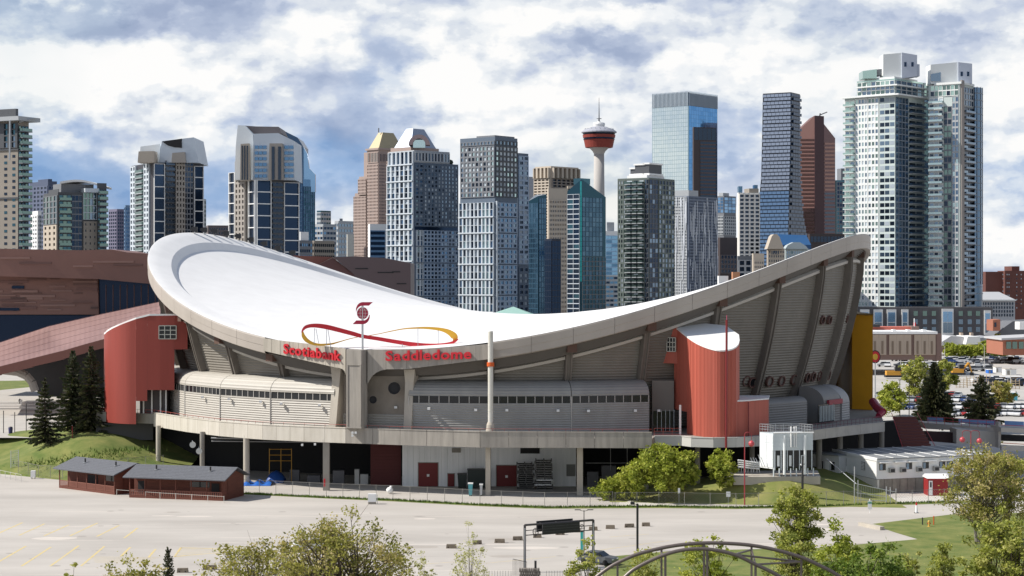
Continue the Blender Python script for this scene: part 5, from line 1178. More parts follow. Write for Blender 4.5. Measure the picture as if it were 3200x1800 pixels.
    t.seg('L', 2908, 2996, 262, 298, 7, 2, wf, [gg, G_GREEN, G_DARK], .88, .8, .4, limit=240); t.seg('R', 3001, 3009, 250, 960, 1, 1, mat('warm_grey_pier', (.30, .27, .25), .8), None, 0, 0, 1.0)
    t.n = 240; t.seg('R', 3010, 3044, 330, 960, 2, nf - 2, mgrey, [G_DARK, G_GREY], .9, .62, seed=24, limit=240); t.n = 262; t.seg('R', 3010, 3044, 330, 960, 2, nf - 2, None, None, balc=(lgrey, gb, 2.0)); t.n = 300; t.seg('R', 3010, 3049, 268, 328, 5, 3, lgrey, [gb, G_GREY], .85, .75, .4)
    # curved glass flank
    Rc = 9.5; cx_, cy_ = XY(3044, Y1 + 30), Y1 + 30
    cxm = XY(3050, Y1 + 14); 
    cv = MB(); rows = []; nfl = 36
    pts = [(XY(3046, Y1 + 15) + 7.4 * sin(pi * .5 * i / 8), Y1 + 15 + 14 * (1 - cos(pi * .5 * i / 8))) for i in range(9)]
    for j in range(nfl + 1):
        zz_ = lerp(0, t.z(262), j / nfl); rows.append([Vector((p[0], p[1], zz_)) for p in pts])
    MB().prism([(p[0], p[1]) for p in pts] + [(pts[-1][0], pts[-1][1] + 10), (pts[0][0], pts[-1][1] + 10)], 0, t.z(264)).build('curved_wall', gb, t.t)
    for j in range(4, nfl):
        mb = MB(); zz_ = lerp(0, t.z(262), j / nfl)
        for p, q in zip(pts[:-1], pts[1:]):
            u_ = Vector((q[0] - p[0], q[1] - p[1], 0)); n_ = Vector((u_.y, -u_.x, 0)).normalized(); mb.obox(Vector((p[0], p[1], zz_)), u_, n_ * .25, Vector((0, 0, .5)))
        mb.build('floor_band', mat('slate_mullion', (.20, .23, .27), .5), t.t)
    for p in pts[1::2]: MB().box(p[0] - .15, p[0] + .15, p[1] - .35, p[1], 30, t.z(262)).build('mullion', mat('slate_mullion', (.20, .23, .27), .5), t.t)
    t.inner(-1, t.wL * .8, -1, t.wR * .8, t.z(262) + .01, t.z(255), 'roof_slab', wf)
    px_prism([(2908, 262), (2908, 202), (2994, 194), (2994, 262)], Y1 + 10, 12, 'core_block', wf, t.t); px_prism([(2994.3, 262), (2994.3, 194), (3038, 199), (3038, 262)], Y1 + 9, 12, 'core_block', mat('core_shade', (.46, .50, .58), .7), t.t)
    px_prism([(2909, 254), (2909, 232), (2940, 226), (2940, 254)], Y1 + 9.6, .3, 'glass_screen', G_GREY, t.t)
    for x_ in (3002, 3022): px_prism([(x_, 238), (x_, 224), (x_ + 7, 224), (x_ + 7, 238)], Y1 + 8.8, .3, 'window', G_NAVY, t.t)
    # podium
    Yd = 1062; dp = mat('dark_brick_podium', (.10, .095, .10), .85, var=.15, vscale=.2)
    t = thing('podium', 'long dark brick podium with white framed bays under the white tower pair', 'building', (XY(2900, Yd), Yd, 0))
    MB().box(XY(2640, Yd), XY(3102, Yd), Yd, Yd + 45, 0, ZY(960, Yd)).build('wall', dp, t)
    for x0, x1, y0, y1, w_ in ((2688, 2717, 967, 1045, 1), (2730, 2759, 967, 1045, 1), (2772, 2801, 967, 1045, 1), (2818, 2839, 967, 1045, 1), (2944, 2980, 965, 1046, 1), (3076, 3097, 970, 1046, 1)):
        px_prism([(x0, y1), (x0, y0), (x1, y0), (x1, y1)], Yd - .8, .78, 'white_bay', WHITE, t); q = MB()
        nx_ = 2 if x1 - x0 > 30 else 1
        for i in range(nx_):
            for j in range(2):
                a_ = x0 + 3 + (x1 - x0 - 6) * i / nx_ + .6; b_ = x0 + 3 + (x1 - x0 - 6) * (i + 1) / nx_ - .6; c_ = lerp(y0 + 8, y1 - 5, j / 2) + 1; d_ = lerp(y0 + 8, y1 - 5, (j + 1) / 2) - 1
                px_prism([(a_, d_), (a_, c_), (b_, c_), (b_, d_)], Yd - .95, .14, 'window', G_GREY if j else G_LBLUE, t)
    for x_ in (2855, 2884, 2912, 2996, 3024, 3050):
        for y_ in (972, 998, 1022): px_prism([(x_, y_ + 15), (x_, y_), (x_ + 13, y_), (x_ + 13, y_ + 15)], Yd - .2, .19, 'window', G_GREY if y_ > 980 else G_GREEN, t)
    # ---- right edge brick slab and white school
    t = thing('apartment_slab', 'dark red brick slab block on the right edge of the photo', 'building', (XY(3150, 1300), 1300, 0)); bk = mat('dark_red_brick', (.13, .05, .04), .85, var=.1, vscale=.1)
    for x0, x1, y, Y_ in ((3080, 3140, 849, 1300), (3140.5, 3260, 846, 1295), (3162, 3186, 832, 1310)):
        MB().box(XY(x0, Y_), XY(x1, Y_), Y_, Y_ + 20, 0, ZY(y, Y_)).build('wall', bk, t)
    for i in range(9):
        for x_ in (3133, 3146, 3152, 3176, 3190): MB().box(XY(x_, 1294), XY(x_ + 2.5, 1294), 1293.6, 1293.9, ZY(860 + i * 13, 1294), ZY(856 + i * 13, 1294)).build('window', G_BLIND if (i + x_) % 3 else G_DARK, t)
    t = thing('school', 'old white stone building with a hipped pale roof right of the podium', 'building', (XY(3110, 1180), 1180, 0)); ws = mat('white_stone', (.48, .49, .52), .8)
    MB().box(XY(3066, 1180), XY(3172, 1180), 1180, 1210, 0, ZY(940, 1180)).build('wall', ws, t)
    MB().box(XY(3062, 1178), XY(3176, 1178), 1178, 1212, ZY(940, 1180) + .01, ZY(936, 1180)).build('cornice', WHITE, t)
    MB().add([W(3064, 936, 1180), W(3172, 936, 1180), W(3172, 936, 1210), W(3064, 936, 1210), W(3072, 912, 1190), W(3122, 912, 1190), W(3122, 912, 1200), W(3072, 912, 1200)], [(3, 2, 1, 0), (4, 5, 6, 7), (0, 1, 5, 4), (1, 2, 6, 5), (2, 3, 7, 6), (3, 0, 4, 7)]).build('roof', mat('pale_roof', (.42, .43, .45), .8), t)
    for j in range(4):
        for i in range(12): MB().box(XY(3070 + i * 8.4, 1180), XY(3074 + i * 8.4, 1180), 1179.7, 1179.98, ZY(953 + j * 12, 1180), ZY(945 + j * 12, 1180)).build('window', G_DARK, t)
city()
# ================================================================== GROUND AND SETTING
def sheet(name, poly, z, m, **kw):
    return MB().add([(x, y, z) for x, y in poly], [tuple(range(len(poly)))] if sum(poly[i][0] * poly[(i + 1) % len(poly)][1] - poly[(i + 1) % len(poly)][0] * poly[i][1] for i in range(len(poly))) > 0 else [tuple(range(len(poly) - 1, -1, -1))]).build(name, m, None, kind='structure', **kw)
def gp(pts, z=0.0): return [(G(x, y, z).x, G(x, y, z).y) for x, y in pts]
CITYG = mat('city_ground', (.17, .165, .155), .95, col2=(.26, .25, .235), vscale=.02, detail=6)
sheet('ground', [(-4000, -100), (4000, -100), (4000, 12000), (-4000, 12000)], -.03, CITYG)
sheet('parking_lot', [(-260, 120), (300, 120), (300, 300), (140, 330), (80, 330), (20, 335), (-70, 335), (-78, 327), (-260, 345)], 0.0, ASPHALT)
sheet('far_lot', [(70, 345), (340, 345), (420, 900), (60, 900)], -.012, mat('far_lot_surface', (.42, .40, .37), .9, var=.1, vscale=.05))
# city street trees / greenery on the far horizon
def idw(pts, x, y, sg=5.5):
    n = d = 0
    for X, Y, Z in pts:
        w = math.exp(-((X - x) ** 2 + (Y - y) ** 2) / (2 * sg * sg)) + 1e-9; n += w * Z; d += w
    return n / d
def terrain(name, m, corners, nu, nv, ctrl, noise_=.0, seed=1, edge=5.0, sg=5.5, lowest=0.0, base=0.0):
    rnd = random.Random(seed); a, b, c, d = [Vector((*q, 0)) for q in corners]; rows = []
    for j in range(nv + 1):
        v = j / nv; row = []
        for i in range(nu + 1):
            u = i / nu; p = a.lerp(b, u).lerp(d.lerp(c, u), v); z = idw(ctrl, p.x, p.y, sg) * min(1, v * edge)
            row.append((p.x, p.y, max(lowest, z + (rnd.uniform(-noise_, noise_) if 0 < i < nu and 0 < j < nv else 0)) + base))
        rows.append(row)
    return MB().grid(rows).build(name, m, None, kind='structure', smooth=True)
def ctrl_px(l): return [(XY(x, Y), Y, ZY(y, Y)) for x, y, Y in l]
# grass bank on the left
lc = ctrl_px([(0, 1461, 327), (90, 1485, 314), (180, 1499, 307), (300, 1500, 303), (420, 1478, 311), (520, 1462, 320), (600, 1472, 318), (240, 1328, 326), (0, 1360, 345), (90, 1336, 345), (200, 1316, 334), (480, 1412, 322), (560, 1462, 319), (400, 1384, 321), (150, 1405, 325), (60, 1410, 330), (320, 1342, 324), (-80, 1380, 345), (-80, 1450, 327), (330, 1332, 334), (440, 1362, 330)])
terrain('grass_bank', GRASS, [(-100, 326), (-55, 292), (-55, 345), (-100, 352)], 46, 36, lc, .03, base=0.0, lowest=-.2, edge=30)
sheet('plaza', [(-300, 343), (-62, 336), (-62, 420), (-30, 440), (-30, 560), (-300, 560)], 4.35, PAVE)
sheet('plaza_lawn', gp([(-60, 1188), (103, 1186), (103, 1206), (-60, 1222)], 4.6), 4.36, GRASS)
for i in range(5):
    MB().box(-190 + i * 2, -78 - i * 4, 430 - i * 5, 432 - i * 5, 4.36, 4.75).build('plaza_step', mat('pale_step', (.60, .58, .55), .85), None, kind='structure')
# grass mound on the right with the service yard on it
rc = ctrl_px([(1935, 1560, 279), (2000, 1578, 273), (2300, 1582, 271), (2600, 1575, 273), (2700, 1570, 275), (2450, 1492, 280), (2550, 1490, 285), (2380, 1495, 279), (2540, 1500, 280), (2300, 1502, 287), (2200, 1520, 285), (1960, 1530, 287), (2350, 1478, 286), (2100, 1512, 288), (2690, 1520, 288), (2640, 1490, 294)]) + [(14, 280, 0), (14, 290, .1), (60, 272, 0), (30, 269.5, 0), (45, 269.5, 0), (57, 282, .2), (22, 300, .5), (50, 300, 3)]
terrain('grass_mound', GRASS_DRY, [(14.5, 276), (57, 269), (57, 302), (14.5, 302)], 44, 30, rc, .05, seed=3, base=.008, sg=3.2)
sheet('front_lawn', gp([(2720, 1638), (2980, 1607), (3300, 1600), (3300, 1790), (2700, 1760), (2870, 1686), (2800, 1665)]), .012, GRASS)
sheet('river_bank', gp([(1900, 1740), (2100, 1722), (2560, 1712), (2700, 1700), (2880, 1684), (3300, 1680), (3300, 2400), (1700, 2400)]), .016, GRASS)
sheet('verge', gp([(759, 1541), (1020, 1553), (1228, 1561), (1500, 1575), (1702, 1583), (2059, 1580), (2300, 1585), (2582, 1578), (2951, 1566), (3250, 1556), (3250, 1563), (2951, 1574), (2582, 1586), (2300, 1591), (2059, 1588), (1702, 1590), (1500, 1582), (1228, 1567), (1020, 1558), (759, 1545)]), .008, GRASS)
sheet('footway', gp([(1935, 1545), (2010, 1570), (2120, 1580), (2300, 1583), (2580, 1576), (2700, 1560), (2950, 1545), (3200, 1530), (3200, 1552), (2951, 1565), (2582, 1577), (2300, 1584), (2059, 1579), (1935, 1578)]), .010, mat('pale_footway', (.55, .52, .47), .9, var=.05, vscale=.3))
# tufts along the verge and on the banks
def tufts(name, m, pts, n, h, spread, seed):
    rnd = random.Random(seed); mb = MB()
    for _ in range(n):
        i = rnd.randrange(len(pts) - 1); t = rnd.random(); a, b = Vector(pts[i]), Vector(pts[i + 1]); p = a.lerp(b, t) + Vector((rnd.gauss(0, spread), rnd.gauss(0, spread), 0)); an = rnd.uniform(0, pi); w = rnd.uniform(.06, .16); hh = h * rnd.uniform(.4, 1.3)
        d = Vector((cos(an) * w, sin(an) * w, 0)); l = Vector((rnd.uniform(-.1, .1), rnd.uniform(-.1, .1), hh)); mb.add([p - d, p + d, p + l], [(0, 1, 2)])
    return mb.build(name, m, None, kind='stuff')
tufts('verge_grass', mat('verge_blades', (.10, .16, .02), .9), [G(x, y) for x, y in ((759, 1543), (1020, 1556), (1228, 1564), (1500, 1579), (1702, 1587), (2059, 1584), (2300, 1588), (2582, 1582), (2951, 1570))], 5000, .35, .12, 2)
# painted bay lines
YP = mat('faded_yellow_paint', (.64, .49, .17), .8, col2=(.52, .44, .28), vscale=.8)
def stripe(a, b, w=.14, z=.006, m=None, name='bay_line'):
    a, b = Vector((a[0], a[1], z)), Vector((b[0], b[1], z)); u = (b - a).normalized(); n = Vector((-u.y, u.x, 0)) * w
    return MB().add([a - n, b - n, b + n, a + n], [(0, 1, 2, 3)]).build(name, m or YP, None, kind='structure')
zp = lambda x, y: (G(x / 2.8975, 1300 + y / 2.8975).x, G(x / 2.8975, 1300 + y / 2.8975).y)
for a, b in (((-20, 1065), (205, 965)), ((175, 1080), (405, 975)), ((400, 1085), (625, 985)), ((635, 1085), (885, 968)), ((875, 1092), (1080, 990)), ((1125, 1105), (1245, 1015)), ((-20, 1325), (235, 1178)), ((195, 1360), (460, 1187)), ((455, 1360), (715, 1173)), ((735, 1358), (945, 1180)), ((1095, 1270), (1180, 1188)), ((1345, 1280), (1410, 1205))):
    stripe(zp(*a), zp(*b))
for k in range(7): stripe(zp(1585 + k * 8, 1270 - k * 12), zp(1700 + k * 70, 1262 - k * 9), .07)
for k in range(6): stripe(zp(830 + k * 6, 1275 + k * 10), zp(1440 - k * 30, 1282 + k * 10), .06)
stripe(zp(1580, 1275), zp(1640, 1190)); stripe(zp(1640, 1190), zp(2200, 1212)); stripe(zp(1580, 1275), zp(2200, 1216))
z3 = lambda x, y: (G(1500 + x / 3.22, 1450 + y / 3.22).x, G(1500 + x / 3.22, 1450 + y / 3.22).y)
for a, b in (((60, 998), (760, 932)), ((1200, 868), (1900, 770)), ((1300, 735), (1700, 705)), ((-600, 1010), (-250, 985))): stripe(z3(*a), z3(*b), .07)
# cracks, tar seams and tyre-worn streaks on the lot
rnd = random.Random(5); TAR = mat('tar_seam', (.33, .30, .27), .9)
def seam(x, y, L_, w, m, wig=.25, dirx=1.0):
    pts = [(x, y)]; n = 7
    for i in range(n): pts.append((pts[-1][0] + L_ / n * dirx, pts[-1][1] + rnd.uniform(-wig, wig)))
    mb = MB()
    for i in range(n):
        (a, b), (c, d) = pts[i], pts[i + 1]; ww = w * (.3 + .7 * sin(pi * (i + .5) / n)); mb.add([(a, b - ww, .004), (c, d - ww, .004), (c, d + ww, .004), (a, b + ww, .004)], [(0, 1, 2, 3)])
    mb.build('tar_seam', m, None, kind='structure')
for _ in range(34):
    Y = rnd.uniform(205, 268); X = rnd.uniform(-.26, .2) * Y; seam(X, Y, rnd.uniform(6, 26), rnd.uniform(.02, .05), TAR, .35)
WORN = mat('worn_streak', (.52, .475, .425), .9, var=.04, vscale=.5)
for _ in range(26):
    Y = rnd.uniform(205, 266); X = rnd.uniform(-.28, .15) * Y; seam(X, Y, rnd.uniform(10, 30), rnd.uniform(.15, .5), WORN, .5)
PATCH = [mat('patched_surface', (.37, .335, .295), .9, var=.05, vscale=.6), mat('pale_patch', (.56, .51, .455), .9, var=.04, vscale=.6)]
for i in range(16):
    Y = rnd.uniform(208, 266); X = rnd.uniform(-.27, .2) * Y; n = 9; w = rnd.uniform(1.2, 6); h = rnd.uniform(.5, 1.8); MB().add([(X + w * cos(2 * pi * k / n) * rnd.uniform(.75, 1.1), Y + h * sin(2 * pi * k / n) * rnd.uniform(.75, 1.1), .003 + i * .00005) for k in range(n)], [tuple(range(n))]).build('surface_patch', PATCH[i % 2], None, kind='structure')
for i in range(60):
    Y = rnd.uniform(206, 268); X = rnd.uniform(-.27, .2) * Y; r = rnd.uniform(.12, .5); MB().add([(X + r * 1.3 * cos(pi * k / 4), Y + r * sin(pi * k / 4), .0042 + i * .00003) for k in range(8)], [tuple(range(8))]).build('oil_stain', TAR, None, kind='structure')
seam(G(0, 1655).x, G(0, 1655).y, 9, .05, TAR, .05); seam(G(120, 1663).x, G(120, 1663).y, 2.2, .16, TAR, .02)

# ================================================================== VEGETATION
def leafmat(name, col, tr=.35):
    m = bpy.data.materials.new(name); m.use_nodes = True; nt = m.node_tree; N, L = nt.nodes, nt.links; b = N['Principled BSDF']; b.inputs['Base Color'].default_value = (*col, 1); b.inputs['Roughness'].default_value = .75; b.inputs['Specular IOR Level'].default_value = .2
    t = N.new('ShaderNodeBsdfTranslucent'); t.inputs[0].default_value = (col[0] * 1.2, col[1] * 1.25, col[2] * .7, 1); mx = N.new('ShaderNodeMixShader'); mx.inputs[0].default_value = tr
    L.new(b.outputs[0], mx.inputs[1]); L.new(t.outputs[0], mx.inputs[2]); L.new(mx.outputs[0], N['Material Output'].inputs[0]); return m
LF = {'spring': [leafmat('spring_leaf_a', (0.333, 0.352, 0.080)), leafmat('spring_leaf_b', (0.206, 0.233, 0.053)), leafmat('spring_leaf_c', (0.439, 0.426, 0.146))],
      'olive': [leafmat('olive_leaf_a', (.33, .31, .09)), leafmat('olive_leaf_b', (.20, .20, .05)), leafmat('olive_leaf_c', (.42, .35, .16))],
      'fresh': [leafmat('fresh_leaf_a', (0.326, 0.366, 0.060)), leafmat('fresh_leaf_b', (0.200, 0.239, 0.037)), leafmat('fresh_leaf_c', (0.439, 0.452, 0.100))],
      'deep': [leafmat('deep_leaf_a', (0.132, 0.193, 0.035)), leafmat('deep_leaf_b', (0.239, 0.294, 0.057)), leafmat('deep_leaf_c', (0.096, 0.136, 0.035))],
      'grey': [leafmat('grey_twig_a', (0.331, 0.273, 0.155)), leafmat('grey_twig_b', (0.234, 0.195, 0.111)), leafmat('grey_twig_c', (0.372, 0.351, 0.099))],
      'pale': [leafmat('pale_catkin_a', (.46, .45, .20)), leafmat('pale_catkin_b', (.36, .36, .14)), leafmat('pale_catkin_c', (.52, .50, .30))]}
BARK = mat('bark', (.085, .065, .05), .9, var=.2, vscale=2); NEED = [leafmat('spruce_needle_a', (.040, .052, .026), .15), leafmat('spruce_needle_b', (.085, .085, .045), .15)]; BARKG = mat('grey_bark', (.20, .18, .15), .9)
def leafy(root, base, h, w, nclump, nleaf, leaf, pal, seed, low=.25, bark=None, name='crown', csize=.12, trunk_r=None, stems=1, depth=None, lean=0.0):
    rnd = random.Random(seed); base = Vector(base); tr = trunk_r or h * .018; dp = depth or w
    tb = MB(); top = base + Vector((lean * h, 0, h * .72))
    stems_p = []
    for s_ in range(stems):
        b_ = base + Vector((rnd.uniform(-.12, .12) * w * (stems > 1), rnd.uniform(-.1, .1) * w * (stems > 1), 0)); tp = top + Vector((rnd.uniform(-.3, .3) * w * (stems > 1), 0, rnd.uniform(-.1, .05) * h)); pts = [b_]
        for k in range(1, 6): pts.append(b_.lerp(tp, k / 5) + Vector((rnd.uniform(-.02, .02) * h, rnd.uniform(-.02, .02) * h, 0)))
        for k in range(5): tb.tube(pts[k], pts[k + 1], tr * (1 - k * .17), 6, tr * (1 - (k + 1) * .17), cap=False)
        stems_p.append(pts)
    cz = base.z + h * (1 + low) / 2; rz = h * (1 - low) / 2; cx_ = base.x + lean * h * .8
    lf = MB(); 
    for c in range(nclump):
        while True:
            x, y, z = rnd.uniform(-1, 1), rnd.uniform(-1, 1), rnd.uniform(-1, 1); q = x * x + y * y + z * z
            if q < 1 and q > .12 * rnd.random(): break
        fall = 1 - .25 * max(0, z); lump = 1 + .18 * sin(5 * atan2(y, x) + seed) + .1 * sin(7 * z + seed)
        p = Vector((cx_ + x * w / 2 * fall * lump, base.y + y * dp / 2 * fall, cz + z * rz * lump))
        st = rnd.choice(stems_p); tz = max(.15, min(.95, (p.z - base.z) / h * .75)); a = st[min(5, int(tz * 5))]
        mid = a.lerp(p, .5) + Vector((0, 0, h * .03)); tb.tube(a, mid, tr * .32, 4, tr * .2, cap=False); tb.tube(mid, p, tr * .2, 4, tr * .07, cap=False)
        for _ in range(2): tb.tube(mid.lerp(p, rnd.random()), p + Vector((rnd.gauss(0, 1), rnd.gauss(0, 1), rnd.gauss(0, 1))) * csize * w * .6, tr * .08, 3, tr * .04, cap=False)
        r = csize * w * rnd.uniform(.6, 1.35); k0 = rnd.choice((0, 0, 1, 2)); 
        for _ in range(int(nleaf * rnd.uniform(.5, 1.4))):
            lf.cm = k0 if rnd.random() < .7 else rnd.randrange(3)
            o = p + Vector((rnd.gauss(0, .55), rnd.gauss(0, .55), rnd.gauss(0, .42))) * r; s = leaf * rnd.uniform(.6, 1.5)
            d1 = Vector((rnd.gauss(0, 1), rnd.gauss(0, 1), rnd.gauss(0, .7))).normalized() * s; d2 = d1.cross(Vector((rnd.gauss(0, 1), rnd.gauss(0, 1), rnd.gauss(0, 1)))).normalized() * s * .6
            lf.add([o - d1, o - d2 * .9, o + d1, o + d2], [(0, 1, 2, 3)])
    tb.build('trunk', bark or BARK, root); return lf.build(name, LF[pal], root)
def decid(label, x, ytop, wpx, Y, zb, pal, nclump=60, nleaf=55, leaf=.2, seed=1, low=.25, cat_='tree', name='deciduous_tree', group=None, **kw):
    b = Vector((XY(x, Y), Y, zb)); h = ZY(ytop, Y) - zb; w = wpx * Y / FP
    t = thing(name, label, cat_, b, group); leafy(t, b, h, w, nclump, nleaf, leaf, pal, seed, low, **kw); return t
def spruce(label, x, ytop, wpx, Y, zb, seed, levels=26, nb=17, leaf=.55, lean=0, gap=0.0, group=None):
    rnd = random.Random(seed); b = Vector((XY(x, Y), Y, zb)); h = ZY(ytop, Y) - zb; w = wpx * Y / FP / 2
    t = thing('spruce_tree', label, 'tree', b, group); tb = MB().tube(b, b + Vector((lean * h, 0, h * .98)), h * .018, 6, .03); lf = MB()
    for l in range(levels):
        f = l / (levels - 1); z = h * (.07 + .91 * f); R_ = w * (1 - f) ** .85 * rnd.uniform(.8, 1.1) + .12
        for k in range(max(4, int(nb * (1 - f * .5)))):
            if rnd.random() < gap: continue
            an = rnd.uniform(0, 2 * pi); L_ = R_ * rnd.uniform(.62, 1.15); dr = Vector((cos(an), sin(an), -.28 + .5 * f)); o = b + Vector((lean * z, 0, z)); n = max(3, int(L_ / .32)); tb.tube(o, o + dr * L_, .05, 3, .015, cap=False)
            for i in range(n * 3):
                s = (i + rnd.random()) / (n * 3); p = o + dr * L_ * s + Vector((0, 0, -.16 * sin(pi * s) + .12 * s * s)); sd = Vector((-sin(an), cos(an), 0)) * (.35 + .55 * (1 - s)) * min(1, L_ * .5) * rnd.choice((-1, 1)) * rnd.uniform(.4, 1.1); lf.cm = 0 if rnd.random() < .6 else 1
                hz = Vector((0, 0, -rnd.uniform(.1, .45) * leaf * 1.6)); lf.add([p, p + sd * .5 + dr * leaf * .5 + hz * .3, p + sd + dr * leaf * .6 + hz, p + sd * .35 + hz * 1.3], [(0, 1, 2, 3)])
    tb.build('trunk', BARK, t); lf.build('crown', NEED, t); return t
def vegetation():
    # spruces
    spruce('tall spruce on the grass bank, right one of the pair by the red tower', 285, 1078, 150, 329, 6.3, 11)
    spruce('tall spruce on the grass bank, left one of the pair by the red tower', 228, 1092, 140, 330, 6.2, 12)
    spruce('leaning smaller spruce alone on the grass bank, left of the close pair', 143, 1178, 120, 324, 4.6, 13, levels=18, lean=-.02, gap=.25)
    spruce('tiny dark spruce top poking up at the bottom edge among yellow bushes', 526, 1708, 80, 185, 0, 14, levels=26, nb=12, leaf=.22)
    spruce('broad black-green spruce right of the yellow tower', 2920, 1130, 140, 400, 2, 15, levels=30, nb=26, leaf=.8)
    spruce('ragged open spruce between the broad dark spruce and the right edge', 3068, 1172, 150, 400, 2, 16, levels=20, gap=.25, leaf=.7)
    # foreground row, left to right
    decid('small yellow-green shrub top at the bottom edge, furthest left of the foreground bushes', 220, 1768, 60, 170, 0, 'spring', 22, 50, .14, 21, low=.3, name='shrub', cat_='shrub')
    decid('wide yellow-green bush along the bottom edge left of the tiny spruce', 400, 1752, 260, 172, 0, 'olive', 70, 60, .14, 22, low=.3, name='shrub', cat_='shrub', csize=.08)
    decid('rounded yellow-tinged bush overlapping the left side of the big brown-branched tree', 790, 1688, 330, 165, 0, 'olive', 130, 80, .13, 23, low=.2, csize=.085)
    decid('big open-crowned tree with dark limbs and sparse olive leaves in the lower left foreground', 1045, 1598, 500, 160, 0, 'olive', 240, 62, .13, 24, low=.25, csize=.055, stems=4, trunk_r=.30)
    decid('small pale budding sapling at the bottom edge left of the taller pale one', 1322, 1722, 66, 175, 0, 'pale', 26, 40, .09, 25, low=.2, bark=BARKG, stems=2, trunk_r=.06)
    decid('slender pale yellow budding tree at the bottom edge left of the sign gantry', 1468, 1660, 112, 172, 0, 'pale', 60, 40, .085, 26, low=.15, bark=BARKG, trunk_r=.08)
    decid('spiky green shrub at the bottom edge by the right post of the sign gantry', 1822, 1700, 150, 165, 0, 'spring', 46, 60, .14, 27, low=.2, csize=.09, stems=3, name='shrub', cat_='shrub')
    decid('light green tree top between the two arches of the pipe bridge, left one', 2010, 1735, 150, 168, 0, 'spring', 50, 60, .13, 28, low=.3, name='shrub', cat_='shrub')
    decid('light green tree rising through the middle of the pipe bridge arches', 2215, 1680, 210, 166, 0, 'fresh', 90, 70, .14, 29, low=.2, csize=.08, stems=3)
    decid('tall narrow leafy tree with a bare lower trunk right of the pipe bridge peak', 2487, 1518, 150, 196, 0, 'spring', 100, 75, .15, 30, low=.42, csize=.1, trunk_r=.2)
    decid('low leafy tree under the tall narrow one, its crown touching the bridge arch', 2480, 1655, 160, 190, 0, 'spring', 60, 60, .15, 31, low=.15, csize=.1, name='shrub', cat_='shrub')
    decid('bright yellow-green bush with a dark base right of the tall narrow tree', 2625, 1650, 150, 186, 0, 'fresh', 70, 80, .15, 32, low=.1, csize=.1, name='shrub', cat_='shrub')
    decid('dark green thicket in the shade at the bottom right of the bridge', 2700, 1705, 330, 172, 0, 'deep', 110, 80, .17, 33, low=.0, csize=.075, name='shrub', cat_='shrub')
    decid('small light shrub on the lawn edge above the dark thicket', 2852, 1692, 60, 190, 0, 'spring', 22, 50, .13, 34, low=.1, name='shrub', cat_='shrub')
    decid('fluffy yellow-green bush at the bottom edge left of the large right-hand trees', 2945, 1690, 120, 178, 0, 'spring', 60, 75, .13, 35, low=.1, name='shrub', cat_='shrub')
    decid('dark low shrub below the lawn at the bottom edge near the right', 2800, 1752, 150, 176, 0, 'deep', 44, 70, .16, 38, low=.0, name='shrub', cat_='shrub')
    decid('large spreading tree with grey limbs and olive leaves before the white trailers', 3075, 1392, 270, 232, 0, 'olive', 170, 70, .15, 36, low=.2, csize=.075, stems=3, bark=BARKG, trunk_r=.22)
    decid('tall yellow-green tree top on the right edge behind the grey-limbed one', 3150, 1396, 160, 240, 0, 'fresh', 60, 70, .17, 39, low=.35, csize=.1)
    decid('big leaning leafy tree filling the bottom right corner', 3140, 1585, 260, 170, 0, 'spring', 150, 75, .15, 37, low=.1, csize=.07, stems=3, trunk_r=.18)
    # bushes on the mound
    decid('large bright yellow-green bush left of the metal cooling units', 2060, 1396, 190, 277, 1.6, 'fresh', 110, 85, .2, 41, low=0, csize=.085, name='shrub', cat_='shrub')
    decid('tall rounded top of the bright bush group, directly under the red tower', 2140, 1400, 96, 276.5, 1.8, 'fresh', 55, 85, .2, 42, low=0, csize=.11, name='shrub', cat_='shrub')
    decid('low trailing bright bush at the left foot of the bright bush group', 1905, 1494, 100, 279, 0, 'fresh', 36, 70, .18, 43, low=0, csize=.11, name='shrub', cat_='shrub')
    decid('middle bright bush filling in left of the bright bush group', 1980, 1442, 106, 277.5, .8, 'fresh', 50, 80, .2, 46, low=0, csize=.11, name='shrub', cat_='shrub')
    decid('small round bright bush just left of the red globe lamp on the mound', 2258, 1408, 92, 277.5, 2.6, 'fresh', 55, 85, .2, 44, low=0, csize=.11, name='shrub', cat_='shrub')
    # beyond the arena on the right
    decid('loose light green tree between the street lamps and the broad spruce', 2860, 1112, 80, 520, 0, 'spring', 80, 60, .32, 51, low=.1, csize=.11)
    decid('clipped light green hedge mass beyond the yellow tower', 2790, 1200, 100, 450, 1, 'fresh', 60, 70, .3, 52, low=0, csize=.1, name='hedge', cat_='hedge', depth=8)
    decid('sparse olive tree right of the broad spruce', 2955, 1130, 60, 530, 0, 'spring', 36, 45, .5, 53, low=.1, csize=.12)
    decid('brownish budding tree left of the blue portable cabin', 3130, 1188, 70, 480, 0, 'olive', 40, 50, .4, 54, low=.1, csize=.12)
    for i, (x, w, tw) in enumerate(((2972, 42, 'leftmost'), (3005, 46, 'second from the left'), (3040, 44, 'third from the left'), (3072, 42, 'fourth from the left'), (3105, 44, 'fifth from the left'), (3138, 42, 'sixth from the left'), (3170, 44, 'rightmost'))):
        decid('light green street tree in the far row beyond the lots, %s' % tw, x, 1072 + (i % 3) * 4, w, 780, 0, 'fresh', 40, 44, .55, 60 + i, low=.15, csize=.15, group='street trees in the far row')
    decid('small olive street tree beside the slate-roofed buildings', 3113, 1040, 26, 900, 0, 'olive', 22, 40, .6, 70, low=.15)
vegetation()
# red-brown leaf litter of the mound: weeds on the right bank
tufts('mound_weeds', mat('weed_blades', (.16, .17, .05), .9), [G(2000, 1560), G(2300, 1560), G(2600, 1560)], 2500, .5, 1.6, 8)
tufts('bank_grass', mat('bank_blades', (.10, .15, .02), .9), [Vector((-80, 316, 1.5)), Vector((-66, 318, 4))], 1200, .5, 2.5, 9)
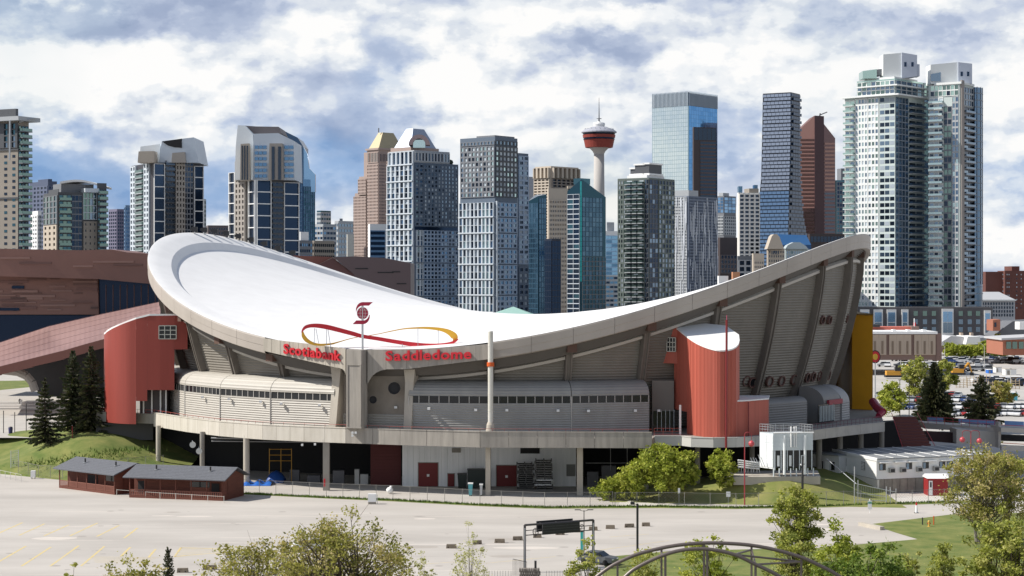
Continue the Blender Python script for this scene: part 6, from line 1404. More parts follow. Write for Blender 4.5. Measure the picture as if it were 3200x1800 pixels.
# ================================================================== FOREGROUND THINGS
def cabin(label, A, B, depth, eave, ridge, layout, vents):
    A, B = Vector((*A, 0)), Vector((*B, 0)); u = (B - A); L_ = u.length; u.normalize(); v = Vector((-u.y, u.x, 0)); Z = Vector((0, 0, 1))
    if v.y < 0: v = -v
    t = thing('log_cabin', label, 'cabin', A)
    wd = mat('brown_timber', (.13, .04, .025), .8, var=.15, vscale=1.5, stretch=(.3, .3, 4)); rf = mat('grey_shingles', (.115, .12, .135), .9, var=.12, vscale=3); rl = mat('porch_rail_wood', (.22, .085, .06), .8)
    pd = 1.6
    MB().obox(A + u * .3 + v * 0, u * (L_ - .6), v * depth, Z * .35).build('deck', wd, t)
    n = int((eave - .35) / .24)
    for k in range(n): MB().obox(A + u * .5 + v * pd + Z * (.36 + k * .24), u * (L_ - .8), v * .18, Z * .225).build('log', wd, t)
    MB().obox(A + u * (L_ - .5) + v * pd * 0 + Z * .36, u * .2, v * depth, Z * (eave - .36)).build('end_wall', wd, t); MB().obox(A + u * .3 + v * pd + Z * .36, u * .2, v * (depth - pd), Z * (eave - .36)).build('end_wall', wd, t)
    MB().obox(A + u * .3 + v * (depth - .2) + Z * .36, u * (L_ - .6), v * .2, Z * (eave - .36)).build('rear_wall', wd, t)
    C1 = A + u * (L_ - .3) + Z * eave; D1 = C1 + v * depth; E1 = C1 + v * depth / 2 + Z * (ridge - eave - .15); w_ = u * -.2
    for s_ in (0, -(L_ - .8)): MB().add([C1 + u * s_, D1 + u * s_, E1 + u * s_, C1 + u * s_ + w_, D1 + u * s_ + w_, E1 + u * s_ + w_], [(0, 1, 2), (5, 4, 3), (0, 3, 4, 1), (1, 4, 5, 2), (2, 5, 3, 0)]).build('gable', wd, t)
    o_ = .7; F0 = A - u * o_ * .6 - v * o_ + Z * (eave - .12); R0 = A - u * o_ * .6 + v * depth / 2 + Z * ridge; K0 = A - u * o_ * .6 + v * (depth + o_) + Z * (eave - .12); U = u * (L_ + o_ * 1.2)
    for a, b in ((F0, R0), (R0, K0)):
        th = Z * .16; MB().add([a, a + U, b + U, b, a + th, a + U + th, b + U + th, b + th], [(3, 2, 1, 0), (4, 5, 6, 7), (0, 1, 5, 4), (1, 2, 6, 5), (2, 3, 7, 6), (3, 0, 4, 7)]).build('roof', rf, t)
        sl = (b - a); 
        for k in range(1, 9): MB().obox(a.lerp(b, k / 9) + th + (Z * .0), U, sl * .006, Z * .025).build('shingle_course', rf, t)
    for f in vents:
        p = F0.lerp(R0, .62) + U * f + Z * .16; MB().tube(p, p + Z * .7, .13, 8).build('roof_vent', BLACK, t); MB().tube(p, p + Z * .08, .3, 8).build('vent_flashing', STEEL, t)
    for i in range(7): MB().obox(A + u * (.3 + (L_ - .75) * i / 6) + Z * .35, u * .14, v * .14, Z * (eave - .4)).build('porch_post', wd, t)
    for i in range(6):
        s0 = .3 + (L_ - .75) * i / 6; MB().obox(A + u * (s0 + .16) + Z * 1.2, u * ((L_ - .75) / 6 - .18), v * .09, Z * .09).build('rail', rl, t)
        for k in range(8): MB().obox(A + u * (s0 + .22 + k * ((L_ - .75) / 6 - .3) / 7.5) + Z * .36 + v * .02, u * .15, v * .05, Z * .84).build('baluster', rl, t)
    for kind, a, b in layout:
        m_ = {'d': DARKIN, 's': mat('serving_shutter', (.20, .07, .045), .8), 'w': GLASSD}[kind]; z0, z1 = {'d': (.37, 2.4), 's': (.7, 1.7), 'w': (1.75, 2.55)}[kind]
        MB().obox(A + u * (L_ * a) + v * (pd - .06) + Z * z0, u * (L_ * (b - a)), v * .05, Z * (z1 - z0)).build({'d': 'door', 's': 'shutter', 'w': 'window'}[kind], m_, t)
    return t
def gq(x, y): g = G(x, y); return (g.x, g.y)
cabin('brown log cabin with a pinkish porch rail, left of the longer log cabin', gq(181, 1524), gq(362, 1547), 7.5, 3.1, 4.5, [('d', .38, .55), ('w', .68, .9)], (.3, .8))
cabin('longer brown log cabin with a grey roof, right one of two', (XY(398, 281.9), 281.9), gq(702, 1566), 7.4, 3.15, 4.55, [('d', .06, .14), ('w', .60, .80), ('s', .60, .80), ('d', .82, .90)], (.25, .78))

# ---- fences
def fence(label, pts, h, step, post_m, name='chain_link_fence', mesh=True, rail=True, r=.04, group=None, below=False, mesh_m=None, pitch=.42):
    P_ = [Vector(p) for p in pts]; q = resample(P_, step); t = thing(name, label, 'fence', q[0], group)
    for a in q: MB().tube(a, a + Vector((0, 0, h + .08)), r, 5).build('post', post_m, t)
    wires = MB()
    for a, b in zip(q[:-1], q[1:]):
        up = Vector((0, 0, h))
        if rail: MB().tube(a + up, b + up, r * .7, 4).build('top_rail', post_m, t)
        if mesh:
            u = b - a; L_ = u.length; n = max(1, int(L_ / pitch)); th = Vector((0, .01, 0))
            for k in range(-int(h / pitch), n + 1):
                s0 = k * pitch; a0 = max(0, -s0); p0 = a + u * ((s0 + a0) / L_) + Vector((0, 0, .05 + a0)); e = min(h - .1, L_ - s0)
                if e > a0: p1 = a + u * ((s0 + e) / L_) + Vector((0, 0, .05 + e)); wv = Vector((0, 0, .016)); wires.add([p0, p1, p1 + wv, p0 + wv], [(0, 1, 2, 3)])
                s1 = k * pitch; p0 = a + u * ((s1 + a0) / L_) + Vector((0, 0, h - a0)); 
                if e > a0: p1 = a + u * ((s1 + e) / L_) + Vector((0, 0, h - e)); wires.add([p0, p1, p1 + wv, p0 + wv], [(0, 1, 2, 3)])
    if mesh: wires.build('chain_mesh', mesh_m or mat('mesh_wire', (.30, .30, .29), .6), t, kind='stuff')
    return t
GP = mat('grey_post', (.23, .22, .20), .6); WP = mat('pale_post', (.55, .54, .50), .6)
fv = lambda l: [G(x, y) for x, y in l]
fence('long chain-link fence between the car park and the white service walls', fv([(759, 1543), (1020, 1556), (1228, 1564), (1500, 1579), (1702, 1587), (1915, 1585)]), 2.2, 3.0, GP)
fence('chain-link fence in front of the grass mound and the metal cooling units', fv([(1922, 1585), (2059, 1584), (2300, 1588), (2582, 1582), (2690, 1579)]), 2.1, 3.3, GP)
fence('chain-link fence right of the tall gate, running behind the grey-limbed tree', fv([(2800, 1577), (2951, 1571), (3120, 1564), (3230, 1560)]), 2.0, 3.0, GP)
fence('low white pipe rail in front of the two log cabins', fv([(365, 1550), (500, 1560), (700, 1572)]), .95, 2.7, WP, name='pipe_rail', mesh=False)
fence('white pipe rail at the left edge of the lot below the grass bank', fv([(-60, 1478), (0, 1492), (66, 1506)]), 1.2, 2.4, WP, name='pipe_rail', mesh=False)
def onbank(x, Y): X = XY(x, Y); return Vector((X, Y, max(0, idw(lc, X, Y))))
fence('green-grey mesh fence running across the grass bank behind the cabins', [onbank(57, 313), onbank(120, 309), onbank(195, 306.5), onbank(300, 308), onbank(400, 311), onbank(510, 315)], 2.0, 3.0, GP)
t = thing('gate_panel', 'grey mesh gate panel standing on the grass at the far left', 'gate', onbank(45, 316))
b = onbank(45, 316)
for x in (34, 58): MB().tube(onbank(x, 316), onbank(x, 316) + Vector((0, 0, 2.9)), .07, 6).build('post', STEEL, t)
for i in range(8): MB().tube(onbank(34, 316) + Vector((0, 0, .3 + i * .36)), onbank(58, 316) + Vector((0, 0, .3 + i * .36)), .022, 4).build('bar', STEEL, t)
for i in range(1, 7): MB().tube(onbank(34 + i * 3.5, 316), onbank(34 + i * 3.5, 316) + Vector((0, 0, 2.9)), .018, 4).build('upright', STEEL, t)
# tall gate and its raking rail by the trailers
t = thing('mesh_gate', 'tall galvanised gate with raking wire mesh on the right of the mound', 'gate', G(2690, 1570))
for x, y0 in ((2670, 1458), (2681, 1500), (2770, 1520), (2782, 1522), (2800, 1527)):
    Y = 273.5; MB().tube(Vector((XY(x, Y), Y, .02)), W(x, y0, Y), .07, 6).build('post', STEEL, t)
for a, b_ in (((2582, 1433), (2676, 1512)), ((2676, 1512), (2800, 1538)), ((2720, 1522), (2800, 1538)), ((2676, 1562), (2770, 1566)), ((2676, 1540), (2770, 1552))):
    MB().tube(W(*a, 274.5 if a[0] > 2600 else 284), W(*b_, 274), .06, 6).build('rail', STEEL, t)
mb = MB()
for i in range(22): x = 2676 + i * 5.6; mb.tube(W(x, 1516 + (x - 2676) * .17, 273.6), W(x, 1572, 273.6), .016, 3)
mb.build('mesh', STEEL, t, kind='stuff')

# ---- concrete kerb blocks on the lot
bm_ = mat('weathered_block', (.17, .14, .105), .9, var=.2, vscale=2)
blk = [(1545, 1578, 1697), (1602, 1634, 1689), (1666, 1693, 1681), (1736, 1765, 1672), (1792, 1816, 1664), (1840, 1868, 1658), (1893, 1922, 1653), (1952, 1983, 1649), (2006, 2032, 1645), (1394, 1427, 1714), (1478, 1506, 1702), (552, 587, 1790), (633, 676, 1781)]
labs = ['third from the left in the row before the sign gantry', 'just left of the gantry left post', 'directly behind the left part of the hanging sign', 'under the middle of the hanging sign', 'under the right end of the hanging sign', 'right beside the gantry right post', 'first one right of the gantry', 'immediately left of the black camera pole', 'immediately right of the black camera pole', 'leftmost of the row, left of the pale budding tree', 'second of the row, right behind the pale budding tree', 'at the bottom edge touching the tiny spruce', 'at the bottom edge between the tiny spruce and the big tree']
rn = random.Random(3)
for (x0, x1, y), lb in zip(blk, labs):
    p0, p1 = G(x0, y), G(x1, y); t = thing('kerb_block', 'brown weathered kerb block %s' % lb, 'kerb block', (p0 + p1) / 2, 'kerb blocks on the lot'); w = (p1.x - p0.x); dy = rn.uniform(-.15, .15)
    mb = MB().add([(p0.x, p0.y, .002), (p1.x, p1.y + dy, .002), (p1.x, p1.y + dy + .55, .002), (p0.x, p0.y + .55, .002), (p0.x + .05, p0.y + .06, .48), (p1.x - .05, p1.y + dy + .06, .50), (p1.x - .05, p1.y + dy + .48, .50), (p0.x + .05, p0.y + .48, .48)], [(3, 2, 1, 0), (4, 5, 6, 7), (0, 1, 5, 4), (1, 2, 6, 5), (2, 3, 7, 6), (3, 0, 4, 7)]); mb.build('block', bm_, t)
    for f in (.22, .78): MB().box(p0.x + w * f - .06, p0.x + w * f + .06, p0.y - .01, p0.y + .02, .08, .2).build('lifting_slot', DARKIN, t)

# ---- sign gantry
def gantry():
    YA, YB = 210.0, 214.5
    t = thing('sign_gantry', 'dark steel gantry carrying two long black sign boards over the lot entrance', 'gantry', (XY(1640, YA), YA, 0)); st = mat('gantry_steel', (.055, .05, .05), .5)
    A0 = Vector((XY(1640, YA), YA, 0)); B0 = Vector((XY(1854, YB), YB, 0)); zt = 5.3
    for p in (A0, B0):
        MB().box(p.x - .14, p.x + .14, p.y - .14, p.y + .14, .0, zt).build('post', st, t); MB().box(p.x - .05, p.x + .05, p.y - .2, p.y - .143, .5, zt - .3).build('post_channel', STEEL, t)
    top = lambda f, z: Vector((lerp(A0.x, B0.x, f), lerp(A0.y, B0.y, f), z))
    MB().tube(top(0, zt), top(1, zt), .13, 6).build('top_beam', st, t); MB().tube(top(0, zt - .62), top(1, zt - .62), .05, 6).build('mid_rail', st, t); MB().tube(top(0, zt - 1.15), top(1, zt - 1.15), .06, 6).build('lower_beam', st, t)
    for f0 in (.155, .83):
        c = top(f0, zt - .85); n = 16; pts = [c + Vector((.30 * cos(2 * pi * i / n), 0, .42 * sin(2 * pi * i / n))) for i in range(n + 1)]; MB().path(pts, .05, 5).build('ring', st, t)
        c2 = MB(); 
        MB().tube(c + Vector((-.3, 0, 0)), c + Vector((.3, 0, 0)), .04, 4).build('spoke', st, t); MB().tube(c + Vector((0, 0, -.42)), c + Vector((0, 0, .42)), .04, 4).build('spoke', st, t)
    sb = mat('black_sign_board', (.012, .013, .016), .4)
    a, b = top(.235, 0), top(.775, 0); u = b - a; n_ = Vector((u.y, -u.x, 0)).normalized()
    MB().obox(a + n_ * .2 + Vector((0, 0, zt - 1.2)), u, n_ * .18, Vector((0, 0, 1.2))).build('sign_board', sb, t)
    MB().obox(a - n_ * 1.1 + Vector((0, 0, zt - 1.0)), u * .97, n_ * .18, Vector((0, 0, 1.2))).build('sign_board', sb, t)
    for k in range(1, 4): MB().obox(a + n_ * .39 + Vector((0, 0, zt - 1.2 + k * .3)), u, n_ * .02, Vector((0, 0, .035))).build('louvre', mat('louvre_grey', (.06, .065, .07), .5), t)
    for f in (.27, .5, .74): MB().tube(top(f, zt) + n_ * .1, top(f, zt) - n_ * 1.1 + Vector((0, 0, 0)), .05, 5).build('bracket', st, t)
    p = thing('lamp_post', 'slim black lamp post with two flat heads behind the sign gantry', 'lamp post', G(1825, 1742)); P0 = G(1825, 1742); z1 = ZY(1594, P0.y)
    MB().tube(P0, P0 + Vector((0, 0, z1)), .07, 6, .05).build('post', st, p)
    for s_ in (-1, 1):
        MB().tube(P0 + Vector((0, 0, z1 - .15)), P0 + Vector((s_ * .5, 0, z1)), .035, 4).build('arm', st, p); MB().box(P0.x + min(s_ * .4, s_ * 1.1), P0.x + max(s_ * .4, s_ * 1.1), P0.y - .15, P0.y + .15, z1, z1 + .08).build('lamp_head', st, p)
    MB().box(P0.x - .42, P0.x - .1, P0.y - .03, P0.y + .02, 0.9, 3.2).build('banner', mat('turquoise_banner', (.06, .5, .45), .6), p)
    P0 = G(1992, 1722); z1 = ZY(1574, P0.y); p = thing('camera_pole', 'black square pole with a camera box at its top on the lot', 'pole', P0)
    MB().box(P0.x - .13, P0.x + .13, P0.y - .13, P0.y + .13, 0, z1).build('post', BLACK, p); MB().tube(P0 + Vector((0, 0, z1 - .15)), P0 + Vector((-.5, 0, z1 + .05)), .05, 4).build('arm', BLACK, p); MB().box(P0.x - .85, P0.x - .35, P0.y - .2, P0.y + .2, z1 - .1, z1 + .2).build('camera', BLACK, p)
gantry()
def iron_gate():
    Yg = 207; t = thing('iron_gate', 'black iron bar gate and railing beside the gantry left post at the bottom edge', 'gate', (XY(1620, Yg), Yg, 0)); ir = BLACK
    for i in range(12): x = 1603 + i * 3.9; MB().tube(Vector((XY(x, Yg), Yg, .1)), W(x, 1746 + i * .8, Yg), .022, 4).build('bar', ir, t)
    MB().tube(W(1603, 1747, Yg), W(1646, 1756, Yg), .035, 4).build('top_rail', ir, t)
    MB().box(XY(1670, 206), XY(1677, 206), 206, 206.3, 0, ZY(1753, 206)).build('gate_post', ir, t)
    Y2 = 203
    for i in range(46):
        x = 1512 + i * 8.5
        if 1605 < x < 1700: continue
        MB().tube(Vector((XY(x, Y2), Y2, .2)), Vector((XY(x, Y2), Y2, 1.25)), .02, 4).build('bar', ir, t)
    t = thing('stone_plinth', 'rough grey stone plinth at the foot of the gantry left post', 'plinth', (XY(1655, 206), 206, 0)); rr = random.Random(2); sm = mat('rough_stone', (.16, .14, .12), .9, var=.25, vscale=3)
    for i in range(9):
        for j in range(3):
            x = 1622 + i * 7.2 + (j % 2) * 3; MB().box(XY(x, 205.4) + .01, XY(x + 6.6, 205.4), 205.4 + rr.uniform(0, .08), 206.4, .0 + j * .36, .33 + j * .36).build('stone', sm, t)
iron_gate()

# ---- pipe arch bridge
def bridge():
    t = thing('arch_bridge', 'footbridge of two curved brown steel pipe arches at the bottom of the photo', 'bridge', (XY(2230, 150), 150, 0)); pm = mat('brown_grey_pipe', (.13, .105, .095), .4, metal=.2)
    def crv(pts, n=6):
        out = []; N_ = len(pts)
        for i in range(N_ - 1):
            p0, p1, p2, p3 = Vector(pts[max(i - 1, 0)]), Vector(pts[i]), Vector(pts[i + 1]), Vector(pts[min(i + 2, N_ - 1)])
            for k in range(n): u = k / n; out.append(.5 * ((2 * p1) + (p2 - p0) * u + (2 * p0 - 5 * p1 + 4 * p2 - p3) * u * u + (3 * p1 - p0 - 3 * p2 + p3) * u ** 3))
        return out + [Vector(pts[-1])]
    A = crv([W(1700, 1990, 150), W(1800, 1862, 150), W(1890, 1783, 150), W(1966, 1742, 150), W(2028, 1722, 150), W(2110, 1705, 150), W(2200, 1697, 150), W(2290, 1699, 150), W(2360, 1706, 150), W(2430, 1720, 150), W(2504, 1742, 150), W(2563, 1768, 150), W(2625, 1802, 150), W(2740, 1880, 150), W(2860, 1990, 150)])
    B = crv([W(1800, 1990, 146), W(1880, 1878, 146), W(1956, 1800, 146), W(1997, 1770, 146), W(2068, 1737, 146), W(2134, 1719, 146), W(2210, 1716, 146), W(2294, 1733, 146), W(2361, 1764, 146), W(2438, 1803, 146), W(2540, 1880, 146), W(2650, 1990, 146)])
    def pipe(P_, r, nm):
        n = 8; rows = []
        for i, p in enumerate(P_):
            d = (P_[min(i + 1, len(P_) - 1)] - P_[max(i - 1, 0)]).normalized(); a = d.cross(Vector((0, 1, 0))).normalized(); b_ = d.cross(a); rows.append([p + (a * cos(2 * pi * k / n) + b_ * sin(2 * pi * k / n)) * r for k in range(n + 1)])
        MB().grid(rows).build(nm, pm, t, smooth=True)
    pipe(A, .15, 'arch'); pipe(B, .15, 'arch')
    near = lambda P_, x: min(P_, key=lambda p: abs(p.x * FP / p.y + 1600 - x))
    for x in (1932, 2068, 2200, 2353, 2504):
        p = near(A, x); MB().tube(p, Vector((p.x, p.y, 3.0)), .09, 6).build('hanger', pm, t)
    for x in (2075, 2210, 2361): p = near(B, x); MB().tube(p, Vector((p.x, p.y, 3.0)), .10, 6).build('hanger', pm, t)
    for a, b_ in ((2071, 2071), (2353, 2300), (2504, 2361), (2353, 2361), (2504, 2300)): MB().tube(near(A, a) - Vector((0, 0, .35)), near(B, b_), .085, 6).build('cross_brace', pm, t)
    MB().box(XY(1850, 148), XY(2650, 148), 146, 150.2, 2.4, 2.8).build('deck', CONC_D, t)
bridge()

# ---- things along the service walls
def pallets(label, x0, x1, ytop, Y, n, seed, pale=()):
    rnd = random.Random(seed); t = thing('pallet_stack', label, 'stack', (XY((x0 + x1) / 2, Y), Y, 0)); h = ZY(ytop, Y) / n; pm = mat('grey_board', (.13, .125, .12), .8, var=.2, vscale=1.5)
    for i in range(n):
        dx = rnd.uniform(-.2, .2); z = i * h; m_ = WHITE if i in pale else pm; MB().box(XY(x0, Y) + dx, XY(x1, Y) + dx, Y + .1, Y + 1.9, z + .03, z + h * .45).build('board', m_, t)
        for f in (0, .48, .93): xa = lerp(XY(x0, Y), XY(x1, Y), f) + dx; MB().box(xa, xa + .16, Y + .15, Y + 1.85, z + h * .45 + .003, z + h + .02).build('block', BLACK, t)
pallets('tall stack of dark grey staging boards right of the second red door', 1618, 1668, 1447, 292.5, 14, 1); pallets('taller leaning stack of staging boards with white edges near its foot', 1674, 1726, 1436, 291.5, 13, 2, (2, 4))
def bin_(label, x0, x1, y0, Y, m, lid):
    t = thing('waste_bin', label, 'bin', (XY((x0 + x1) / 2, Y), Y, 0)); h = ZY(y0, Y); a, b = XY(x0, Y), XY(x1, Y)
    MB().add([(a + .1, Y + .1, .15), (b - .1, Y + .1, .15), (b - .1, Y + 1.3, .15), (a + .1, Y + 1.3, .15), (a, Y, h), (b, Y, h), (b, Y + 1.5, h), (a, Y + 1.5, h)], [(3, 2, 1, 0), (4, 5, 6, 7), (0, 1, 5, 4), (1, 2, 6, 5), (2, 3, 7, 6), (3, 0, 4, 7)]).build('body', m, t); MB().box(a - .06, b + .06, Y - .06, Y + 1.56, h + .003, h + .12).build('lid', lid, t)
    for xx in (a + .2, b - .2): MB().tube((xx - .06, Y + .3, .13), (xx + .06, Y + .3, .13), .13, 8).build('wheel', BLACK, t)
dg = mat('dark_green_plastic', (.012, .022, .02), .5)
bin_('large black-green waste skip against the white service wall', 1461, 1520, 1469, 294, dg, BLACK); bin_('smaller dark waste bin left of the large skip', 1430, 1458, 1483, 294.3, dg, BLACK)
bin_('white drum with a turquoise band standing by the fence near the skip', 1463, 1477, 1513, 283.5, mat('turquoise_drum', (.10, .38, .42), .5), WHITE); bin_('small pale bin just right of the turquoise banded drum', 1499, 1508, 1516, 283.5, mat('pale_grey_plastic', (.45, .47, .48), .5), WHITE)
def small(name, label, cat_, parts):
    t = thing(name, label, cat_, parts[0][1]); 
    for nm, c, sx, sy, sz, m_ in parts: MB().box(c[0] - sx / 2, c[0] + sx / 2, c[1] - sy / 2, c[1] + sy / 2, c[2], c[2] + sz).build(nm, m_, t)
    return t
p = G(1163, 1575); small('utility_box', 'white electrical box on legs beside the long fence', 'box', [('cabinet', (p.x, p.y, .35), 1.2, .8, 1.15, WHITE), ('plinth', (p.x, p.y, 0), 1.1, .7, .345, CONC_D), ('leg', (p.x + .75, p.y, 0), .08, .08, 1.4, STEEL)])
p = G(104, 1496); small('utility_box', 'small white box on feet at the foot of the grass bank', 'box', [('cabinet', (p.x, p.y, .25), .75, .6, 1.1, WHITE), ('foot', (p.x - .25, p.y, 0), .1, .5, .245, STEEL), ('foot', (p.x + .25, p.y, 0), .1, .5, .245, STEEL)])
p = G(1218, 1543); t = thing('wrapped_bundle', 'white wrapped bundle slumped against the long fence', 'bundle', p); MB().ball((p.x, p.y, .55), .55, 10, 7, .9).build('bundle', WHITE, t, smooth=True); MB().ball((p.x + .2, p.y, 1.0), .26, 10, 6, 1.1).build('fold', WHITE, t, smooth=True); MB().box(p.x + .25, p.x + .6, p.y - .2, p.y + .2, .8, 1.15).build('strap', BLACK, t)
def tarp():
    t = thing('tarpaulin', 'crumpled bright blue tarpaulin on the ground under the deck', 'tarpaulin', G(825, 1492)); rr = random.Random(6); rows = []
    for j in range(7):
        rows.append([Vector((XY(763 + 7.2 * i, 299), 297.5 + j * .8, max(0.05, .95 * sin(pi * j / 6) ** .6 * (.55 + .35 * sin(i * 1.3) + rr.uniform(-.12, .12))))) for i in range(13)])
    MB().grid(rows).build('sheet', mat('blue_tarp', (.01, .12, .48), .5), t, smooth=True)
    t = thing('tarpaulin', 'dark blue covered pile beside the bright blue tarpaulin', 'tarpaulin', G(862, 1478)); rows = []
    for j in range(7): rows.append([Vector((XY(835 + 5.5 * i, 303), 301 + j * .7, max(0.05, 1.9 * sin(pi * j / 6) ** .5 * sin(pi * (i + .4) / 10.8) ** .5 + rr.uniform(-.1, .1)))) for i in range(11)])
    MB().grid(rows).build('sheet', mat('deep_blue_tarp', (.01, .06, .24), .5), t, smooth=True)
    t = thing('scaffold_frame', 'yellow scaffold frame standing in the shade under the deck', 'scaffold', (XY(875, 303), 303, 0)); ym = mat('scaffold_yellow', (.42, .22, .02), .5)
    for x in (842, 878, 911): MB().tube((XY(x, 303.5), 303.5, 0), W(x, 1402, 303.5), .06, 5).build('upright', ym, t)
    for y in (1404, 1422, 1440): MB().tube(W(842, y, 303.5), W(911, y, 303.5), .05, 5).build('bar', ym, t)
    for k, (x, y) in enumerate(((602, 1390), (622, 1410))):
        Y = 304; t = thing('round_floodlight', 'round white lamp head on the undercroft wall, %s' % ('upper left one of two' if k == 0 else 'lower right one of two'), 'lamp', W(x, y, Y)); n = 14; r = .5; c = W(x, y, Y)
        MB().add([c + Vector((r * cos(2 * pi * i / n), d, r * sin(2 * pi * i / n))) for d in (0, .2) for i in range(n)], [tuple(range(n - 1, -1, -1))] + [(i, (i + 1) % n, n + (i + 1) % n, n + i) for i in range(n)]).build('head', mat('lamp_lens_grey', (.55, .55, .52), .4), t); MB().tube(c + Vector((0, .2, 0)), c + Vector((-.2, .9, .6)), .06, 5).build('arm', STEEL, t)
tarp()
for k, (x, y) in enumerate(((1102, 1352), (1112, 1352), (1102, 1361), (945, 1390), (985, 1388))):
    Y = 287.6 if k < 3 else 291; c = W(x, y, Y); s_ = ('top left of the cluster below the buttress', 'top right of the cluster below the buttress', 'bottom one of the cluster below the buttress', 'left one hanging below the deck edge', 'right one hanging below the deck edge')[k]
    t = thing('spotlight', 'small white spotlight, %s' % s_, 'lamp', c, 'spotlights on the deck edge'); MB().box(c.x - .16, c.x + .16, c.y - .5, c.y - .2, c.z - .14, c.z + .16).build('head', WHITE, t); MB().tube(c + Vector((0, -.2, 0)), c + Vector((0, .5, .1)), .05, 5).build('bracket', STEEL, t)

# ---- metal cooling units
def cooling():
    Y = 278; z0 = 3.9; t = thing('cooling_unit', 'galvanised twin cooling tower with a railed roof on the mound', 'cooling tower', (XY(2456, Y), Y, z0)); gs = mat('sunlit_galvanised', (.76, .79, .80), .45, var=.05, vscale=.6); sh = mat('shaded_galvanised', (.58, .63, .66), .45)  # two tones of one metal paint its sunlit side and shaded front
    C = Vector((XY(2416, Y), Y, 0)); Lf = Vector((XY(2374, Y + 2.6), Y + 2.6, 0)); Rt = Vector((XY(2540, Y + .8), Y + .8, 0)); Bk = Lf + (Rt - C); zt = ZY(1354, Y); zm = ZY(1408, Y)
    MB().prism([(p.x, p.y) for p in (C, Rt, Bk, Lf)], zm, zt).build('casing', sh, t); MB().prism([(p.x, p.y) for p in (C.lerp(Lf, .04), C + (Rt - C) * .04, Bk.lerp(Lf, .9), Lf)], z0 + .8, zm - .003).build('basin', gs, t)
    u = (C - Lf); n = Vector((u.y, -u.x, 0)).normalized()
    for i in range(2):
        for j in range(4): MB().obox(Lf + u * (.04 + i * .49) + Vector((0, 0, lerp(z0 + 1, zt - .2, j / 4))), u * .46, n * .06, Vector((0, 0, (zt - z0 - 1.2) / 4 - .08))).build('side_panel', gs, t)
    u = Rt - C; n = Vector((u.y, -u.x, 0)).normalized(); MB().obox(C + u * .02 + Vector((0, 0, z0 + 1)), u * .96, -n * .6, Vector((0, 0, zm - z0 - 1))).build('fill_opening', BLACK, t)
    for i in range(7): f = .03 + i * .155; MB().obox(C + u * f + Vector((0, 0, z0 + .6)), u * .022, n * .12, Vector((0, 0, zm - z0 - .6))).build('strut', sh, t)
    for i in range(3): f = .1 + i * .3; MB().obox(C + u * f + n * .05 + Vector((0, 0, z0 + 1.2)), u * .06, -n * .3, Vector((0, 0, 1.6))).build('louvre', gs, t)
    for j in range(4): MB().obox(C + Vector((0, 0, lerp(zm, zt, j / 4) + .05)), u, n * .05, Vector((0, 0, (zt - zm) / 4 - .1))).build('front_panel', sh, t)
    for f in (.26, .78): MB().tube(C + u * f + n * .5 + Vector((0, 0, z0)), C + u * f + n * .5 + Vector((0, 0, zt - .3)), .20, 8).build('riser_pipe', gs, t)
    for f in (.44, .52, .57): MB().tube(C + u * f + n * .25 + Vector((0, 0, zm + .5)), C + u * f + n * .25 + Vector((0, 0, zt + 1.0)), .11, 6).build('valve_pipe', WHITE, t)
    MB().tube(C + n * .5 + Vector((0, 0, zt + .1)), Rt + n * .5 + Vector((0, 0, zt + .1)), .1, 6).build('header_pipe', WHITE, t)
    loops = [Lf, C, Rt, Bk, Lf]
    for a, b in zip(loops[:-1], loops[1:]):
        for zz_ in (.45, .85, 1.2): MB().tube(a + Vector((0, 0, zt + zz_)), b + Vector((0, 0, zt + zz_)), .035, 4).build('guard_rail', STEEL, t)
        for k in range(5): p = a.lerp(b, k / 5); MB().tube(p + Vector((0, 0, zt)), p + Vector((0, 0, zt + 1.2)), .035, 4).build('guard_post', STEEL, t)
    for i in range(8): f = i / 7; p = Lf.lerp(Rt, f) if 0 else C + u * f + n * .3; MB().tube(p + Vector((0, 0, 3.0)), p + Vector((0, 0, z0 + .9)), .1, 5).build('leg', sh, t)
    MB().prism([(C.x - 6, C.y - .8), (Rt.x + 1, Rt.y - .8), (Rt.x + 2, Rt.y + 8), (C.x - 6, C.y + 8)], 2.4, 3.6).build('plinth', CONC, t)
    p = thing('pipe_rack', 'tangle of white pipes on a low rack left of the cooling tower', 'pipes', (XY(2340, 279), 279, 3.6)); rr = random.Random(12)
    for j in range(4): MB().tube(W(2306, 1438 + j * 7, 278.4 + j * .4), W(2372, 1447 + j * 6, 279), .12, 6).build('pipe', WHITE, p)
    for i in range(9): x = 2308 + i * 8; MB().tube(W(x, 1440, 278.6), W(x + rr.uniform(-3, 3), 1476, 278.6), .05, 4).build('support', STEEL, p)
    for i in range(5): x = 2345 + i * 8; MB().tube(W(x, 1418 + rr.uniform(0, 20), 279), W(x + 14, 1460, 278.8), .06, 4).build('brace', STEEL, p)
cooling()
# ---- red globe lamps
def globe_lamp(label, x, ytop, ybase, Y, zb, heads, h2=None):
    t = thing('globe_lamp', label, 'street lamp', (XY(x, Y), Y, zb)); rp = mat('lamp_red', (.30, .03, .04), .5); gl = mat('red_globe', (.48, .07, .08), .3); zt = ZY(ytop, Y)
    MB().tube((XY(x, Y), Y, zb), (XY(x, Y), Y, zt), .10, 8, .07).build('post', rp, t)
    for s_, drop in heads:
        pts = [Vector((XY(x, Y) + s_ * (1 - cos(pi * k / 8)) * .5, Y, zt + .35 * sin(pi * k / 8))) for k in range(9)]; MB().path(pts, .05, 6).build('arm', rp, t)
        e = pts[-1]; MB().tube(e, e - Vector((0, 0, drop)), .04, 5).build('drop_rod', rp, t); MB().ball(e - Vector((0, 0, drop + .42)), .46, 14, 9).build('globe', gl, t, smooth=True)
globe_lamp('red street lamp with one hanging red globe left of the cooling tower', 2327, 1358, 1565, 272.5, 0, [(1.0, .9)])
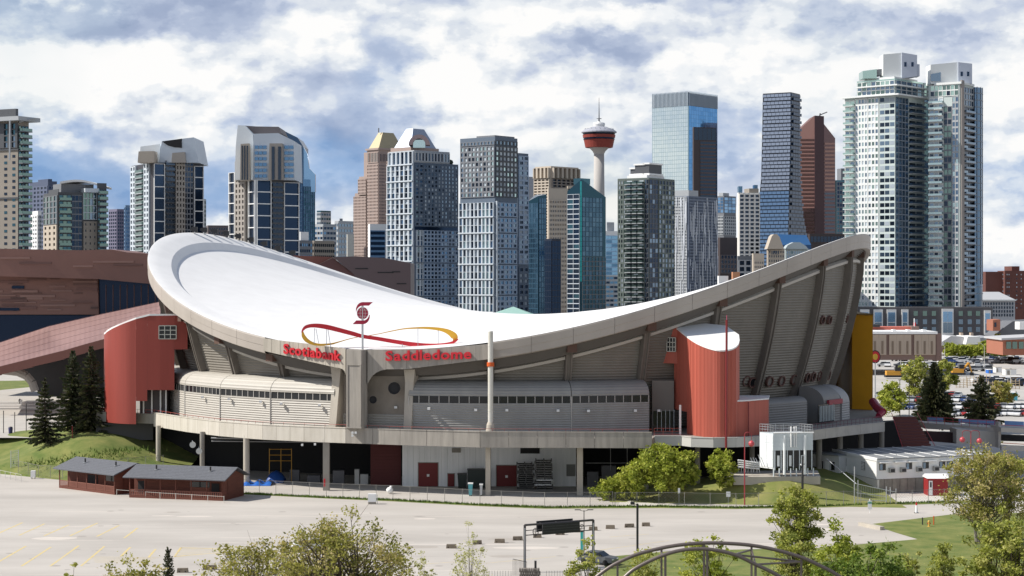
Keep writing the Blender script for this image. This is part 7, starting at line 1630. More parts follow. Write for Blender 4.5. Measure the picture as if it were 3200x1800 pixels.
globe_lamp('red street lamp with two hanging red globes behind the white trailers', 3034, 1352, 1420, 296, 0, [(-1.35, .7), (1.35, .9)])
t = thing('cable_pole', 'short black wooden pole in front of the cooling tower', 'pole', G(2507, 1560)); MB().tube((XY(2507, 275), 275, 0), W(2509, 1425, 275), .2, 8, .15).build('post', BLACK, t); MB().tube(W(2503, 1450, 275), W(2515, 1450, 275), .06, 5).build('crossarm', BLACK, t); MB().ball(W(2503, 1452, 274.8), .13, 8, 6).build('insulator', WHITE, t)
for x, y, lb in ((2276, 1545, 'on the fence of the grass mound'), (2122, 1534, 'small one on a stake left of the other on the mound')):
    c = G(x, 1580); t = thing('notice_sign', 'white notice board %s' % lb, 'sign', (c.x, c.y, 0)); Y = c.y - .1; w = .3 if x > 2200 else .15; zc_ = ZY(y, Y)
    MB().tube((XY(x, Y), Y + .05, 0), (XY(x, Y), Y + .05, zc_), .03, 4).build('stake', STEEL, t); MB().box(XY(x, Y) - w, XY(x, Y) + w, Y - .04, Y, zc_ - .35, zc_ + .4).build('board', WHITE, t)
c = G(2718, 1603); t = thing('notice_sign', 'tall narrow white and green sign on a post at the lot edge', 'sign', c); MB().tube(c, c + Vector((0, 0, 2.0)), .05, 5).build('post', WHITE, t); MB().box(c.x - .28, c.x + .28, c.y - .08, c.y - .03, .5, 1.7).build('board', WHITE, t); MB().box(c.x - .26, c.x + .26, c.y - .10, c.y - .083, 1.3, 1.6).build('header', mat('sign_green', (.12, .32, .25), .5), t)
c = G(2864, 1603); t = thing('traffic_cone', 'white delineator cone with a red top on the road near the trailers', 'cone', c); MB().box(c.x - .3, c.x + .3, c.y - .3, c.y + .3, 0, .06).build('base', BLACK, t); MB().tube(c + Vector((0, 0, .06)), c + Vector((0, 0, 1.1)), .2, 10, .12).build('body', WHITE, t); MB().tube(c + Vector((0, 0, 1.1)), c + Vector((0, 0, 1.45)), .12, 10, .10).build('red_top', SIGNR, t)
for x, lb, m_, h in ((2883, 'dark brown short post, left of the yellow hydrant', BLACK, .9), (2918, 'orange-red short post, right of the yellow hydrant', mat('orange_post', (.55, .09, .02), .5), 1.1)):
    c = G(x, 1640); t = thing('marker_post', lb + ' on the lawn', 'post', c); MB().tube(c, c + Vector((0, 0, h)), .08, 8).build('post', m_, t); MB().ball(c + Vector((0, 0, h)), .10, 8, 5).build('cap', m_, t)
c = G(2903, 1646); t = thing('fire_hydrant', 'small yellow and orange fire hydrant on the right lawn', 'hydrant', c); hy = mat('hydrant_yellow', (.62, .38, .08), .5); MB().lathe(c, [(.2, 0), (.2, .06), (.13, .08), (.13, .62), (.17, .64), (.15, .76), (.05, .86)], 12).build('body', hy, t)
for s_ in (-1, 1): MB().tube(c + Vector((0, 0, .45)), c + Vector((s_ * .24, 0, .45)), .07, 8).build('outlet', SIGNR, t)
a, b = G(2682, 1642), G(2750, 1657); t = thing('kerb_slab', 'long pale concrete slab lying at the corner of the lawn', 'slab', a); u = b - a; MB().obox(a, u, Vector((-u.y, u.x, 0)).normalized() * .7, Vector((0, 0, .45))).build('slab', CONC, t)

# ---- white trailers
def trailers():
    t = thing('site_trailer', 'long white site trailer raised on a stone base at the right', 'trailer', (XY(2739, 287), 287, 0)); A = Vector((XY(2739, 287), 287, 0)); B = A + Vector((15.6, 5.7, 0)) * 1.35; D = A + Vector((-4.1, 15, 0)); C = B + (D - A); zt = 5.25; zb = 2.2; wm = mat('trailer_white', (.80, .80, .78), .55, var=.02, vscale=.5)
    u = B - A; v = D - A; n = Vector((u.y, -u.x, 0)).normalized(); nl = Vector((-v.y, v.x, 0)).normalized(); Z = Vector((0, 0, 1))
    MB().prism([(p.x, p.y) for p in (A, B, C, D)], zb, zt).build('body', wm, t)
    q = [p + (A + C) * 0 for p in (A, B, C, D)]; cc = (A + C) / 2; sb = mat('stained_base', (.33, .30, .25), .9, col2=(.22, .20, .17), vscale=.8)
    MB().prism([(cc.x + (p.x - cc.x) * .985, cc.y + (p.y - cc.y) * .985) for p in q], 0, zb - .003).build('base', sb, t)
    for k in range(16): MB().obox(A + u * (k / 16) + n * -.05 + Z * .05, u * (1 / 16 - .004), n * .06, Z * (zb - .1)).build('base_panel', sb, t)
    rfm = mat('grey_trailer_roof', (.22, .23, .24), .8, var=.08, vscale=.4)
    K = 8
    for k in range(K):
        a = A + u * (k / K) - n * -.0; MB().obox(A + u * (k / K) + n * .35 + Z * (zt + .003), u * (1 / K - .003), v * 1.04 , Z * .16).build('roof_section', rfm, t)
        MB().obox(A + u * (k / K - .004) + n * .35 + Z * (zt + .17), u * .008, v * 1.04, Z * .06).build('roof_seam', WHITE, t)
    MB().obox(A + nl * .12 + n * .3 + Z * (zt - .25), -nl * .12, v * 1.03, Z * .42).build('eave_trim', wm, t)
    fw = mat('trailer_window_frame', (.10, .09, .08), .5)
    def win(s, w, z0=3.55, h=1.0):
        o = A + u.normalized() * s + n * .02 + Z * z0; W_ = MB().obox(o, u.normalized() * w, n * .07, Z * h).build('window', fw, t)
        for k in range(2): MB().obox(o + u.normalized() * (.07 + k * (w - .07) / 2) + n * .073 + Z * .07, u.normalized() * ((w - .2) / 2), n * .02, Z * (h - .14)).build('pane', GLASSD if k else G_GREY, W_)
    for i, s in enumerate((.5, 5.2, 8.2, 11.2, 12.6, 15.0, 17.2)): win(s, 1.1)
    for i, s in enumerate((2.1, 4.1, 7.0, 10.0, 14.0)):
        o = A + u.normalized() * s + Z * 3.15; MB().obox(o + n * .02, u.normalized() * .9, n * .55, Z * .75).build('air_conditioner', mat('ac_grey', (.38, .38, .36), .6), t); MB().obox(o + n * .575 + Z * .1 + u.normalized() * .1, u.normalized() * .7, n * .02, Z * .5).build('ac_grille', BLACK, t)
    for s in (.3, 3.0, 5.4, 8.4, 11.3, 14.2): MB().obox(A + u.normalized() * s + n * .02 + Z * 4.75, u.normalized() * 1.9, n * .8, Z * .08).build('awning', WHITE, t)
    for s in (1.2, 3.2, 6.2, 9.4, 12.4): MB().tube(A + u.normalized() * s + n * .5 + Z * (zt + .15), A + u.normalized() * s + n * .5 + Z * (zt + .75), .06, 6).build('roof_vent', STEEL, t)
    for f in (.25, .68):
        o = A + v * f + nl * .02 + Z * 3.2; W_ = MB().obox(o, v.normalized() * 1.3, nl * .05, Z * 1.25).build('window', fw, t)
        for j in range(5): MB().obox(o + v.normalized() * .1 + nl * .052 + Z * (.08 + j * .23), v.normalized() * 1.1, nl * .02, Z * .15).build('louvre', WHITE, W_)
    MB().obox(A + nl * .04 + Z * (zb - 2.3), v, -nl * .5, Z * 2.2).build('skirt', mat('cream_skirt', (.72, .69, .62), .8), t)
    s_ = thing('ticket_booth', 'small dark red booth with a white door in front of the trailer base', 'booth', (XY(2920, 284.5), 284.5, 0)); Yb = 284; rp = mat('booth_red', (.26, .015, .015), .6)
    MB().box(XY(2900, Yb), XY(2962, Yb), Yb, Yb + 3, 0, 2.65).build('wall', rp, s_); MB().add([(XY(2896, Yb), Yb - .3, 2.66), (XY(2966, Yb), Yb - .3, 2.66), (XY(2966, Yb), Yb + 3.3, 2.66), (XY(2896, Yb), Yb + 3.3, 2.66), (XY(2896, Yb), Yb + 1.5, 3.25), (XY(2966, Yb), Yb + 1.5, 3.25)], [(3, 2, 1, 0), (0, 1, 5, 4), (2, 3, 4, 5), (0, 4, 3), (1, 2, 5)]).build('roof', WHITE, s_); d = MB().box(XY(2903, Yb), XY(2914, Yb), Yb - .06, Yb - .01, .1, 2.3).build('door', WHITE, s_); MB().box(XY(2906, Yb), XY(2911, Yb), Yb - .09, Yb - .063, 1.3, 2.1).build('pane', GLASSD, d)
    t2 = thing('site_trailer', 'lower grey-roofed white trailer half hidden between cooling tower and raised trailer', 'trailer', (XY(2560, 303), 303, 0)); P_ = [W(2536, 1415, 303), W(2604, 1407, 306), W(2618, 1400, 316), W(2545, 1390, 320)]
    a, b = Vector((XY(2538, 300), 300, 0)), Vector((XY(2622, 296), 296, 0)); u2 = b - a; n2 = Vector((u2.y, -u2.x, 0)).normalized(); MB().obox(a + Z * 1.5, u2, -n2 * 10, Z * 3.4).build('body', mat('shaded_white', (.6, .6, .6), .6), t2); MB().obox(a + n2 * .3 + Z * 4.903, u2 * 1.02, -n2 * 11, Z * .2).build('roof', rfm, t2)
    for f in (.3, .72): MB().obox(a + u2 * f + n2 * .02 + Z * 2.6, u2 * .12, n2 * .05, Z * 1.3).build('window', GLASSD, t2)
    MB().obox(a + u2 * .5 + n2 * .02 + Z * 1.8, u2 * .14, n2 * .06, Z * 2.1).build('door', WHITE, t2)
trailers()

# ---- ramps and stairs on the right
def ramps():
    cm = mat('ramp_concrete', (.45, .42, .38), .85, var=.08, vscale=.3); t = thing('ramp', 'long concrete pedestrian ramp with red and blue rails at the right edge', 'ramp', (XY(3050, 320), 320, 0))
    Yr = 322
    px = lambda poly, Yf, th, nm, m: plate(poly, Yf, th, nm, m, t)
    px([(2890, 1322), (3124, 1338), (3124, 1352), (2890, 1340)], lambda p: Yr + (3124 - p) * .05, 6, 'ramp_slab', cm); px([(2989, 1341), (3122, 1350), (3122, 1398), (2989, 1386)], lambda p: Yr + .3, 5, 'abutment', cm); px([(3128, 1336), (3260, 1342), (3260, 1356), (3128, 1350)], lambda p: Yr - 4, 7, 'ramp_slab', cm)
    px([(3120, 1320), (3128, 1320), (3128, 1400), (3120, 1400)], lambda p: Yr - 2, 2, 'pier', cm); px([(3130, 1358), (3260, 1362), (3260, 1382), (3130, 1378)], lambda p: Yr + 5, .5, 'void', DARKIN); px([(3130, 1392), (3260, 1396), (3260, 1412), (3130, 1408)], lambda p: Yr - 5, 1, 'lower_wall', cm)
    px([(2860, 1345), (2988, 1352), (2988, 1386), (2860, 1375)], lambda p: Yr + 3, .5, 'void', mat('dark_maroon_void', (.03, .012, .012), .8))
    bl = mat('blue_banner', (.20, .35, .62), .6)
    for x0, x1 in ((2898, 2948), (2996, 3110), (3140, 3200)): px([(x0, 1304 + (x0 - 2898) * .045), (x1, 1304 + (x1 - 2898) * .045), (x1, 1316 + (x1 - 2898) * .055), (x0, 1316 + (x0 - 2898) * .055)], lambda p: Yr + (3124 - p) * .05 + .8, .1, 'banner', bl)
    rm = mat('ramp_red_rail', (.45, .05, .06), .5)
    for y_ in (1302, 1312): MB().tube(W(2895, y_, Yr + 11), W(3120, y_ + 14, Yr - .2), .05, 5).build('rail', rm, t)
    MB().tube(W(3128, 1328, Yr - 4), W(3230, 1332, Yr - 4), .05, 5).build('rail', rm, t); MB().tube(W(3130, 1384, Yr - 5), W(3230, 1390, Yr - 5), .06, 5).build('rail', mat('orange_rail', (.55, .10, .03), .5), t)
    for i in range(9): x = 2900 + i * 26; Yq_ = Yr + (3124 - x) * .05; MB().tube(W(x, 1304 + i * 1.3, Yq_ - .1), W(x, 1324 + i * 1.8, Yq_ - .1), .045, 4).build('rail_post', rm, t)
    s_ = thing('staircase', 'wide dark red staircase descending from the deck at the right', 'staircase', (XY(2850, 318), 318, 0)); sr = mat('stair_red', (.14, .045, .04), .8)
    n = 20
    for i in range(n):
        f = i / n; z = lerp(9.0, .3, f); x0 = lerp(2790, 2850, f); x1 = lerp(2860, 2960, f); Ya = lerp(326, 306, f)
        MB().box(XY(x0, Ya), XY(x1, Ya), Ya - 1.0, Ya + .05, max(0, z - .5), z).build('step', sr, s_)
    for x_, e in ((2786, 2846), (2866, 2966)): MB().tube(W(x_, 1290, 326), Vector((XY(e, 306), 306, 1.3)), .06, 5).build('handrail', rm, s_)
    t3 = thing('slide_tube', 'dark red curved tube chute beside the foot of the yellow tower', 'chute', W(2740, 1290, 325)); rd = mat('chute_red', (.30, .02, .05), .4)
    MB().path([W(2728, 1255, 330), W(2742, 1275, 327), W(2758, 1288, 325)], .75, 12).build('tube', rd, t3); MB().tube(W(2758, 1288, 325), W(2745, 1300, 324), .55, 10).build('elbow', rd, t3); MB().tube(W(2750, 1300, 324), W(2725, 1310, 324), .22, 8).build('drain', rd, t3)
    # red and yellow round sign seen past the tower
    c = W(2735, 1115, 420); t4 = thing('round_sign', 'round red and yellow sign on a post just right of the yellow tower', 'sign', (c.x, c.y, 0)); MB().tube((c.x, c.y, 0), (c.x, c.y, c.z), .12, 6).build('post', STEEL, t4)
    n = 16
    for r, d, m_ in ((1.5, 0, BLACK), (1.25, -.06, SIGNR), (.7, -.1, mat('sign_yellow', (.65, .40, .04), .5))): MB().add([c + Vector((r * .8 * cos(2 * pi * i / n), d - dd, r * sin(2 * pi * i / n))) for dd in (0, .05) for i in range(n)], [tuple(range(2 * n - 1, n - 1, -1)), tuple(range(n))] + [(i, (i + 1) % n, n + (i + 1) % n, n + i) for i in range(n)]).build('disc', m_, t4)
ramps()
# ================================================================== LEFT BUILDING, RIGHT MIDDLE DISTANCE, CARS, PEOPLE
def left_hall():
    br = mat('rust_metal_panel', (.19, .095, .075), .55, var=.08, vscale=.08); br2 = mat('rust_metal_light', (.24, .135, .11), .5); br3 = mat('rust_metal_dark', (.13, .065, .055), .6); gl = coated('hall_glass', (.015, .025, .05), .2)
    Y = 455
    t = thing('exhibition_hall', 'huge rust-brown panelled hall behind the left side of the arena', 'building', (XY(200, Y), Y, 4.3))
    px = lambda poly, Y_, th, nm, m: plate(poly, lambda p: Y_, th, nm, m, t)
    px([(-120, 775), (0, 777), (250, 782), (345, 779), (400, 789), (500, 795), (500, 890), (305, 872), (-120, 860)], Y - 4, 30, 'upper_wall', br)
    px([(-120, 858), (305, 870.3), (308, 983), (-120, 983)], Y, 22, 'lower_wall', br); px([(309, 871), (500, 888), (500, 985), (309, 985)], Y + 1, 20, 'glass_wall', gl); px([(-120, 984), (500, 986), (500, 1100), (-120, 1100)], Y + 2, 18, 'ground_glazing', gl)
    for x0, x1, y0, y1, k in ((0, 94, 803, 809, 0), (60, 160, 819, 825, 1), (290, 418, 815, 821, 0), (228, 290, 829, 835, 0), (354, 445, 824, 830, 1)): px([(x0, y0), (x1, y0), (x1, y1), (x0, y1)], Y - 4.25, .22, 'cladding_band', br2 if k == 0 else br3)
    rb = random.Random(44); tones = [br2, br3, mat('void_black', (.085, .045, .04), .6), mat('rust_metal_mid', (.22, .115, .095), .5), mat('rust_metal_deep', (.15, .07, .058), .5), br3]
    for j in range(15):
        x = -110 + rb.uniform(0, 60)
        while x < 290:
            w = rb.uniform(25, 115); x1 = min(x + w, 304); h = rb.choice((3, 4, 6, 7)); y = 870 + j * 7.4
            if rb.random() < .42: px([(x, y), (x1, y), (x1, y + h), (x, y + h)], Y - .2 - .1 * rb.random(), .15, 'cladding_band', rb.choice(tones) if x > 130 or rb.random() < .6 else br2)
            x = x1 + rb.uniform(4, 60)
    for x0, x1, y in ((37, 75, 893), (-60, 60, 962)): px([(x0, y), (x1, y), (x1, y + 9), (x0, y + 9)], Y - .35, .2, 'ribbon_window', gl)
    for i in range(8): px([(330 + i * 22, 890), (332 + i * 22, 890), (332 + i * 22, 984), (330 + i * 22, 984)], Y + .8, .15, 'mullion', br3)
    # long sloping roof sweeping down to the left
    rf = mat('pink_roof_metal', (.42, .27, .245), .45, var=.05, vscale=.1); lip = mat('rust_roof_edge', (.17, .065, .05), .6); lower = [(-80, 1166), (0, 1145), (100, 1120), (200, 1095), (265, 1076), (330, 1058), (420, 1030), (500, 1004)]; upper = [(-80, 1092), (0, 1070), (75, 1045), (150, 1020), (235, 1000), (320, 981), (410, 962), (500, 943)]
    for i in range(7):
        for k in range(5):
            (xa, ya), (xb, yb), (xc, yc), (xd, yd) = lower[i], lower[i + 1], upper[i + 1], upper[i]
            def q(x, y0, x2, y2, f): a = W(x, y0, 392); b = W(x2, y2, 440); return a.lerp(b, f)
            f0, f1 = k / 5, (k + 1) / 5 - .012; dz = Vector((0, 0, -.25 * k * 0)); p = [q(xa, ya, xd, yd, f0), q(xb, yb, xc, yc, f0), q(xb, yb, xc, yc, f1), q(xa, ya, xd, yd, f1)]; o_ = Vector((0, 0, .2)); MB().add(p + [v - o_ for v in p], [(0, 1, 2, 3), (7, 6, 5, 4), (0, 4, 5, 1), (1, 5, 6, 2), (2, 6, 7, 3), (3, 7, 4, 0)]).build('roof_strip', rf, t)
        (xa, ya), (xb, yb) = lower[i], lower[i + 1]; plate([(xa, ya), (xb, yb), (xb, yb + 28), (xa, ya + 26)], lambda p: 391.8, 1.5, 'roof_edge', lip, t)
    # seams running across the strips
    mb = MB()
    for i in range(150):
        f = i / 149; x = lerp(-80, 500, f); yl = None
        for (a, b), (c, d) in zip(lower[:-1], lower[1:]):
            if a <= x <= c: yl = lerp(b, d, (x - a) / (c - a))
        for (a, b), (c, d) in zip(upper[:-1], upper[1:]):
            if a <= x <= c: yu = lerp(b, d, (x - a) / (c - a))
        p0, p1 = W(x, yl, 392), W(x, yu, 440); mb.obox(p0 + Vector((0, 0, .01)), Vector((.07, 0, 0)), p1 - p0, Vector((0, 0, .09)))
    mb.build('roof_seams', mat('roof_seam_dark', (.26, .14, .125), .5), t, kind='stuff')
    px([(-80, 1100), (330, 1010), (500, 960), (500, 1240), (130, 1240), (112, 1215), (95, 1180), (60, 1160), (20, 1150), (-80, 1175)], 432, 2, 'shaded_front', mat('shade_glass_front', (.010, .010, .014), .4))
    arch = [W(20, 1158, 398), W(60, 1163, 398), (85, 1176), (104, 1200), (110, 1222)]; pts = [W(10, 1157, 398), W(55, 1162, 398), W(82, 1174, 398), W(100, 1194, 398), W(110, 1222, 398)]
    MB().path(pts, .9, 8).build('arch_leg', mat('pale_arch', (.33, .31, .29), .8), t)
    # the part of the hall seen past the right of the saddle
    t2 = thing('exhibition_hall', 'rust-brown angular hall roof showing behind the falling right slope of the arena roof', 'building', (XY(1100, 560), 560, 0)); px2 = lambda poly, Yf, th, nm, m: plate(poly, Yf, th, nm, m, t2)
    px2([(915, 798), (1040, 803), (985, 832), (960, 850), (915, 900)], lambda p: 552, 20, 'roof_facet', mat('rust_roof_red', (.17, .06, .045), .5)); px2([(960, 850), (985, 832), (1040, 806), (1105, 858), (1160, 930), (1160, 1000), (960, 1000)], lambda p: 548, 3, 'front_facet', mat('rust_front_dark', (.09, .035, .035), .5))
    px2([(1041, 803), (1110, 801), (1200, 806), (1283, 822), (1283, 1000), (1150, 1000), (1106, 858)], lambda p: 545 + (p - 1040) * .04, 22, 'side_facet', mat('purple_sheen_panel', (.10, .065, .07), .4)); 
    for x, y, w in ((1110, 838, 40), (1180, 850, 50), (1225, 848, 26), (1240, 885, 30)): px2([(x, y), (x + w, y), (x + w, y + 3), (x, y + 3)], lambda p: 544.8 + (p - 1040) * .04, .2, 'vent_slot', DARKIN)
left_hall()
def right_middle():
    tanw = mat('tan_panel_wall', (.42, .34, .27), .8, var=.04, vscale=.1); frm = mat('brown_frame', (.20, .13, .11), .7); Y = 640; t = thing('warehouse', 'long tan panelled hall with narrow slit windows right of the yellow tower', 'building', (XY(2830, Y), Y, 0)); px = lambda poly, Y_, th, nm, m: plate(poly, lambda p: Y_, th, nm, m, t)
    px([(2660, 1042), (2925, 1042), (2925, 1125), (2660, 1125)], Y + .6, 40, 'core', frm); px([(2926, 1042), (2943, 1043), (2943, 1128), (2926, 1128)], Y + .2, 40, 'end_wall', frm)
    for x0, x1 in ((2700, 2770), (2779, 2848), (2857, 2924)):
        for k in range(3):
            a = x0 + (x1 - x0) * k / 3 + .2; b = x0 + (x1 - x0) * (k + 1) / 3 - .2; px([(a, 1046), (b, 1046), (b, 1109), (a, 1109)], Y, .55, 'wall_panel', tanw); px([(lerp(a, b, .35), 1066), (lerp(a, b, .60), 1066), (lerp(a, b, .60), 1106), (lerp(a, b, .35), 1106)], Y - .2, .18, 'slit_window', mat('slit_brown', (.20, .15, .11), .7))
    px([(2655, 1036), (2930, 1036), (2930, 1044), (2655, 1044)], Y - .6, 42, 'parapet', WHITE); px([(2727, 1022), (2848, 1022), (2848, 1036), (2727, 1036)], Y + 20, 12, 'red_upper', mat('coral_wall', (.50, .13, .09), .7)); px([(2848.5, 1020), (2872, 1020), (2872, 1036), (2848.5, 1036)], Y + 19, 12, 'upper_box', frm); px([(2720, 1014), (2750, 1014), (2750, 1022), (2720, 1022)], Y + 18, 8, 'roof_unit', BLACK)
    for x in (2790, 2835, 2884): px([(x, 1030), (x + 10, 1030), (x + 10, 1036), (x, 1036)], Y + 2, 3, 'roof_unit', WHITE)
    MB().tube(W(2857, 1020, 655), W(2857, 995, 655), .15, 5).build('flag_mast', WHITE, t); MB().box(XY(2854, 655), XY(2862, 655), 655, 655.1, ZY(1019, 655), ZY(1008, 655)).build('flag', SIGNR, t)
    t = thing('low_shed', 'low sheds with pale grey shallow roofs between tan hall and street trees', 'building', (XY(3000, 760), 760, 0)); px = lambda poly, Y_, th, nm, m: plate(poly, lambda p: Y_, th, nm, m, t)
    px([(2944, 1080), (2944, 1068), (2972, 1050), (3010, 1052), (3030, 1066), (3030, 1080)], 800, 20, 'roof', mat('pale_shed_roof', (.45, .45, .46), .8)); px([(3018, 1076), (3024, 1052), (3062, 1052), (3066, 1076)], 795, 20, 'roof', WHITE); px([(3066.5, 1076), (3062.5, 1056), (3098, 1052), (3106, 1078)], 798, 20, 'roof', mat('mid_shed_roof', (.30, .31, .33), .8)); px([(2940, 1080), (3110, 1080), (3110, 1100), (2940, 1100)], 802, 15, 'wall', frm)
    for x in (3002, 3034): px([(x, 1060), (x, 1040), (x + 8, 1040), (x + 8, 1060)], 812, 3, 'chimney', tanw)
    t = thing('brick_block', 'orange brick block with white framed windows at the right edge', 'building', (XY(3170, 720), 720, 0)); px = lambda poly, Y_, th, nm, m: plate(poly, lambda p: Y_, th, nm, m, t); ob = mat('orange_brick_wall', (.34, .13, .08), .8)
    px([(3134, 1062), (3260, 1056), (3260, 1110), (3134, 1110)], 720, 25, 'wall', ob); px([(3130, 1057), (3260, 1051), (3260, 1057), (3130, 1063)], 719, 27, 'roof', mat('pale_shed_roof', (.45, .45, .46), .8))
    for x in (3145, 3164, 3184): px([(x, 1090), (x, 1068), (x + 15, 1068), (x + 15, 1090)], 719.6, .3, 'window', G_PALE, t) if 0 else px([(x, 1090), (x, 1068), (x + 15, 1068), (x + 15, 1090)], 719.6, .3, 'window', G_GREEN)
    t = thing('slate_roof_house', 'broad slate-roofed building above the orange brick block', 'building', (XY(3160, 900), 900, 0)); px = lambda poly, Y_, th, nm, m: plate(poly, lambda p: Y_, th, nm, m, t)
    px([(3110, 1050), (3140, 1022), (3165, 1004), (3260, 1000), (3260, 1060), (3110, 1060)], 900, 20, 'roof', mat('slate_roof', (.13, .135, .15), .8)); px([(3103, 1034), (3103, 1000), (3126, 998), (3126, 1034)], 890, 12, 'brick_end', ob); px([(3108, 1022), (3108, 1008), (3114, 1008), (3114, 1022)], 889.6, .3, 'window', G_DARK); px([(3186, 1030), (3186, 1006), (3215, 1006), (3215, 1030)], 880, 8, 'white_dormer', WHITE)
    # construction plant and boxes
    def crate(label, x0, x1, y0, y1, m_, nm='site_cabin', cat_='cabin', Y=None):
        g = G(x0, y1); Y = g.y; t = thing(nm, label, cat_, (XY((x0 + x1) / 2, Y), Y, 0)); a, b, h = XY(x0, Y), XY(x1, Y), ZY(y0, Y); MB().box(a, b, Y, Y + 4, 0, h).build('body', m_, t); MB().box(a - .1, b + .1, Y - .1, Y + 4.1, h + .003, h + .15).build('roof', WHITE if m_ is not WHITE else CONC, t); MB().box(a + (b - a) * .15, a + (b - a) * .4, Y - .06, Y - .01, .1, h * .8).build('door', CONC_D, t)
    crate('small bright turquoise portable cabin near the right edge', 3152, 3180, 1228, 1252, mat('turquoise_cabin', (.08, .40, .50), .5)); crate('bright blue storage box in the far lot', 3089, 3103, 1156, 1167, mat('bright_blue_box', (.02, .15, .55), .5)); crate('white storage container in the far lot right of the blue box', 3112, 3130, 1148, 1164, WHITE); crate('long white container furthest right in the far lot', 3142, 3176, 1154, 1172, WHITE)
    crate('low brown timber hoarding across the building site', 3060, 3195, 1178, 1186, mat('hoarding_brown', (.16, .12, .09), .8), 'hoarding', 'hoarding')
    ye = mat('plant_yellow', (.62, .30, .03), .5)
    for (x, y, s_, lb) in ((2800, 1184, 1.0, 'yellow-orange excavator on the building site behind the hedge'), (3000, 1176, .8, 'small yellow loader on the building site right of the broad spruce')):
        g = G(x, y); t = thing('excavator', lb, 'digger', g); k = 3.4 * s_; MB().box(g.x - k, g.x + k * .7, g.y, g.y + 3, .5, 1.2).build('track', BLACK, t); MB().box(g.x - k * .9, g.x + k * .5, g.y, g.y + 2.8, 1.2, 2.6).build('body', ye, t); MB().box(g.x - k * .1, g.x + k * .5, g.y - .1, g.y + 1.4, 2.6, 4.0).build('cab', GLASSD, t); MB().tube((g.x + k * .5, g.y + 1.4, 2.2), (g.x + k * 1.2, g.y + 1.4, 4.6), .35, 6).build('boom', ye, t); MB().tube((g.x + k * 1.2, g.y + 1.4, 4.6), (g.x + k * 1.6, g.y + 1.4, 1.2), .28, 6).build('arm', ye, t); MB().box(g.x + k * 1.4, g.x + k * 1.8, g.y + .8, g.y + 2.0, .2, 1.3).build('bucket', BLACK, t)
    rb = random.Random(31); t = thing('timber_stack', 'pale stacked timber frames on the building site above the car park', 'timber', G(3030, 1230)); wm = mat('new_timber', (.60, .48, .32), .8)
    for x, y in ((2988, 1212), (3020, 1206), (3060, 1200), (3090, 1222), (3150, 1216)):
        g = G(x, y)
        for k in range(4): MB().box(g.x, g.x + 3.6, g.y + k * .1, g.y + k * .1 + .2, .2 + k * .7, .35 + k * .7).build('rail', wm, t)
        for k in range(4): MB().box(g.x + k * 1.15, g.x + k * 1.15 + .18, g.y + .35, g.y + .5, 0, 2.9).build('upright', wm, t)
    for i, (x, yt, yb, s_, lb) in enumerate(((2815, 1090, 1120, -1, 'pale street lamp with a curved arm before the tan hall, left one'), (2952, 1083, 1125, -1, 'pale street lamp with a curved arm at the right end of the tan hall'), (3076, 1083, 1140, -1, 'pale street lamp standing among the far street trees'), (2812, 1188, 1300, 0, 'thin dark lamp post left of the broad spruce'), (2841, 1188, 1320, 0, 'second thin dark lamp post left of the broad spruce'), (3158, 1152, 1250, 0, 'thin pale post beside the turquoise portable cabin'))):
        Y = FP * CH / (max(yb, 1150) - HY) * (1 if yb > 1130 else 1.0); m_ = WP if i in (0, 1, 2, 5) else BLACK; t = thing('street_lamp', lb, 'street lamp', (XY(x, Y), Y, 0)); p = Vector((XY(x, Y), Y, 0)); h = ZY(yt, Y); MB().tube(p, p + Vector((0, 0, h)), .12, 5, .08).build('post', m_, t)
        if s_: MB().path([p + Vector((0, 0, h)), p + Vector((-.8, 0, h + .9)), p + Vector((-2.2, 0, h + 1.4))], .08, 5).build('arm', m_, t); MB().box(p.x - 3.0, p.x - 2.1, Y - .15, Y + .15, h + 1.3, h + 1.5).build('lamp_head', m_, t)
        else: MB().box(p.x - .35, p.x + .35, Y - .2, Y + .2, h, h + .15).build('lamp_head', m_, t)
right_middle()

# ---- cars
CARC = {'white': (.72, .73, .74), 'silver': (.42, .44, .46), 'black': (.015, .016, .02), 'blue': (.03, .07, .22), 'red': (.35, .02, .02), 'grey': (.14, .15, .16)}
CM = {k: mat('car_paint_' + k, c, .3, metal=.3 if k in ('silver', 'grey', 'blue') else 0, spec=.6) for k, c in CARC.items()}; TY = mat('tyre', (.015, .015, .015), .9)
def car_parts():
    prof = [(-2.25, .35), (-2.25, .72), (-2.15, .88), (-1.55, .95), (-1.1, 1.0), (1.35, 1.02), (2.0, .95), (2.2, .75), (2.22, .35)]
    b = MB(); n = len(prof); b.add([(x, -.88, z) for x, z in prof] + [(x, .88, z) for x, z in prof], [tuple(range(n - 1, -1, -1)), tuple(range(n, 2 * n))] + [(i, (i + 1) % n, n + (i + 1) % n, n + i) for i in range(n)])
    c = MB().add([(-1.15, -.8, 1.0), (1.6, -.8, 1.0), (1.6, .8, 1.0), (-1.15, .8, 1.0), (-.5, -.66, 1.45), (1.05, -.66, 1.45), (1.05, .66, 1.45), (-.5, .66, 1.45)], [(4, 5, 6, 7), (0, 1, 5, 4), (1, 2, 6, 5), (2, 3, 7, 6), (3, 0, 4, 7)])
    r = MB().add([(-.52, -.68, 1.45), (1.07, -.68, 1.45), (1.07, .68, 1.45), (-.52, .68, 1.45), (-.45, -.6, 1.5), (1.0, -.6, 1.5), (1.0, .6, 1.5), (-.45, .6, 1.5)], [(4, 5, 6, 7), (0, 1, 5, 4), (1, 2, 6, 5), (2, 3, 7, 6), (3, 0, 4, 7)])
    return b, c, r
cb, cg, crf = car_parts(); ME_C = {}
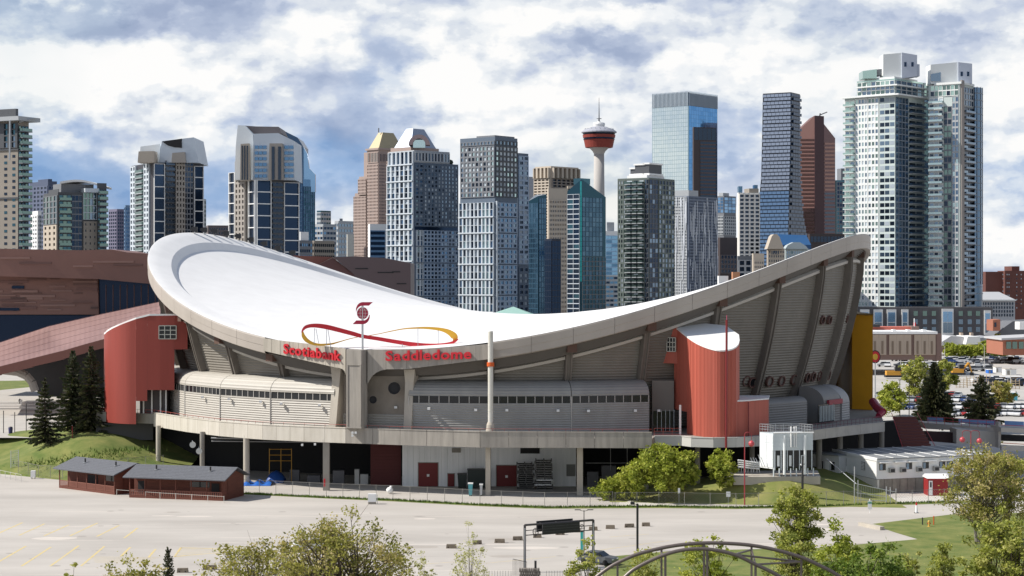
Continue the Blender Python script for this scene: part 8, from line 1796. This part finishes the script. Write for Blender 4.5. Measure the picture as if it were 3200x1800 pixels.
for k, m_ in CM.items():
    ME_C[k] = (mesh_of(cb, 'body', m_), mesh_of(crf, 'roof', m_)); q = MB(); q.v = list(cb.v); q.f = list(cb.f); q.m = [0] * len(cb.f)
    for s_, idx in ((cg, 1), (crf, 0)): n0 = len(q.v); q.v += s_.v; q.f += [tuple(i + n0 for i in f) for f in s_.f]; q.m += [idx] * len(s_.f)
    for wx in (-1.4, 1.4):
        q.cm = 2; q.tube((wx, -.9, .33), (wx, .9, .33), .33, 10)
    ME_C[k + '_far'] = mesh_of(q, 'parked_car', [m_, GLASSD, TY])
ME_G = mesh_of(cg, 'glass', GLASSD); ME_W = mesh_of(MB().tube((0, -.12, 0), (0, .12, 0), .33, 12), 'wheel', TY); ME_H = mesh_of(MB().box(-.02, .02, -.2, .2, -.07, .07), 'headlight', mat('headlight', (.8, .8, .78), .2))
def car(p, rz, k, label, group=None, wheels=True):
    t = thing('parked_car', label, 'car', p, group); t.rotation_euler = (0, 0, rz)
    def ch(nm, me, loc=(0, 0, 0)): o = bpy.data.objects.new(nm, me); COL.objects.link(o); o.parent = t; o.location = loc; return o
    ch('body', ME_C[k][0]); ch('roof', ME_C[k][1]); ch('glass', ME_G)
    for sx in (-1.4, 1.4):
        for sy in (-.8, .8): ch('wheel', ME_W, (sx, sy, .33))
    for sy in (-.6, .6): ch('headlight', ME_H, (-2.26, sy, .72))
    return t
ORD = ['first', 'second', 'third', 'fourth', 'fifth', 'sixth', 'seventh', 'eighth', 'ninth', 'tenth', 'eleventh', 'twelfth', 'thirteenth', 'fourteenth', 'fifteenth', 'sixteenth', 'seventeenth', 'eighteenth', 'nineteenth', 'twentieth']
def cars():
    car(G(1868, 1762), radians(150), 'grey', 'dark grey car behind the spiky green shrub by the gantry right post')
    car(G(968, 1722), radians(15), 'white', 'white car hidden behind the branches of the big open-crowned tree')
    rb = random.Random(77); cols = ['white', 'silver', 'black', 'blue', 'silver', 'white', 'white', 'silver', 'red', 'white']
    for (y, x0, x1, st), rn_ in zip([(1300, 2895, 3205, 20), (1278, 2760, 3205, 22), (1256, 2752, 3110, 20), (1240, 2748, 3000, 19)], ('front', 'second', 'third', 'rear')):
        x = x0; cnt = {}
        while x < x1:
            if rb.random() < .93:
                c = rb.choice(cols); cnt[c] = cnt.get(c, 0) + 1; g = G(x, y + rb.uniform(-1, 1)); car((g.x, g.y, -.01), rb.uniform(-.06, .06) + radians(62), c, '%s %s car from the left in the %s row of the near car park' % (ORD[cnt[c] - 1], c, rn_), 'cars in the near car park on the right')
            x += st + rb.uniform(-1, 1)
    for (y, x0, x1, st), rn_ in zip(((1128, 2800, 3195, 13), (1136, 2950, 3195, 13), (1146, 2760, 3100, 14), (1160, 2990, 3090, 16), (1196, 3060, 3200, 18), (1206, 3100, 3200, 19)), ('topmost', 'second', 'third', 'fourth', 'fifth', 'lowest')):
        x = x0; cnt = {}
        while x < x1:
            if rb.random() < .8:
                c = rb.choice(['white', 'white', 'silver', 'white', 'blue', 'grey', 'black']); cnt[c] = cnt.get(c, 0) + 1; g = G(x, y); o = bpy.data.objects.new('parked_car', ME_C[c + '_far']); COL.objects.link(o); o.location = (g.x, g.y, -.01); o.rotation_euler = (0, 0, rb.uniform(-.2, .2) + (radians(70) if rb.random() < .4 else 0)); s_ = rb.uniform(1.0, 1.35); o.scale = (s_, s_, s_ * rb.choice((1, 1.25)))
                tag(o, '%s %s vehicle from the left in the %s row of the distant lots' % (ORD[cnt[c] - 1], c, rn_), 'car', 'vehicles in the distant lots')
            x += st
cars()
# ---- two tiny walkers on the plaza
def person(label, foot, col, seed):
    sk = [(0, 0, .95), (0, 0, 1.2), (0, 0, 1.42), (0, 0, 1.52), (0, 0, 1.66), (-.1, 0, .9), (-.13, .12, .5), (-.13, -.02, .06), (-.13, -.16, .03), (.1, 0, .9), (.13, -.16, .5), (.13, -.02, .06), (.13, -.2, .03), (-.2, 0, 1.38), (-.28, -.06, 1.1), (-.27, -.2, .86), (.2, 0, 1.38), (.28, .06, 1.1), (.27, -.02, .84)]
    ed = [(0, 1), (1, 2), (2, 3), (3, 4), (0, 5), (5, 6), (6, 7), (7, 8), (0, 9), (9, 10), (10, 11), (11, 12), (2, 13), (13, 14), (14, 15), (2, 16), (16, 17), (17, 18)]; rad = [.15, .14, .15, .06, .11, .09, .07, .05, .045, .09, .07, .05, .045, .07, .05, .035, .07, .05, .035]
    me = bpy.data.meshes.new('person'); me.from_pydata(sk, ed, []); o = bpy.data.objects.new('person', me); COL.objects.link(o); m = o.modifiers.new('skin', 'SKIN')
    for i, r in enumerate(rad): me.skin_vertices[0].data[i].radius = (r, r)
    me.skin_vertices[0].data[0].use_root = True; o.modifiers.new('sub', 'SUBSURF').levels = 1; me.materials.append(col); o.location = foot; return tag(o, label, 'person')
person('tiny walker in white clothes on the plaza at the far left', (XY(66, 420), 420, 4.36), WHITE, 1); person('tiny walker in dark clothes beside the one in white on the plaza', (XY(62, 422), 422, 4.36), BLACK, 2)
for i, (x, y, h, m_, lb) in enumerate(((33, 1342, 1.6, mat('navy_bin', (.03, .03, .12), .5), 'dark blue litter bin on the plaza above the grass bank'), )):
    g = Vector((XY(x, 346), 346, 4.36)); t = thing('litter_bin', lb, 'bin', g); MB().lathe(g, [(.35, 0), (.42, 1.0), (.38, 1.15)], 12).build('body', m_, t); MB().lathe(g + Vector((0, 0, 1.153)), [(.40, 0), (.30, .12)], 12).build('lid', BLACK, t)
for i, (x, yt, lb) in enumerate(((11, 1285, 'leftmost thin dark post on the plaza'), (46, 1290, 'thin dark post on the plaza above the litter bin'), (82, 1262, 'taller thin post on the plaza right of the others'), (226, 1330, 'dark red post standing on the grass bank'))):
    Y = 347 if i < 3 else 323; z = 4.36 if i < 3 else idw(lc, XY(x, Y), Y); p = Vector((XY(x, Y), Y, z)); t = thing('bollard_post', lb, 'post', p); MB().tube(p, Vector((p.x, Y, ZY(yt, Y))), .08, 6).build('post', mat('dark_red_pipe', (.20, .02, .02), .5) if i == 3 else BLACK, t); MB().ball(Vector((p.x, Y, ZY(yt, Y))), .11, 8, 5).build('cap', BLACK, t)
